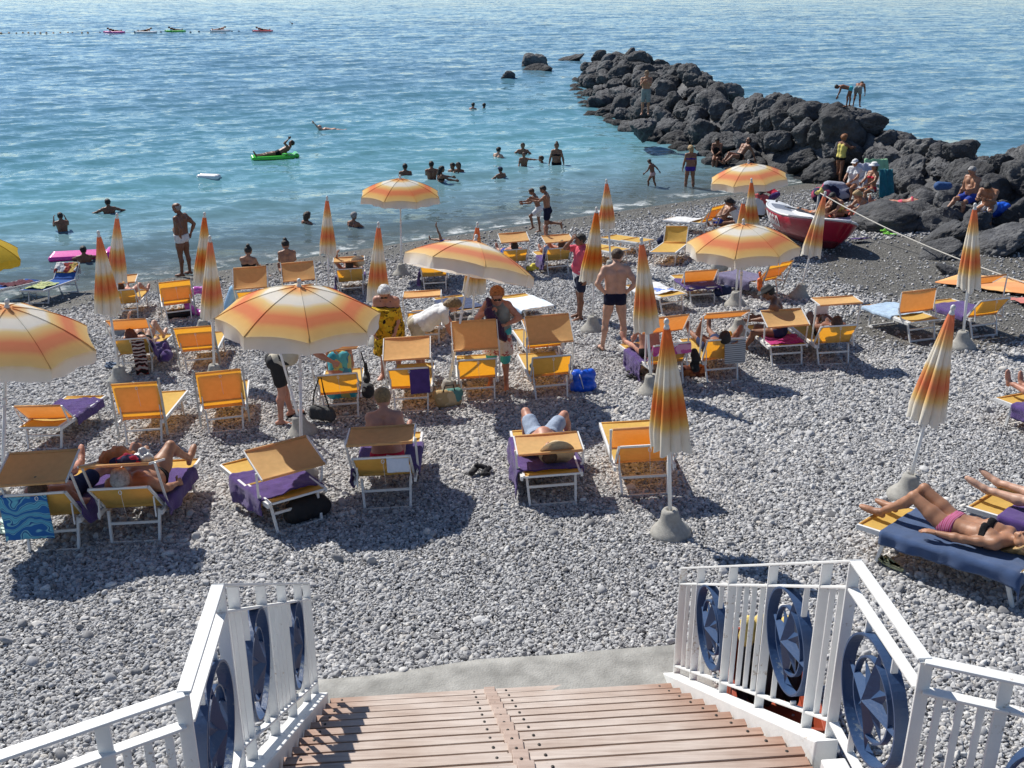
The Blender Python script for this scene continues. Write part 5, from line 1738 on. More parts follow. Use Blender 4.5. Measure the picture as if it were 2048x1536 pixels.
# ------------------------------------------------------------------ towels and cloths on the loungers
TG = 'towels on the loungers'
def TW(key, label, a0, a1, l_, r_, mat, **k):
    M, phi, piv = LG[key]
    return towel(label, M, phi, piv, a0, a1, l_, r_, mat, group=k.pop('group', TG), **k)
TW('L3', 'rumpled purple towel spread on the sideways lounger', 0.42, 1.36, 0.60, 0.33, PURPLE, seed=1, fold=0.035, skew=0.1)
TW('L2', 'purple towel under the big bellied man, hanging to the pebbles at one side', 0.30, 1.55, 0.36, 0.50, PURPLE, seed=2)
TW('L1', 'purple towel under the person beneath the raised tan shade', 0.25, 1.55, 0.36, 0.50, PURPLE, seed=3)
TW('L4', 'purple towel under the woman in the red bikini', 0.35, 1.5, 0.52, 0.40, PURPLE, seed=4)
TW('L5', 'purple towel under the sleeper with the straw hat, trailing down one side', 0.22, 1.38, 0.68, 0.42, PURPLE, seed=5, fold=0.03)
TW('L7', 'slate blue towel under the sunbather in the black bikini top', 0.24, 1.62, 0.48, 0.40, BLUET, seed=6, fold=0.014)
TW('L8', 'purple towel under the two bare legs at the right edge', 0.30, 1.5, 0.56, 0.50, PURPLE, seed=7, fold=0.014)
TW('L9', 'purple towel under the raised bare foot', 0.32, 1.4, 0.56, 0.42, PURPLE, seed=8)
TW('L10', 'crumpled purple towel on the lounger at the left edge', 0.16, 1.05, 0.34, 0.50, PURPLE, seed=9, fold=0.05)
TW('L14', 'plain purple towel hung over the back of a lounger beside the straw basket', 1.58, 2.22, -0.02, 0.33, PURPLE, seed=10)
TW('L17', 'purple towel sliding off the lounger of the blonde woman', 0.35, 1.15, 0.78, 0.2, PURPLE, seed=11, fold=0.05)
TW('L17', 'pink flowered towel over the lounger back of the blonde woman', 1.40, 1.98, 0.33, 0.33, PINKT, seed=12)
TW('L18', 'grey striped towel hung over the back of the lounger with papers', 1.50, 2.22, 0.02, 0.33, printed('grey_striped_cloth', [(0.10, 0.10, 0.11), (0.42, 0.42, 0.42)], 9, kind='stripes'), seed=13)
TW('L19', 'magenta towel bunched at the head of the lounger with the black hatted woman', 0.95, 1.42, 0.30, 0.33, towel_mat('magenta_towelling', (0.42, 0.015, 0.16)), seed=14, fold=0.06)
TW('L21', 'pale blue towel on the lounger seen from the side', 0.05, 1.0, 0.42, 0.36, LBLUET, seed=15)
TW('L22', 'purple towel on the lounger beside the parasol at the right', 0.3, 1.3, 0.45, 0.40, PURPLE, seed=16)
TW('L23', 'purple towel hanging off the lounger of the red haired person', 0.6, 1.7, 0.30, 0.58, PURPLE, seed=17)
TW('L28', 'purple towel under the tan shade in front of the girl with the bun', 0.4, 1.4, 0.4, 0.45, PURPLE, seed=18)
TW('L29', 'purple towel under the dozing person with the straw hat', 0.4, 1.5, 0.60, 0.36, PURPLE, seed=19)
TW('L30', 'purple towel hanging left of the tilted parasol', 0.35, 1.5, 0.66, 0.2, PURPLE, seed=20)
TW('L32', 'navy towel on the flat lounger behind the slanting pole', 0.2, 1.40, 0.46, 0.40, NAVYT, seed=21)
TW('L33', 'blue and white towel on the flat lounger behind the woman in sunglasses', 0.35, 1.50, 0.44, 0.44, printed('blue_white_towel', [(0.70, 0.74, 0.78), (0.55, 0.66, 0.78), (0.36, 0.50, 0.68)], 2.4, kind='stripes'), seed=22)
TW('L35', 'royal blue towel under the sleeper nearest the waterline', 0.3, 1.4, 0.5, 0.36, towel_mat('royal_blue_towelling', (0.03, 0.07, 0.32)), seed=23)
TW('L36', 'purple towel hanging off the lounger left of the man in pink', 0.6, 1.6, 0.62, 0.36, PURPLE, seed=24)
TW('L39', 'purple towel on the lounger left of the open parasol by the boat', 0.45, 1.55, 0.40, 0.50, PURPLE, seed=25, fold=0.04)
TW('L40', 'white and blue towel on the flat lounger beside the folded parasol', 0.2, 1.2, 0.42, 0.38, printed('white_blue_cloth', [(0.74, 0.74, 0.75), (0.70, 0.72, 0.76), (0.12, 0.20, 0.52), (0.72, 0.73, 0.75)], 5), seed=26, fold=0.04)
TW('L41', 'violet grey towel on the lounger right of the parasol pole', 0.05, 1.2, 0.56, 0.36, GREYT, seed=27)
TW('L42', 'white towel on the lounger behind the open parasol by the boat', 0.05, 1.0, 0.42, 0.40, WHITET, seed=28)
TW('L44', 'dark red wrap left on the blue lounger at the left edge', 0.15, 0.9, 0.42, 0.30, towel_mat('dark_red_towelling', (0.10, 0.015, 0.03)), seed=29, fold=0.06)
FISH = printed('blue_fish_print', [(0.10, 0.36, 0.50), (0.16, 0.48, 0.58), (0.015, 0.05, 0.24), (0.22, 0.55, 0.60), (0.03, 0.14, 0.38)], 2.4, kind='fish')
TW('L1', 'turquoise and navy printed towel hung over the lounger back at the left', 1.60, 2.30, 0.38, 0.12, FISH, seed=30)
TW('L4', 'white cloth with a blue edge laid over the lounger back of the woman in red', 1.62, 1.98, -0.06, 0.30, printed('white_blue_edge', [(0.62, 0.66, 0.74), (0.60, 0.64, 0.72), (0.05, 0.10, 0.22)], 1.2), seed=31)
TW('L18', 'white papers pegged on the back of the lounger with the striped towel', 1.66, 1.96, -0.06, 0.30, simple('white_paper', (0.72, 0.72, 0.70), rough=0.8, var=0.05), seed=32, rise=0.035, name='paper', cat='paper', group=None)
TW('L23', 'black and red printed sarong hanging behind the red haired person', 1.70, 2.5, -0.03, 0.26, printed('red_black_zebra', [(0.015, 0.012, 0.012), (0.02, 0.015, 0.015), (0.30, 0.03, 0.02), (0.45, 0.40, 0.36)], 5, kind='rings'), seed=33)
TW('L43', 'white and red towel thrown over the back of the blue lounger', 1.5, 2.1, 0.30, 0.36, printed('white_red_cloth', [(0.66, 0.64, 0.64), (0.70, 0.68, 0.66), (0.36, 0.06, 0.05), (0.5, 0.34, 0.1)], 6), seed=34, fold=0.05)
TW('L43', 'multicoloured beach towel on the seat of the blue lounger', 0.15, 0.85, 0.2, 0.34, printed('rainbow_towel', [(0.55, 0.62, 0.20), (0.30, 0.55, 0.50), (0.65, 0.30, 0.06), (0.70, 0.62, 0.25), (0.10, 0.22, 0.10)], 4, kind='ystripes'), seed=35, fold=0.05)
ground_cloth('orange and green towels lying on the dark sand by the rope', G(2010, 575), 2.3, 1.1, -50, printed('orange_green_towel', [(0.72, 0.30, 0.12), (0.75, 0.40, 0.16), (0.70, 0.32, 0.14), (0.25, 0.60, 0.22)], 1.5), seed=1, bump=0.02)
ground_cloth('pale mauve sheet spread beyond the red boat', G(1690, 448), 1.6, 1.3, 20, towel_mat('mauve_cloth', (0.42, 0.36, 0.50)), seed=2)
ground_cloth('purple cloth dropped on the pebbles off the bow of the red boat', G(1718, 484), 0.45, 0.3, 10, PURPLE, seed=3, bump=0.06)
ground_cloth('red towel under the two sunbathers beyond the boat', G(1690, 430), 1.5, 0.8, 30, towel_mat('red_towelling', (0.42, 0.05, 0.03)), seed=4)
ground_cloth('pink towel at the right edge beside the orange towels', G(2058, 607), 0.5, 0.5, 0, towel_mat('coral_towelling', (0.6, 0.2, 0.16)), seed=5)

# ------------------------------------------------------------------ people
NAVY = cmat('navy_swimwear', (0.010, 0.012, 0.035)); BLK = cmat('black_swimwear', (0.008, 0.008, 0.010)); WHT = cmat('white_cotton', (0.70, 0.70, 0.70))
REDC = cmat('red_cotton', (0.48, 0.02, 0.05)); PINKC = cmat('pink_cotton', (0.62, 0.10, 0.15)); BLUEC = cmat('blue_cotton', (0.03, 0.06, 0.30)); GREYC = cmat('grey_cotton', (0.22, 0.24, 0.23))
BEIGE = cmat('beige_cotton', (0.48, 0.44, 0.35)); TEAL = cmat('turquoise_cotton', (0.06, 0.40, 0.46)); YEL = cmat('yellow_cotton', (0.68, 0.58, 0.16)); DKBL = cmat('dark_blue_cotton', (0.02, 0.03, 0.08))
FLOR = printed('floral_white', [(0.62, 0.56, 0.50), (0.66, 0.60, 0.56), (0.40, 0.10, 0.10), (0.60, 0.50, 0.42)], 26)
FLTQ = printed('floral_turquoise', [(0.05, 0.34, 0.46), (0.10, 0.45, 0.52), (0.45, 0.48, 0.20), (0.06, 0.22, 0.42), (0.40, 0.20, 0.16)], 9)
SARI = printed('yellow_brown_wrap', [(0.55, 0.33, 0.02), (0.10, 0.06, 0.01), (0.62, 0.42, 0.03), (0.30, 0.18, 0.01), (0.58, 0.30, 0.02)], 22)
STRP = printed('pink_striped_swimwear', [(0.42, 0.03, 0.13), (0.16, 0.02, 0.10), (0.50, 0.46, 0.44), (0.40, 0.05, 0.18)], 9, kind='ystripes')
WSHORT = printed('white_navy_shorts', [(0.70, 0.70, 0.70), (0.02, 0.025, 0.05), (0.72, 0.72, 0.72)], 3.0)

def at_ground(u, v, yaw, dz=0.0):
    p = G(u, v); return upright(p.x, p.y, p.z + dz, yaw)
HIPS = dict(arm_l=('ik', (-0.165, -0.03, 0.075), (-1, -0.55, 0.1)), arm_r=('ik', (0.165, -0.03, 0.075), (1, -0.55, 0.1)))

# --- standing on the pebbles
ps = dict(HIPS); ps.update(leg_l=(3, 8, 4), leg_r=(-2, 9, 0), hy=-32, hp=22, tp=4, curl_l=40, curl_r=40)
person('man in navy swim trunks seen from behind, hands on his hips', at_ground(1226, 701, 2), ps, 1.72, 'm', 'fair', [('trunks', NAVY), ('shoes', BLACK)], ('short', 'brown'), fat=0.12, res=0.012, stand=True)
ps = dict(tp=-3, hy=-6, hp=8, arm_l=('fk', -6, 8, 14, 2), arm_r=('ik', (0.07, 0.17, 0.70), (0.5, 0.6, -0.7)), leg_l=(3, 3, 3), leg_r=(-3, 3, 0), palm_r=(0, -1, 0))
person('man in a pink polo shirt and pale shorts with a hand to his eyes', at_ground(1158, 638, 108), ps, 1.62, 'm', 'dark', [('shorts', WSHORT, 0.6), ('shirt', PINKC, -0.08, 1), ('shoes', BLACK)], ('short', 'black'), fat=0.15, res=0.013, stand=True)
ps = dict(tp=7, hp=26, hy=12, arm_l=('ik', (-0.16, 0.20, 0.20), (-1, -0.4, -0.3)), arm_r=('ik', (0.10, 0.21, 0.42), (1, -0.4, -0.4)), leg_l=(4, 4, 4), leg_r=(-2, 4, 0), curl_l=45, curl_r=50)
person('woman with auburn curls and sunglasses in a grey vest, looking down at a purple cloth', at_ground(997, 775, 172), ps, 1.64, 'f', 'pink', [('shorts', TEAL, 0.98), ('skirt', FLOR, 0.34, 0.15), ('tank', GREYC, 0.02)], ('curly', 'auburn'), fat=0.3, res=0.012, stand=True, glasses=True)
ps = dict(tp=12, hp=30, hy=8, arm_l=('fk', 8, 8, 22, -6), arm_r=('fk', 12, 8, 25, -8), leg_l=(2, 5, 4), leg_r=(-1, 5, 0))
person('white haired woman in sunglasses wrapped in a yellow and brown cloth', at_ground(783, 757, 172), ps, 1.64, 'f', 'pink', [('onepiece', BLK), ('wrap', SARI, 0.50, 0.17)], ('bob', 'white'), fat=0.4, res=0.012, stand=True, glasses=True)
ps = dict(tp=62, hp=-6, arm_l=('fk', 28, 6, 10, 0), arm_r=('fk', 18, 6, 14, 0), leg_l=(14, 5, 14), leg_r=(4, 5, 4))
person('blonde woman in a white T-shirt bending over a lounger', at_ground(838, 752, -82), ps, 1.62, 'f', 'pink', [('shorts', BEIGE, 0.5), ('shirt', WHT, -0.06)], ('bob', 'darkblonde'), fat=0.3, res=0.013, stand=True)
ps = dict(tp=48, hp=-10, arm_l=('fk', 55, 4, 8, 0), arm_r=('fk', 40, 4, 16, 0), leg_l=(14, 5, 8), leg_r=(4, 5, 12), curl_r=60, curl_l=60)
person('stooping man in a beige shirt and black shorts carrying a shoulder bag', at_ground(566, 843, -72), ps, 1.72, 'm', 'pink', [('shorts', BLACK, 0.62), ('shirt', BEIGE, -0.06), ('shoes', BLACK)], ('short', 'grey'), fat=0.25, res=0.012, stand=True)
ps = dict(tp=-4, hp=18, hy=8, arm_r=('ik', (0.19, -0.14, 0.05), (0.5, -1, 0)), arm_l=('ik', (-0.17, -0.10, 0.06), (-0.6, -1, 0)), leg_l=(2, 3, 2), leg_r=(-4, 3, -2), curl_l=40, curl_r=40)
person('tanned man in white briefs standing alone at the waterline', at_ground(372, 551, 72), ps, 1.80, 'm', 'dark', [('trunks', WHT)], ('bald', 'grey'), fat=0.32, res=0.014, stand=True)
ps = dict(tp=6, hp=20, arm_l=('fk', 50, 0, 50, -6), arm_r=('fk', 45, 0, 60, -10), leg_l=(4, 2, 8), leg_r=(2, 3, 92))
person('boy in navy shorts running along the waterline with one foot kicked up', at_ground(1094, 478, 80), ps, 1.46, 'm', 'brown', [('shorts', NAVY, 0.5)], ('short', 'black'), res=0.016, stand=True)
ps = dict(tp=18, hp=14, arm=('fk', 45, 3, 40, -6), leg_l=(55, 4, 70), leg_r=(0, 4, 8))
person('child in white shorts stepping behind the running boy', at_ground(1077, 466, 95), ps, 1.30, 'm', 'brown', [('shorts', WHT, 0.55)], ('short', 'brown'), res=0.018, stand=True)
o_leg = at_ground(862, 487, 60)
person('child lying at the water edge with one leg raised, left of the folded parasol', o_leg, dict(tp=-88, leg_l=(165, 3, 10, 40), leg_r=(95, 4, 10), arm=('fk', 60, 30, 20, 20)), 0.95, 'm', 'tan', [('trunks', BLUEC)], ('short', 'black'), res=0.02, root=(0, -.4, 0.10))

# --- waterline and shallows
ps = dict(tp=3, hp=10, hy=8, arm=('fk', 8, 12, 10, 4), leg_l=(2, 5, 2), leg_r=(-2, 6, 0))
def wade(label, u, v, sub, yaw, pose, **k):
    p = S(u, v)
    return person(label, upright(p.x, p.y, -sub, yaw), pose, stand=True, **k)
wade('blonde woman in a violet bikini standing in shin deep water', 1378, 374, 0.24, 6, ps, h=1.66, sex='f', sk='brown', clothes=[('bottoms', cmat('violet_swimwear', (0.06, 0.03, 0.24))), ('bra', cmat('violet_swimwear', (0.06, 0.03, 0.24)))], hair=('bob', 'blonde'), res=0.016)
wade('small boy in pale pink trunks wading with an arm held back', 1304, 373, 0.14, 60, dict(tp=12, hp=25, arm_l=('fk', 20, 8, 25, 0), arm_r=('fk', -45, 30, 10, 20), leg_l=(28, 3, 30), leg_r=(-8, 3, 14)), h=1.12, sk='dark', clothes=[('trunks', cmat('pale_pink', (0.55, 0.36, 0.34)))], hair=('short', 'black'), res=0.016)
wade('woman in a black bikini standing hip deep in the sea', 1113, 331, 0.84, 168, dict(tp=2, arm_l=('fk', 10, 22, 8, 12), arm_r=('fk', 6, 18, 10, 8)), h=1.70, sex='f', sk='brown', clothes=[('bra', BLK), ('bottoms', BLK)], hair=('bun', 'brown'), fat=0.25, res=0.017)

SWG = 'bathers in the sea'
def swim(label, u, v, up=0.50, yaw=0, pose=None, sk='dark', hair=('short', 'black'), sex='m', clothes=(), h=1.7, res=0.018):
    p = S(u, v)
    ps = dict(tp=4, arm=('fk', 40, 40, 30, 30)); ps.update(pose or {})
    return person(label, upright(p.x, p.y, -up * h / 1.75, yaw), ps, h, sex, sk, clothes, hair, res=res, root=(0, 0, 0), group=SWG)
swim('boy bathing alone in front of the sun glitter, standing waist deep', 126, 463, 0.16, 30, dict(arm=('fk', 60, 10, 90, -10)), h=1.45)
swim('boy in the sea above the first folded parasols, arms spread on the water', 219, 425, 0.36, 30, dict(arm=('fk', 35, 62, 20, 60)), h=1.6)
swim('woman bathing left of the folded parasol by the shore', 612, 450, 0.42, -40, None, 'brown', ('bob', 'brown'), 'f', [('onepiece', BLK)])
swim('woman bathing right of the folded parasol by the shore', 706, 455, 0.36, -30, None, 'brown', ('short', 'grey'), 'f', [('onepiece', DKBL)])
swim('dark bather whose head and shoulders rise just above the open parasol at the water', 811, 352, 0.36, 10, dict(arm=('fk', 10, 14, 20, 4)), 'dark', ('short', 'black'))
swim('man embracing a girl in the sea behind the open parasol at the water', 864, 362, 0.10, 10, dict(arm=('fk', 50, 0, 50, -20)), 'brown', ('short', 'black'))
swim('girl with an arm stretched out beside the embracing man', 880, 366, 0.20, -70, dict(arm_l=('fk', 70, 10, 10, 10), arm_r=('fk', 60, 10, 20, 10)), 'dark', ('long', 'black'), 'f', [('bra', BLK)])
swim('bather farther out facing the shore beside a dark haired companion', 918, 348, 0.36, 165, dict(arm=('fk', 50, 5, 110, -30)), 'dark', ('bob', 'black'), 'f', [('bra', BLK)])
swim('dark haired companion half hidden behind the bather facing the shore', 908, 346, 0.42, 140, None, 'dark', ('short', 'black'))
swim('pale shouldered bather alone, in line with the tip of the breakwater', 995, 315, 0.40, -40, dict(arm=('fk', 20, 40, 20, 30)), 'fair', ('short', 'black'))
swim('bather behind the child who points sideways', 1046, 307, 0.36, 170, dict(arm=('fk', 20, 50, 20, 50)), 'brown', ('short', 'black'))
swim('child standing in the sea pointing sideways with one arm', 1048, 334, 0.08, 172, dict(arm_l=('fk', 80, 80, 5, 80), arm_r=('fk', 20, 10, 30, 0)), 'brown', ('short', 'brown'), h=1.35)
swim('swimmer whose head shows next to the pointing hand', 1086, 325, 0.55, 90, None, 'brown', ('short', 'brown'))
swim('boy in a cap up to his shoulders, nearest of the bathers off the breakwater', 1003, 356, 0.36, 40, None, 'brown', ('short', 'black'), 'm', [('cap', DKBL)], 1.5)
swim('farther out swimmer with pale shoulders, left one of two heads', 945, 219, 0.46, -30, None, 'pink', ('short', 'black'))
swim('farther out swimmer of whom only a dark head shows, right one of two heads', 967, 216, 0.56, -30, None, 'dark', ('short', 'black'))
def prone(label, u, v, yaw, sk='fair', hair=('bald', 'grey'), z=-0.06, **k):
    p = S(u, v)
    return person(label, upright(p.x, p.y, z, yaw), dict(tp=84, hp=-50, arm_l=('fk', 120, 10, 20, 0), arm_r=('fk', 60, 30, 20, 10), leg=(-88, 5, 0, 60)), 1.75, 'm', sk, k.get('clothes', ()), hair, res=0.02, root=(0, -0.3, 0), group=SWG)
prone('pale swimmer doing the crawl in front of the green float', 655, 259, 96)
prone('swimmer alone beyond the line of buoys', 590, 49, 96, 'brown', ('short', 'brown'))

# --- on the breakwater
def on_rock(label, u, v, y, yaw, pose, seat=True, **k):
    p = D(u, v, y)
    root = (0, 0, 0) if seat else None
    return person(label, upright(p.x, p.y, p.z, yaw), pose, stand=not seat, root=root, **k), p
SITR = dict(tp=16, hp=25, arm=('fk', 35, 4, 45, -16), leg_l=(82, 8, 78), leg_r=(84, 12, 92))
o_, p = on_rock('man in grey shorts standing on the rocks above the water', 1290, 230, 44.5, 168, dict(arm_l=('fk', 40, 2, 95, -22), arm_r=('fk', 35, 2, 100, -22), tp=2), False, h=1.78, sk='tan', clothes=[('shorts', GREYC, 0.8)], hair=('short', 'darkblonde'), res=0.017)
boulder(p.x, p.y + .1, p.z - 0.55, 0.8, 'boulder under the feet of the standing man in grey shorts', None, seed=6)
o_, p = on_rock('woman in a dark swimsuit sitting on a rock at the water, knees together', 1434, 312, 40.5, 160, dict(tp=14, hp=20, arm=('fk', 30, 4, 40, -24), leg_l=(78, -2, 70), leg_r=(80, -2, 74)), True, h=1.66, sex='f', sk='dark', clothes=[('onepiece', BLK)], hair=('short', 'black'), res=0.018)
boulder(p.x, p.y + .25, p.z - 0.72, 0.75, 'boulder the woman in the dark swimsuit sits on', None, seed=3)
o_, p = on_rock('reclining sunbather half hidden behind the farthest open parasol', 1478, 312, 39.5, 120, dict(tp=-40, leg_l=(100, 4, 40), leg_r=(110, 4, 70), arm=('fk', -30, 20, 10, 10)), True, h=1.7, sk='brown', clothes=[('trunks', BLK)], hair=('short', 'black'), res=0.02)
boulder(p.x, p.y + .2, p.z - 0.7, 0.8, 'boulder under the reclining sunbather by the farthest parasol', None, seed=8)
o_, p = on_rock('bent over climber on the crest of the breakwater, reaching down', 1697, 214, 38.0, 70, dict(tp=78, hp=20, arm=('fk', 10, 8, 10, 0), leg_l=(18, 6, 20), leg_r=(2, 8, 6)), False, h=1.2, sk='dark', clothes=[('trunks', TEAL)], hair=('short', 'black'), res=0.018)
boulder(p.x - .2, p.y, p.z - 0.85, 1.15, 'boulder on the crest under the two bent climbers', None, seed=10)
o_, p = on_rock('second bent climber on the crest, back turned to the photo', 1712, 214, 38.0, -30, dict(tp=70, hp=10, arm=('fk', 20, 10, 10, 0), leg_l=(22, 8, 24), leg_r=(6, 8, 10)), False, h=1.2, sk='brown', clothes=[('shorts', GREYC, 0.5)], hair=('short', 'brown'), res=0.018)
o_, p = on_rock('grey haired man in blue shorts sitting on a boulder, leaning back on one arm', 1942, 392, 27.6, 118, dict(tp=4, hp=25, hy=10, arm_l=('fk', 30, 5, 55, -16), arm_r=('fk', 5, 10, 30, 0), leg_l=(76, 6, 70), leg_r=(84, 8, 40)), True, h=1.76, sk='tan', clothes=[('shorts', BLUEC, 0.6), ('shoes', GREYC)], hair=('short', 'grey'), fat=0.3, res=0.015)
boulder(p.x + .05, p.y + .1, p.z - 0.88, 0.98, 'boulder the grey haired man in blue shorts sits on', None, seed=12)
o_, p = on_rock('dark haired man in white shorts sitting on a boulder, forearms on his knees', 1978, 412, 26.4, 140, dict(tp=28, hp=30, arm=('fk', 42, 4, 60, -22), leg_l=(86, 10, 92), leg_r=(84, 14, 74)), True, h=1.74, sk='tan', clothes=[('shorts', WHT, 0.6), ('shoes', BLUEC)], hair=('short', 'black'), fat=0.1, res=0.015)
boulder(p.x + .1, p.y + .1, p.z - 0.82, 0.9, 'boulder the man in white shorts sits on', None, seed=9)

# --- the group at the foot of the breakwater
person('woman with auburn curls in a yellow top holding up a blue towel', at_ground(1676, 366, -62), dict(tp=2, arm=('fk', 62, 4, 30, -6), leg_l=(4, 4, 4), leg_r=(-4, 4, 0)), 1.66, 'f', 'brown', [('bottoms', BLK), ('tank', YEL, 0.0)], ('curly', 'auburn'), res=0.016, stand=True)
def seat_at(label, u, v, yaw, z=0.12, pose=None, **k):
    p = G(u, v)
    q = dict(tp=8, hp=12, arm=('fk', 40, 6, 30, -10), leg_l=(86, 8, 10), leg_r=(96, 10, 50)); q.update(pose or {})
    return person(label, upright(p.x, p.y, p.z + z, yaw), q, root=(0, 0, 0), **k)
seat_at('woman in a white cap and open white shirt on a folding chair', 1702, 398, 140, 0.48, dict(tp=-2, leg_l=(84, 6, 78), leg_r=(82, 8, 84)), h=1.66, sex='f', sk='tan', clothes=[('bottoms', WHT), ('shirt', WHT, 0.0), ('cap', WHT)], hair=('short', 'brown'), res=0.016)
seat_at('person in a pale bucket hat sitting beside the woman in the white cap', 1738, 402, 125, 0.40, dict(tp=-8, leg_l=(84, 6, 70), leg_r=(86, 8, 74)), h=1.66, sex='f', sk='tan', clothes=[('bra', REDC), ('bottoms', REDC), ('hat', WHT)], hair=('bob', 'brown'), res=0.017)
seat_at('blonde woman in a blue bikini sitting with her knees drawn up', 1733, 436, 100, 0.13, dict(tp=30, leg_l=(120, 6, 105), leg_r=(112, 8, 95)), h=1.66, sex='f', sk='tan', clothes=[('bra', BLUEC), ('bottoms', BLUEC)], hair=('bob', 'blonde'), res=0.016)
seat_at('sunbather lying back beyond the white deck of the boat', 1622, 438, 60, 0.12, dict(tp=-62, leg_l=(92, 6, 8), leg_r=(105, 6, 40), arm=('fk', -20, 20, 20, 0)), h=1.7, sex='f', sk='tan', clothes=[('bra', ORANGET), ('bottoms', ORANGET)], hair=('bob', 'black'), res=0.018)
seat_at('person leaning over a paper behind the leaning folded parasol', 1682, 436, 120, 0.13, dict(tp=35, leg_l=(100, 8, 60), leg_r=(108, 10, 90)), h=1.7, sk='tan', clothes=[('trunks', BLK), ('tank', YEL, .05)], hair=('short', 'black'), res=0.018)
seat_at('sunbather lying against the boulders above the broad rounded one', 1800, 418, 70, 0.16, dict(tp=-75, leg_l=(92, 6, 5), leg_r=(92, 10, 5)), h=1.66, sex='f', sk='pink', clothes=[('bra', PINKC), ('bottoms', PINKC)], hair=('bob', 'brown'), res=0.02)
seat_at('dark haired woman in white sitting by the water beyond the open parasol', 1516, 436, -20, 0.14, dict(tp=12, hp=20), h=1.68, sex='f', sk='dark', clothes=[('shirt', printed('white_red_spot', [(0.66, 0.64, 0.62), (0.68, 0.66, 0.64), (0.5, 0.1, 0.1)], 5), -0.05), ('bottoms', BLK)], hair=('long', 'black'), res=0.017)
person('child in red bending down beside the dark haired woman in white', at_ground(1548, 424, 40), dict(tp=60, hp=0, arm=('fk', 40, 6, 20, 0), leg_l=(60, 5, 90), leg_r=(50, 5, 80)), 1.25, 'f', 'dark', [('shorts', PURPLE, 0.8), ('shirt', REDC, 0.0)], ('bob', 'black'), res=0.018, stand=True)
seat_at('bare backed youth sitting head to head with a dark haired girl', 1436, 452, -60, 0.12, dict(tp=38, hp=10), h=1.6, sk='tan', clothes=[('trunks', BLUEC)], hair=('short', 'brown'), res=0.017)
seat_at('dark haired girl whose head touches the bare backed youth', 1476, 452, 70, 0.12, dict(tp=24, hp=20), h=1.6, sex='f', sk='dark', clothes=[('onepiece', WHT)], hair=('bob', 'black'), res=0.017)
seat_at('girl with her hair in a bun sitting at the water, bare back towards the stair', 578, 556, 14, 0.14, dict(tp=8, hp=28, hy=15), h=1.68, sex='f', sk='tan', clothes=[('bottoms', BLK)], hair=('bun', 'black'), res=0.015)
seat_at('girl with a high bun of whom little more than the head shows', 500, 566, -6, 0.12, dict(tp=4, hp=18, hy=10), h=1.62, sex='f', sk='tan', clothes=[('bra', BLK), ('bottoms', BLK)], hair=('bun', 'black'), res=0.015)

# --- on the loungers
def lie(key, label, pose, y=None, x=0.0, z=0.12, **k):
    M, phi, piv = LG[key]
    return person(label, M, pose, root=(x, (piv + (0.44 if phi > 15 else 0.17)) if y is None else y, SEAT_Z + z), **k)
def rec(phi, **k):
    q = dict(tp=-70, hp=12, arm=('fk', 35, 14, 40, 8), leg_l=(92, 5, 2, 30), leg_r=(92, 6, 3, 30)); q.update(k); return q
lie('L1', 'person lying under the raised tan shade, one leg stretched to the side', rec(50, leg_r=(96, 26, 10, 20, 26), leg_l=(95, 4, 10, 30)), h=1.72, sk='pink', clothes=[('shorts', DKBL, .6)], hair=('short', 'brown'), res=0.013)
lie('L2', 'big bellied man lying with his knees up under a flat shade', rec(46, leg_l=(128, 12, 78), leg_r=(132, 16, 84), arm_r=('fk', 50, 22, 30, 10), arm_l=('fk', 45, 22, 30, 10)), h=1.80, sk='tan', clothes=[('trunks', BLK)], hair=('short', 'grey'), fat=0.75, res=0.013)
lie('L4', 'woman in a red bikini sitting up with her back to the stair', dict(tp=5, hp=14, hy=8, arm_l=('fk', 12, 10, 40, -8), arm_r=('fk', 10, 12, 40, -8), leg_l=(92, 6, 4, 30), leg_r=(98, 8, 20, 30)), y=0.40, h=1.70, sex='f', sk='pink', clothes=[('bra', REDC), ('bottoms', REDC)], hair=('short', 'darkblonde'), fat=0.2, res=0.012)
lie('L5', 'sleeper lying flat with one knee bent under a straw hat', dict(tp=-88, arm_l=('fk', 60, 30, 30, 0), arm_r=('fk', 55, 30, 40, -10), leg_l=(118, 10, 118, 20, 4), leg_r=(112, 34, 105, 20, 10)), y=0.90, h=1.68, sk='pink', clothes=[('shorts', cmat('pale_blue_grey', (0.30, 0.36, 0.46)), 0.6)], hair=('short', 'brown'), fat=0.15, res=0.013)
ob, Jb = lie('L7', 'blonde woman in a black bikini top lying with her knees raised', dict(tp=-88, hy=18, hp=-4, arm_l=('fk', 86, 15, 4, 8), arm_r=('fk', 86, 13, 4, 8), leg_l=(121, -1, 70, 36, 1), leg_r=(126, 2, 79, 36, 1), curl_l=10, palm_l=(0, 0, -1), palm_r=(0, 0, -1)), y=0.70, h=1.62, sex='f', sk='tan', clothes=[('bra', BLK), ('bottoms', STRP)], hair=('long', 'blonde'), res=0.009)
lie('L8', 'person lying with bare straight legs at the right edge', dict(tp=-88, arm_l=('fk', 80, 22, 5, 16), arm_r=('fk', 80, 14, 5, 10), leg_l=(91, 1, 1, 62), leg_r=(92, 5, 3, 62), palm_l=(0, 0, -1)), y=0.54, h=1.70, sex='f', sk='fair', clothes=[('bra', DKBL), ('bottoms', DKBL)], hair=('bob', 'brown'), res=0.011)
lie('L9', 'person of whom one raised foot shows at the right edge', dict(tp=-88, arm=('fk', 80, 14, 5, 10), leg_l=(96, 1, 2, 0), leg_r=(92, 5, 3, 10)), y=0.62, h=1.70, sk='pink', clothes=[('trunks', DKBL)], hair=('short', 'brown'), res=0.014)
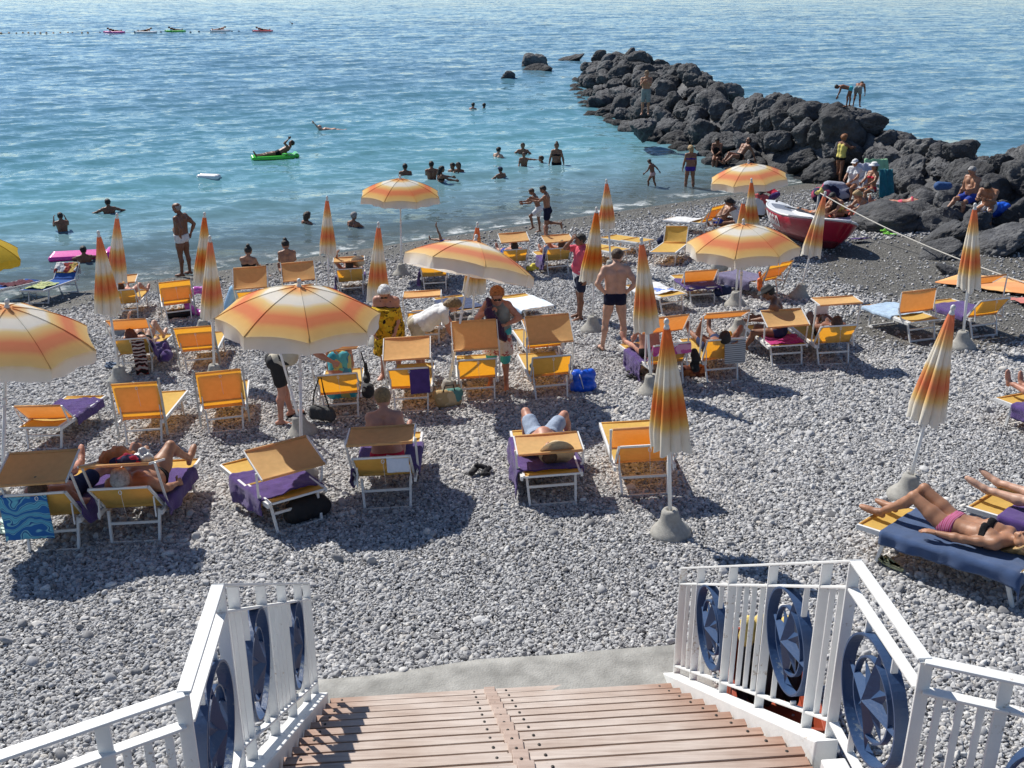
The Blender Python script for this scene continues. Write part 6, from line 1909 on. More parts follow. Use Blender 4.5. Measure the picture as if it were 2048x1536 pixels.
lie('L13', 'woman in a turquoise flowered dress sitting on a lounger', dict(tp=20, hp=25, arm_l=('fk', 15, 8, 15, -4), arm_r=('fk', 25, 8, 20, -8), leg_l=(80, 10, 60), leg_r=(84, 12, 64)), y=0.48, h=1.64, sex='f', sk='pink', clothes=[('tank', FLTQ, -0.02), ('skirt', FLTQ, 0.36, 0.20, (0, 0.75, -0.66))], hair=('short', 'grey'), fat=0.3, res=0.013)
lie('L17', 'blonde woman sitting with her bare back to the stair beside a folded parasol', dict(tp=14, hp=18, hy=-10, arm=('fk', 25, 10, 40, -10), leg_l=(92, 6, 5, 30), leg_r=(92, 8, 5, 30)), y=0.50, x=-0.12, h=1.68, sex='f', sk='pink', clothes=[('bottoms', BLK)], hair=('short', 'blonde'), fat=0.3, res=0.013)
lie('L18', 'man lying with one arm folded behind his head', rec(52, arm_r=('fk', 190, 30, 120, -30), arm_l=('fk', 120, 30, 80, -10), leg_l=(94, 5, 4, 10), leg_r=(96, 10, 6, 10)), h=1.75, sk='brown', clothes=[('shorts', DKBL, 0.6)], hair=('short', 'black'), res=0.014)
M_, _, _ = LG['L19']
pm_ = M_ @ Matrix.Translation((0.02, 0.55, 0)) @ Matrix.Rotation(R(62), 4, 'Z')
person('woman in a black sun hat sitting sideways on a lounger', pm_, dict(tp=10, hp=22, arm_l=('fk', 30, 6, 50, -8), arm_r=('fk', 26, 6, 55, -8), leg_l=(88, 6, 60), leg_r=(92, 8, 64)), 1.74, 'f', 'dark', [('bottoms', DKBL), ('hat', BLACK)], ('short', 'black'), res=0.013, root=(0, 0, SEAT_Z + 0.13))
lie('L20', 'reader lying under a flat tan shade with a white book', rec(50, arm_l=('fk', 78, 2, 40, -20), arm_r=('fk', 78, 2, 40, -20), leg_l=(118, 5, 60), leg_r=(112, 8, 50)), h=1.70, sk='dark', clothes=[('trunks', BLK)], hair=('short', 'brown'), res=0.014)
lie('L23', 'red haired person lying with pale knees raised', rec(47, leg_l=(130, 6, 88), leg_r=(132, 12, 90), arm_l=('fk', 110, 8, 60, -10), arm_r=('fk', 60, 18, 30, 6)), h=1.72, sex='f', sk='fair', clothes=[('onepiece', BLK)], hair=('bob', 'red'), res=0.013)
lie('L25', 'sunbather hidden behind the leaning folded parasol, a foot showing', rec(48, leg_r=(110, 20, 50, 10)), h=1.7, sk='pink', clothes=[('trunks', DKBL)], hair=('short', 'brown'), res=0.018)
lie('L29', 'dozing person with sunglasses under a shade near the shore', rec(46, arm_l=('fk', 130, 30, 80, -10), arm_r=('fk', 60, 20, 60, 0)), h=1.72, sk='brown', clothes=[('trunks', BLK)], hair=('short', 'black'), res=0.016, glasses=True)
lie('L35', 'sleeper on the lounger nearest the waterline, feet towards the sea', rec(46, leg_l=(96, 10, 14, 10)), h=1.72, sk='pink', clothes=[('shorts', BLUEC, .6)], hair=('short', 'black'), res=0.017)
lie('L36', 'sunbather turned on one side left of the man in pink', rec(44, leg_l=(100, 2, 30, 10), leg_r=(104, 2, 44, 10), arm_l=('fk', 140, 20, 40, 10), tl=8), h=1.72, sk='pink', clothes=[('shorts', DKBL, .5)], hair=('short', 'brown'), res=0.017)

# ------------------------------------------------------------------ floats, buoys and the boat
def mattress(label, M, mat, L_=1.8, W_=0.7, group=None):
    pr_ = []
    for k in range(5):
        x = (k - 2) * W_ / 5.2
        pr_.append((vv(x, -L_ / 2 + .1, 0.05), vv(x, L_ / 2 - .35, 0.05), W_ / 9, W_ / 9))
    pr_.append((vv(-W_ / 2 + .1, L_ / 2 - .18, 0.09), vv(W_ / 2 - .1, L_ / 2 - .18, 0.09), 0.10, 0.10))
    V_, Q_ = soft(pr_, 0.02, 0.03)
    return tag(link('air_mattress', mesh_np('air_mattress', V_, Q_, True, mat), None, M), label, 'air mattress', group)
def vinyl(name, col): return simple(name, col, rough=0.25, var=0.08, coat=0.4)
PINKV = vinyl('pink_vinyl', (0.75, 0.04, 0.38)); GREENV = vinyl('green_vinyl', (0.08, 0.60, 0.05)); REDV = vinyl('red_vinyl', (0.65, 0.08, 0.08)); WHITEV = vinyl('white_vinyl', (0.75, 0.75, 0.75))
p = S(168, 521)
mattress('pink air mattress drifting at the shore with a boy holding on to it', upright(p.x - .15, p.y + .35, 0, -78), PINKV, 1.7, 0.7)
swim('boy leaning on the pink air mattress', 170, 524, 0.34, 20, dict(arm=('fk', 70, 30, 20, 10)), h=1.5)
p = S(552, 317)
mattress('bright green air mattress with a man lying on it', upright(p.x, p.y, 0.02, -72), GREENV, 2.0, 0.75)
person('man lying on the green air mattress, one arm raised', upright(p.x, p.y, 0.02, 108), dict(tp=-66, hp=30, arm_l=('fk', 140, 10, 90, -10), arm_r=('fk', 20, 30, 10, 20), leg=(88, 5, 4, 10)), 1.72, 'm', 'dark', [('trunks', BLK)], ('short', 'black'), res=0.02, root=(0, -0.1, 0.20))
FG = 'air mattresses moored along the line of buoys'
for i, (u, v, mt, sk_, lab) in enumerate(((228, 66, PINKV, 'brown', 'pink'), (292, 66, WHITEV, 'brown', 'white'), (350, 64, GREENV, 'dark', 'green'), (440, 63, WHITEV, 'pink', 'white and pink'), (525, 64, REDV, 'tan', 'red'))):
    p = S(u, v)
    nm = {0: 'first from the left, pink', 1: 'second from the left, white', 2: 'third from the left, green', 3: 'fourth from the left, white', 4: 'last on the right, red'}[i]
    mattress('air mattress on the line of buoys, ' + nm, upright(p.x, p.y, 0.05, 82), mt, 2.5, 0.95, FG)
    person('sunbather on the air mattress by the buoys, ' + nm + ' one', upright(p.x, p.y, 0.05, 90 if i % 2 else -90), dict(tp=-72, leg=(90, 5, 6, 10), arm=('fk', 30, 30, 20, 10)), 1.75, 'm', sk_, [('trunks', BLK)], ('short', 'black'), res=0.026, root=(0, 0, 0.24), group='sunbathers on the far air mattresses', hands=False)
p = S(418, 357)
lump('swimming_float', 'white foam float bobbing alone on the sea', 'float', upright(p.x, p.y, 0, 80), [((-0.1, -.32, .05), (-.1, .32, .05), .11, .11), ((.1, -.32, .05), (.1, .32, .05), .11, .11)], WHITEV, 0.02, 0.05, None)
BUOY = simple('faded_orange_buoy', (0.55, 0.28, 0.08), rough=0.5, var=0.2)
BUOYD = simple('dark_buoy', (0.10, 0.10, 0.11), rough=0.5, var=0.2)
def buoy_mesh(mt):
    mb = MB()
    mb.lathe([(0.02, -0.18), (0.10, -0.10), (0.14, -0.02), (0.14, 0.03), (0.10, 0.10), (0.03, 0.13), (0.03, 0.16), (0.02, 0.17)], 14)
    return mb.mesh('buoy', mt)
BM = [buoy_mesh(BUOY), buoy_mesh(BUOYD)]
brnd = random.Random(4)
bpts = []
for i, u in enumerate((2, 18, 33, 46, 57, 70, 81, 93, 107, 121, 136, 145, 164, 176, 200, 270, 307, 322, 381, 398, 464, 478)):
    p = S(u, 67.5 - 4.0 * u / 560 + brnd.uniform(-.5, .5))
    bpts.append(p)
    o = link('buoy', BM[0 if u < 200 else 1]); o.location = (p.x, p.y, 0.02)
    o.rotation_euler = (brnd.uniform(-.3, .3), brnd.uniform(-.3, .3), 0)
    tag(o, 'small round buoy on the rope across the bay, ' + ('orange, left of the pink air mattress' if u < 200 else 'dark, between the air mattresses'), 'buoy', 'buoys strung across the bay')
mb = MB()
mb.tube([p + Vector((0, 0, 0.02)) for p in bpts], 0.02, 6)
tag(mb.build('buoy_rope', simple('rope_fibre', (0.55, 0.52, 0.46), rough=0.9)), 'thin rope that carries the buoys across the bay', 'rope')

# rescue boat
HULL_RED = simple('red_boat_paint', (0.36, 0.012, 0.035), rough=0.3, var=0.12, scale=4, coat=0.3)
DECKW = simple('white_boat_paint', (0.72, 0.73, 0.74), rough=0.4, var=0.06)
DARKR = simple('dark_boat_bottom', (0.10, 0.008, 0.015), rough=0.5)
pa = Vector((6.95, 27.2, 0)); pb = Vector((7.60, 23.4, 0)); pa.z = gz(pa.x, pa.y); pb.z = gz(pb.x, pb.y)
bd = (pb - pa); bl_ = bd.length
yawb = math.degrees(math.atan2(bd.y, bd.x))
LB = bl_ + 0.25
print('boat', bl_, yawb, pa, pb)
cb_ = (pa + pb) / 2
nb_ = Vector((-bd.y, bd.x, 0)).normalized()
cb_ = cb_ + nb_ * 0.0
nrm_ = Vector((-0.0486, 0.0756, 1)).normalized()
bx_ = (bd - nrm_ * bd.dot(nrm_)).normalized(); by_ = nrm_.cross(bx_)
MBt = Matrix((bx_, by_, nrm_)).transposed().to_4x4()
MBt = Matrix.Translation(Vector((cb_.x, cb_.y, gz(cb_.x, cb_.y) + 0.02))) @ MBt.to_3x3().to_4x4() @ Matrix.Rotation(R(-15), 4, 'X')
boat = empty('rescue_boat', MBt, 'red and white rescue rowing boat drawn up on the beach', 'boat')
def hull(sx, t, side):
    """sx -1 (narrow stern) .. 1 (bow), t 0 keel .. 1 gunwale"""
    xb = sx * LB / 2 * (0.80 + 0.20 * t)
    w = 0.70 * max(0.0, 1 - abs(sx) ** 2.6) ** 0.62 * (1.0 if sx > 0 else 1.05)
    if sx < -0.0: w = max(w, 0.30 * t * (1 if sx > -0.999 else 1))
    prof = (math.sin(t * math.pi / 2) ** 0.55)
    zt = 0.58 + 0.14 * sx * sx + (0.10 if sx > 0 else 0.04) * abs(sx)
    z = 0.02 + zt * t + 0.12 * (abs(sx) ** 4) * (1 - t)
    return Vector((xb, side * w * prof, z))
NS, NT = 40, 12
def skin_grid(t0, t1, side):
    return [[hull(-1 + 2 * i / NS, t0 + (t1 - t0) * k / NT, side) for k in range(NT + 1)] for i in range(NS + 1)]
mb = MB()
for sd in (-1, 1): mb.grid(skin_grid(0.22, 0.93, sd))
mb.grid([[hull(-1, 0.22 + 0.71 * k / NT, s_) for s_ in (-1, -.5, 0, .5, 1)] for k in range(NT + 1)])
mb.build('hull', HULL_RED, boat, None, 0, 0.02)
mb = MB()
for sd in (-1, 1): mb.grid(skin_grid(0.0, 0.22, sd))
mb.build('hull_bottom', DARKR, boat, None, 0, 0.02)
mb = MB()
for sd in (-1, 1): mb.grid([[hull(-1 + 2 * i / NS, t_, sd) + Vector((0, sd * 0.008, 0)) for t_ in (0.93, 0.965, 1.0)] for i in range(NS + 1)])
mb.build('gunwale', DECKW, boat, None, 0, 0.03)
mb = MB()
rows = []
for i in range(NS + 1):
    sx = -1 + 2 * i / NS
    rows.append([hull(sx, 0.985, -1).lerp(hull(sx, 0.985, 1), k / 8) + Vector((0, 0, 0.03 * math.sin(math.pi * k / 8) - (0.10 if 0.12 < i / NS < 0.5 and 1 < k < 7 else 0))) for k in range(9)])
mb.grid(rows, False)
mb.build('deck', DECKW, boat, None, 0, 0.012)
mb = MB()
for xx in (-0.9, -0.2): mb.box((xx, 0, 0.735), (0.16, 0.5, 0.03))
for xx in (-1.1, 0.3, 1.2): mb.lathe([(0.03, 0.0), (0.03, 0.05), (0.015, 0.06)], 10, Matrix.Translation((xx, -0.45, 0.80)))
mb.build('deck_fittings', simple('dark_fitting', (0.06, 0.06, 0.07), rough=0.5), boat)
cu = bpy.data.curves.new('lettering', 'FONT'); cu.body = 'SALVATAGGIO'; cu.size = 0.36; cu.extrude = 0.0; cu.resolution_u = 3; cu.offset = 0.014
tmp = bpy.data.objects.new('lettering', cu); COL.objects.link(tmp)
bpy.context.view_layer.update()
tme = bpy.data.meshes.new_from_object(tmp.evaluated_get(bpy.context.evaluated_depsgraph_get()))
bpy.data.objects.remove(tmp)
co = [v.co.copy() for v in tme.vertices]
x0, x1 = min(c.x for c in co), max(c.x for c in co)
for v, c in zip(tme.vertices, co):
    sx = -0.97 + (c.x - x0) / (x1 - x0) * 0.88
    t_ = 0.44 + (c.y / 0.27) * 0.42
    q = hull(sx, t_, -1); q2 = hull(sx + 0.01, t_, -1); q3 = hull(sx, t_ + 0.01, -1)
    nn = (q2 - q).cross(q3 - q).normalized()
    if nn.y > 0: nn = -nn
    v.co = q + nn * 0.022
tme.materials.clear(); tme.materials.append(DECKW)
link('lettering', tme, boat)

p = G(1438, 545)
o = link('concrete_foot', BASE_ME, None, upright(p.x, p.y, p.z + 0.12, 0, (38, 52)))
tag(o, 'spare concrete parasol foot lying tipped over behind the open parasol by the boat', 'parasol foot')
p = G(606, 868)
sp_ = empty('parasol_stand', upright(p.x, p.y, p.z, 0, (4, -9)), 'bare slanting pole in a concrete foot beneath the wide open parasol', 'parasol stand')
link('concrete_base', BASE_ME, sp_); link('pole', pole_mesh(1.35), sp_)
# rope fencing off the beach, from a post behind the boat to the right
ROPE = simple('white_rope', (0.50, 0.48, 0.43), rough=0.9, bump=0.4, bscale=90)
pp = G(1631, 452)
M_ = upright(pp.x, pp.y, pp.z, 0)
post = empty('rope_post', M_, 'grey post with a yellow knot that holds the white rope', 'post')
mb = MB(); mb.tube([(0, 0, -.1), (0, 0, 0.93)], 0.035, 10); mb.build('post', simple('grey_post_paint', (0.34, 0.34, 0.34), rough=0.6), post)
V_, Q_ = soft([(vv(-.06, 0, 0.91), vv(.07, 0, 0.95), 0.05, 0.05), (vv(.02, -.03, .95), vv(.05, .02, 1.03), 0.04, 0.03)], 0.012, 0.02, wob=(0.012, 60))
link('knot', mesh_np('knot', V_, Q_, True, simple('yellow_cord', (0.60, 0.52, 0.16), rough=0.9)), post)
ra_ = Vector((pp.x, pp.y, pp.z + 0.92)); rb_ = D(2120, 588, 18.6)
mb = MB()
mb.tube([ra_.lerp(rb_, t / 30) - Vector((0, 0, 0.18 * (1 - (2 * t / 30 - 1) ** 2))) for t in range(31)], 0.015, 8)
rp = tag(mb.build('boundary_rope', ROPE), 'taut white rope running from the post by the boat to the right edge', 'rope')
mb = MB()
c_ = ra_.lerp(rb_, 0.84) - Vector((0, 0, 0.10)); mb.tube([c_ + Vector((0, 0, 0.02)), c_ + Vector((-.02, 0, -.10)), c_ + Vector((.05, 0, -.2))], 0.012, 6)
k_ = mb.build('rope_end', ROPE); k_.parent = rp

# ------------------------------------------------------------------ bags, shoes and other things
def gl(u, v, yaw=0, h=0.0):
    p = G(u, v); return upright(p.x, p.y, p.z + h, yaw)
STRAW = printed('woven_straw', [(0.52, 0.38, 0.20), (0.45, 0.32, 0.16), (0.56, 0.42, 0.24), (0.10, 0.24, 0.22)], 7)
def straps(o, pts, r_, mat, name='strap'):
    mb = MB(); mb.tube([Vector(q) for q in pts], r_, 6); k_ = mb.build(name, mat, o); return k_
o = lump('straw_bag', 'woven straw basket on the pebbles at the foot of the slanting pole', 'bag', gl(897, 812, 20), [((-.11, 0, .08), (.11, 0, .08), .09, .09), ((-.15, 0, .19), (.15, 0, .19), .075, .075)], STRAW, .012, .05)
straps(o, [(-.09, -.04, .24), (-.06, -.06, .35), (.06, -.06, .35), (.09, -.04, .24)], .01, BLACK, 'handle')
BLUEP = simple('bright_blue_plastic', (0.01, 0.10, 0.62), rough=0.35, var=0.2)
o = lump('beach_bag', 'bright blue shiny beach bag standing on the pebbles', 'bag', gl(1166, 782, 10), [((-.10, 0, .08), (.10, 0, .08), .10, .10), ((-.11, 0, .26), (.11, 0, .26), .08, .08)], BLUEP, .012, .05, (0.012, 26))
straps(o, [(-.08, -.08, .30), (-.05, -.10, .20), (-.02, -.105, .08)], .007, WHITET, 'cord'); straps(o, [(-.06, 0, .33), (0, -.03, .44), (.06, 0, .33)], .008, WHITET, 'handle')
BAGG = simple('charcoal_bag_cloth', (0.045, 0.048, 0.05), rough=0.8, bump=0.3)
o = lump('shoulder_bag', 'dark grey shoulder bag held low by the stooping man', 'bag', gl(646, 846, -18, 0.02), [((-.13, 0, .10), (.13, 0, .10), .075, .075), ((-.12, 0, .17), (.12, 0, .17), .07, .07)], BAGG, .011, .03)
straps(o, [(-.15, 0, .18), (-.13, .05, .42), (-.04, .10, .68), (.03, .04, .44), (.13, 0, .18)], .011, BLACK)
M_, _, _ = LG['L13']
o = lump('hanging_bag', 'black cloth bag with a blue tag hanging from the shade next to the turquoise dress', 'bag', M_ @ Matrix.Translation((0.44, 0.12, 0.16)), [((0, -.06, .22), (0, .10, .22), .10, .10), ((0, -.04, .42), (0, .06, .48), .06, .05), ((0, .0, .56), (0, .02, .66), .035, .025)], BLACK, .013, .05)
straps(o, [(0, -.02, .62), (-.05, .0, .86), (0, .03, .62)], .01, BLACK)
lump('rucksack', 'dark bag lying under the head of the sideways lounger', 'bag', LG['L3'][0] @ Matrix.Translation((0.14, 0.12, 0.02)), [((-.16, 0, .10), (.18, 0, .10), .11, .11), ((-.12, .0, .18), (.14, 0, .18), .09, .08)], BLACK, .014, .05)
lump('rucksack', 'black bag hidden in the shade beneath the lounger with the flat orange back', 'bag', LG['L26'][0] @ Matrix.Translation((0.02, 0.35, 0.02)), [((-.2, 0, .08), (.2, 0, .08), .10, .10)], BLACK, .016, .05)
lump('hanging_bag', 'dark blue bag hanging off the lounger that faces the stair', 'bag', LG['L38'][0] @ Matrix.Translation((0.30, -0.28, 0.25)), [((-.2, 0, .08), (.2, 0, .10), .10, .10), ((-.15, 0, .22), (.15, 0, .22), .05, .05)], DKBL, .016, .05)
lump('hanging_bag', 'dark round bag hung under the orange shade left of the open parasol by the boat', 'bag', LG['L39'][0] @ Matrix.Translation((0.46, 0.10, 0.14)), [((-.1, 0, .10), (.1, 0, .12), .11, .11)], DKBL, .016, .05)
lump('hanging_bag', 'violet carrier bag hung beside the red haired person', 'bag', LG['L23'][0] @ Matrix.Translation((0.50, 0.22, 0.14)), [((0, -.06, .12), (0, .08, .12), .10, .10), ((0, 0, .30), (0, .02, .34), .05, .04)], PURPLE, .014, .05)
lump('clothes_heap', 'heap of dark green and grey clothes on the lounger next to the blue bag', 'clothes', LG['L16'][0] @ Matrix.Translation((0, 0.45, 0.42)), [((-.2, 0, .03), (.2, 0, .03), .07, .07), ((.1, .15, .05), (-.1, .1, .06), .07, .06)], printed('green_grey_clothes', [(0.05, 0.10, 0.10), (0.20, 0.24, 0.26), (0.03, 0.05, 0.07), (0.32, 0.36, 0.42)], 12), .014, .04, (0.015, 34))
o = lump('hanging_bag', 'black cloth bag and red scarf hung between the blonde woman and the man lying back', 'bag', LG['L17'][0] @ Matrix.Translation((0.48, 0.0, 0.10)), [((0, -.02, .32), (0, .06, .42), .08, .06), ((0, 0, .15), (0, .04, .2), .07, .08)], BLACK, .014, .05)
lump('beach_bag', 'brown patterned bag on the pebbles below the hung black bag', 'bag', gl(1390, 752, 0), [((-.12, 0, .08), (.12, 0, .08), .10, .10)], printed('brown_print', [(0.20, 0.07, 0.03), (0.35, 0.14, 0.06), (0.10, 0.03, 0.02)], 14), .014, .05)
lump('beach_bag', 'orange cloth bag slung on the lounger of the man lying back', 'bag', LG['L18'][0] @ Matrix.Translation((0.24, 0.40, 0.48)), [((0, 0, .0), (0, .05, .10), .09, .07), ((.02, 0, .18), (.02, .02, .24), .05, .03)], simple('orange_bag_cloth', (0.70, 0.30, 0.02), rough=0.8), .012, .05)
lump('beach_bag', 'bright orange bag hanging from the orange backed lounger by the parasol pole', 'bag', LG['L41'][0] @ Matrix.Translation((-0.42, -0.10, 0.28)), [((0, 0, .02), (0, .02, .2), .06, .05), ((0, .0, .3), (0, .02, .36), .03, .03)], simple('vivid_orange', (0.75, 0.13, 0.01), rough=0.6), .012, .04)
lump('clothes_heap', 'orange cloth heaped on the flat shade of the big bellied man', 'clothes', LG['L2'][0] @ Matrix.Translation((-0.12, 0.24, 0.84)), [((-.12, 0, .05), (.10, .04, .05), .09, .07), ((-.05, .06, .10), (.05, .02, .10), .07, .06)], ORANGET, .011, .05, (0.016, 32))
lump('clothes_heap', 'dark red and navy cloth beside the orange heap on the flat shade', 'clothes', LG['L2'][0] @ Matrix.Translation((0.02, 0.06, 0.90)), [((-.12, 0, .02), (.12, .0, .02), .045, .04), ((0, .03, .06), (.1, .02, .04), .04, .035)], printed('red_navy_cloth', [(0.25, 0.01, 0.03), (0.02, 0.02, 0.06), (0.32, 0.02, 0.05)], 9), .010, .04, (0.012, 36))
lump('plastic_bag', 'pale grey plastic bag beside the dark red cloth on the flat shade', 'bag', LG['L2'][0] @ Matrix.Translation((0.16, 0.14, 0.88)), [((-.06, 0, .03), (.08, .0, .03), .06, .05), ((0, .05, .09), (.04, .05, .08), .05, .04)], simple('grey_film', (0.42, 0.42, 0.42), rough=0.25, var=0.2), .010, .04, (0.016, 40))
M5 = LG['L5'][0]
mb = MB()
mb.lathe([(0.20, 0.0), (0.19, 0.012), (0.11, 0.03), (0.105, 0.09), (0.08, 0.12), (0.0, 0.125)], 26, Matrix.Rotation(R(-62), 4, 'X'))
tag(mb.build('straw_hat', simple('pale_straw', (0.62, 0.46, 0.27), rough=0.9, bump=0.5, bscale=140), None, M5 @ Matrix.Translation((0.08, 0.14, 0.56)), 0, 0.008), 'straw hat with a dark band resting over the face of the sleeper', 'hat')
mb = MB(); mb.lathe([(0.17, 0.0), (0.16, 0.012), (0.10, 0.03), (0.09, 0.09), (0.0, 0.11)], 24, Matrix.Rotation(R(-60), 4, 'X'))
tag(mb.build('straw_hat', simple('cream_straw', (0.66, 0.58, 0.44), rough=0.9), None, LG['L29'][0] @ Matrix.Translation((0.22, 0.0, 0.86)), 0, 0.008), 'cream straw hat beside the head of the dozing person', 'hat')
M20 = LG['L20'][0]
mb = MB(); mb.box((0, 0, 0), (0.24, 0.03, 0.20), Matrix.Rotation(R(25), 3, 'X').to_4x4())
tag(mb.build('book', simple('book_paper', (0.66, 0.65, 0.66), rough=0.8, var=0.1), None, M20 @ Matrix.Translation((-0.04, 0.62, 0.84))), 'white open book held up by the reader', 'book')
# shoes left on the pebbles
def sandals(label, u, v, yaw, mat, gap=0.14, name='sandals', flop=False, size=1.0):
    M = gl(u, v, yaw, 0.045)
    mb = MB()
    for sx in (-1, 1):
        pts = []
        n_ = 18
        for k in range(n_):
            a_ = 2 * math.pi * k / n_
            pts.append(Vector((sx * gap / 2 + 0.042 * math.cos(a_) * (1 + .15 * math.sin(a_)), 0.13 * math.sin(a_) + sx * 0.03, 0)) * size)
        mb.prism(pts, (0, 0, 0.022))
        for q in ((-.035, .02), (.035, .02)):
            mb.tube([Vector((sx * gap / 2 + q[0], q[1] + sx * .03 - 0.02, 0.02)) * size, Vector((sx * gap / 2 + q[0] * .5, q[1] + sx * .03 + 0.02, 0.05)) * size, Vector((sx * gap / 2, 0.07 + sx * .03, 0.02)) * size], 0.009 * size, 6)
    return tag(mb.build(name, mat, None, M), label, 'sandals')
o = lump('sandals', 'pair of black strappy shoes tossed together on open pebbles', 'sandals', gl(960, 950, 20, 0.02), [((-.12, -.03, .04), (-.02, .06, .05), .035, .03), ((-.02, .06, .09), (.06, .02, .07), .03, .03), ((.04, -.06, .04), (.13, .03, .04), .03, .03), ((.0, -.08, .03), (.08, -.1, .03), .025, .02)], BLACK, .009, .012, (0.006, 60))
sandals('green patterned flip-flops under the lounger of the bikini sunbather', 1778, 1136, 35, printed('green_snake_print', [(0.36, 0.38, 0.22), (0.05, 0.06, 0.04), (0.44, 0.45, 0.28)], 30), 0.02)
sandals('lime green flip-flops on the sand beneath the white rope', 1776, 469, 70, simple('lime_rubber', (0.28, 0.72, 0.10), rough=0.5), 0.24, size=1.3)
sandals('dark shoes left on the pebbles beside the blonde woman on pink', 1268, 756, 60, BLACK, 0.16)
sandals('blue shoes by the leaning parasol of the red haired person', 225, 736, 80, simple('denim_shoe', (0.05, 0.09, 0.16), rough=0.8), 0.14)
sandals('pale green slippers beside the printed towel at the left', 18, 1062, 70, simple('mint_rubber', (0.45, 0.60, 0.52), rough=0.5), 0.14, size=1.2)
lump('swim_cloth', 'crumpled yellow swimwear dropped on the pebbles left of the man in pink', 'clothes', gl(1066, 541, 0), [((-.10, 0, .05), (.10, .02, .05), .06, .05), ((0, .05, .10), (.03, .03, .12), .06, .05)], simple('lemon_cloth', (0.72, 0.62, 0.08), rough=0.8), .012, .04, (0.014, 40))
lump('swim_ring', 'see-through pink swim ring standing by the folded parasols', 'swim ring', gl(402, 632, 0), [((.26 * math.cos(a), .05 * math.sin(a * 2), .30 + .26 * math.sin(a)), (.26 * math.cos(a + .6), .05 * math.sin(a * 2), .30 + .26 * math.sin(a + .6)), .075, .075) for a in [i * .6 for i in range(11)]], vinyl('violet_vinyl', (0.50, 0.10, 0.42)), .016, .03, None)
lump('swim_float', 'pale blue inflatable leaning against the tall orange shade', 'float', gl(462, 640, 0), [((-.10, .05, .12), (.14, 0, .62), .11, .12), ((-.05, -.1, .10), (.32, -.1, .16), .11, .10)], vinyl('pale_blue_vinyl', (0.32, 0.56, 0.78)), .016, .04, None)
# things on the rocks and by the group
lump('beach_bags', 'pile of navy bags with pink straps at the foot of the dark boulders', 'bag', gl(1662, 402, 0), [((-.4, 0, .2), (.4, 0, .2), .24, .24), ((-.1, .1, .42), (.3, .1, .4), .2, .18)], printed('navy_pink_bags', [(0.03, 0.035, 0.08), (0.02, 0.02, 0.05), (0.45, 0.08, 0.14), (0.3, 0.32, 0.4)], 5), .025, .08)
lump('rucksack', 'black rucksack with a white cloth beside the broad rounded boulder', 'bag', gl(1744, 454, 0), [((-.3, 0, .18), (.3, 0, .18), .2, .2), ((-.1, 0, .34), (.2, 0, .32), .14, .12)], printed('black_white_bag', [(0.02, 0.025, 0.03), (0.03, 0.04, 0.05), (0.015, 0.02, 0.02), (0.30, 0.45, 0.50)], 3), .022, .06)
p = D(1755, 322, 34.5)
def drape(label, p, w, hh, mat, seed, lean=0.5):
    rr = random.Random(seed); off = Vector((rr.uniform(0, 30), 0, 0))
    rows = []
    for i in range(25):
        t = i / 24
        rows.append([Vector(((k / 20 - .5) * w * (1 + .2 * t), -lean * t * hh + 0.06 * mnoise.noise(Vector((k * .25, t * 3, 0)) + off), -hh * t + 0.05 * mnoise.noise(Vector((k * .3, t * 2, 5)) + off))) for k in range(21)])
    mb = MB(); mb.grid(rows)
    return tag(mb.build('towel', mat, None, Matrix.Translation(p), 0, 0.014), label, 'towel', 'towels drying on the boulders')
drape('pale green towel drying on a boulder behind the woman in the white cap', D(1752, 318, 33.2), 0.75, 0.9, towel_mat('pale_green_towelling', (0.34, 0.62, 0.36)), 1)
drape('white towel drying beside the pale green one', D(1732, 326, 33.0), 0.6, 0.8, towel_mat('lilac_towelling', (0.58, 0.58, 0.68)), 2)
drape('dark teal towel hanging on a boulder', D(1772, 338, 31.5), 0.4, 0.8, towel_mat('dark_teal_towelling', (0.02, 0.16, 0.20)), 3)
drape('blue towel held up by the woman in yellow', D(1694, 286, 37.5), 0.55, 0.28, towel_mat('sky_blue_towelling', (0.16, 0.46, 0.60)), 4, 0.9)
lump('swim_cloth', 'blue swim things on the boulder beside the grey haired man', 'clothes', upright(*D(1888, 372, 27.6), 0), [((-.15, 0, .0), (.12, 0, .0), .12, .10)], simple('blue_cloth', (0.03, 0.09, 0.24), rough=0.8), .02, .05)
lump('beach_bag', 'bright blue bag behind the man in white shorts', 'bag', upright(*D(1996, 412, 26.5), 0), [((-.15, 0, -.1), (.15, 0, -.1), .2, .2)], BLUEP, .02, .05, (0.02, 24))
lump('beach_bag', 'orange and red bag beside the blonde woman in the blue bikini', 'bag', gl(1752, 428, 0), [((-.1, 0, .15), (.12, 0, .15), .15, .15)], printed('orange_red_bag', [(0.6, 0.12, 0.02), (0.7, 0.4, 0.05), (0.3, 0.05, 0.1)], 8), .02, .05)
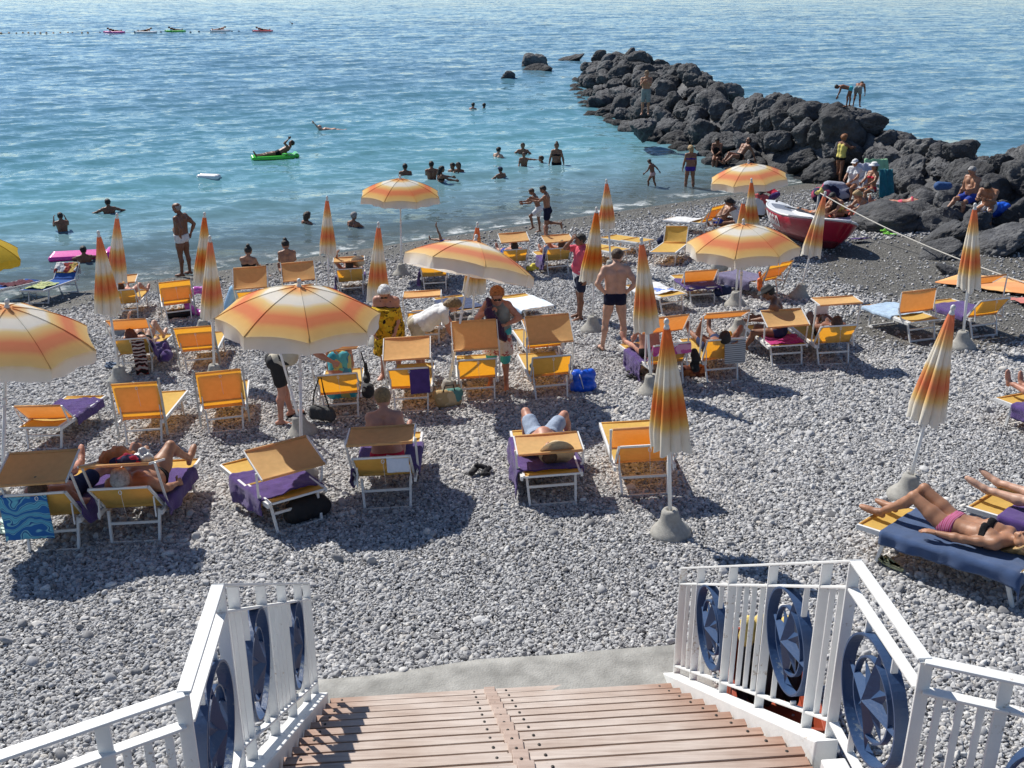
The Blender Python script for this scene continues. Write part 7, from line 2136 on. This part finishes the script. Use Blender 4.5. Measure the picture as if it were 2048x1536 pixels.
# folding chairs of the group
def fold_chair(label, u, v, yaw):
    root = empty('folding_chair', gl(u, v, yaw), label, 'chair', 'folding chairs by the boulders')
    mb = MB()
    for sx in (-1, 1):
        mb.tube([(sx * .24, -.22, 0), (sx * .24, .22, .40)], .013, 8); mb.tube([(sx * .25, .24, 0), (sx * .25, -.20, .40), (sx * .25, -.34, .86)], .013, 8)
    mb.build('frame', ALU, root)
    mt = printed('chair_stripe', [(0.55, 0.56, 0.60), (0.30, 0.34, 0.42)], 3)
    link('seat', cloth_panel('seat', (-.24, -.2, .39), (.24, -.2, .39), (.24, .22, .39), (-.24, .22, .39), .04, mt), root)
    link('backrest', cloth_panel('backrest', (-.24, -.24, .50), (.24, -.24, .50), (.24, -.34, .85), (-.24, -.34, .85), .03, mt), root)
fold_chair('folding chair of the woman in the white cap', 1702, 398, 140)
fold_chair('folding chair of the person in the pale bucket hat', 1738, 402, 125)

# red tub with folded yellow covers under the right railing
tubc = Vector((1.90, 6.20, 0)); tubc.z = gz(tubc.x, tubc.y)
tub = empty('storage_box', upright(tubc.x, tubc.y, tubc.z, -6), 'rust red wooden box of beach gear standing beneath the right railing', 'box')
RUST = simple('rust_red_paint', (0.33, 0.055, 0.02), rough=0.6, var=0.2, scale=5, bump=0.1)
mb = MB()
w_, l_, hh = 0.58, 1.15, 0.40
for sx in (-1, 1):
    mb.box((sx * w_ / 2, 0, hh / 2), (0.03, l_, hh)); mb.box((0, sx * (l_ / 2 - 0.015), hh / 2), (w_ - 0.034, 0.03, hh - 0.006))
mb.box((0, 0, 0.03), (w_ - 0.034, l_ - 0.064, 0.03))
mb.build('side', RUST, tub, None, 0.004)
for k in range(5):
    yy = 0.30 + 0.0 * k
    M_ = tub.matrix_world @ Matrix.Translation((-0.19 + 0.095 * k, 0.10 + 0.03 * (k % 2), 0.05))
    o = lump('folded_cover', 'rolled black cover with a yellow frilled top in the rust red box', 'cover', M_, [((0, 0, .05), (0, 0, .55), .05, .045)], simple('black_cover', (0.03, 0.028, 0.03), rough=0.8), .010, .02, group='rolled covers in the rust red box')
    mb = MB(); mb.lathe([(0.05, 0.54), (0.062, 0.60), (0.05, 0.66), (0.058, 0.72), (0.03, 0.76), (0.0, 0.77)], 12); mb.build('frill', simple('yellow_frill', (0.66, 0.50, 0.16), rough=0.8, bump=.5), o)
# purple cloth held by the woman in sunglasses
pz_ = G(997, 775)
Mw = upright(pz_.x, pz_.y, pz_.z, 172)
lump('held_cloth', 'dark purple cloth in the hands of the woman in sunglasses', 'cloth', Mw, [((.10, .24, 1.28), (-.02, .24, 1.02), .07, .10), ((-.02, .25, 1.0), (-.12, .25, .90), .09, .06), ((.08, .20, 1.3), (.13, .1, 1.42), .05, .04)], towel_mat('plum_cloth', (0.045, 0.02, 0.06)), .012, .05, (0.010, 34))
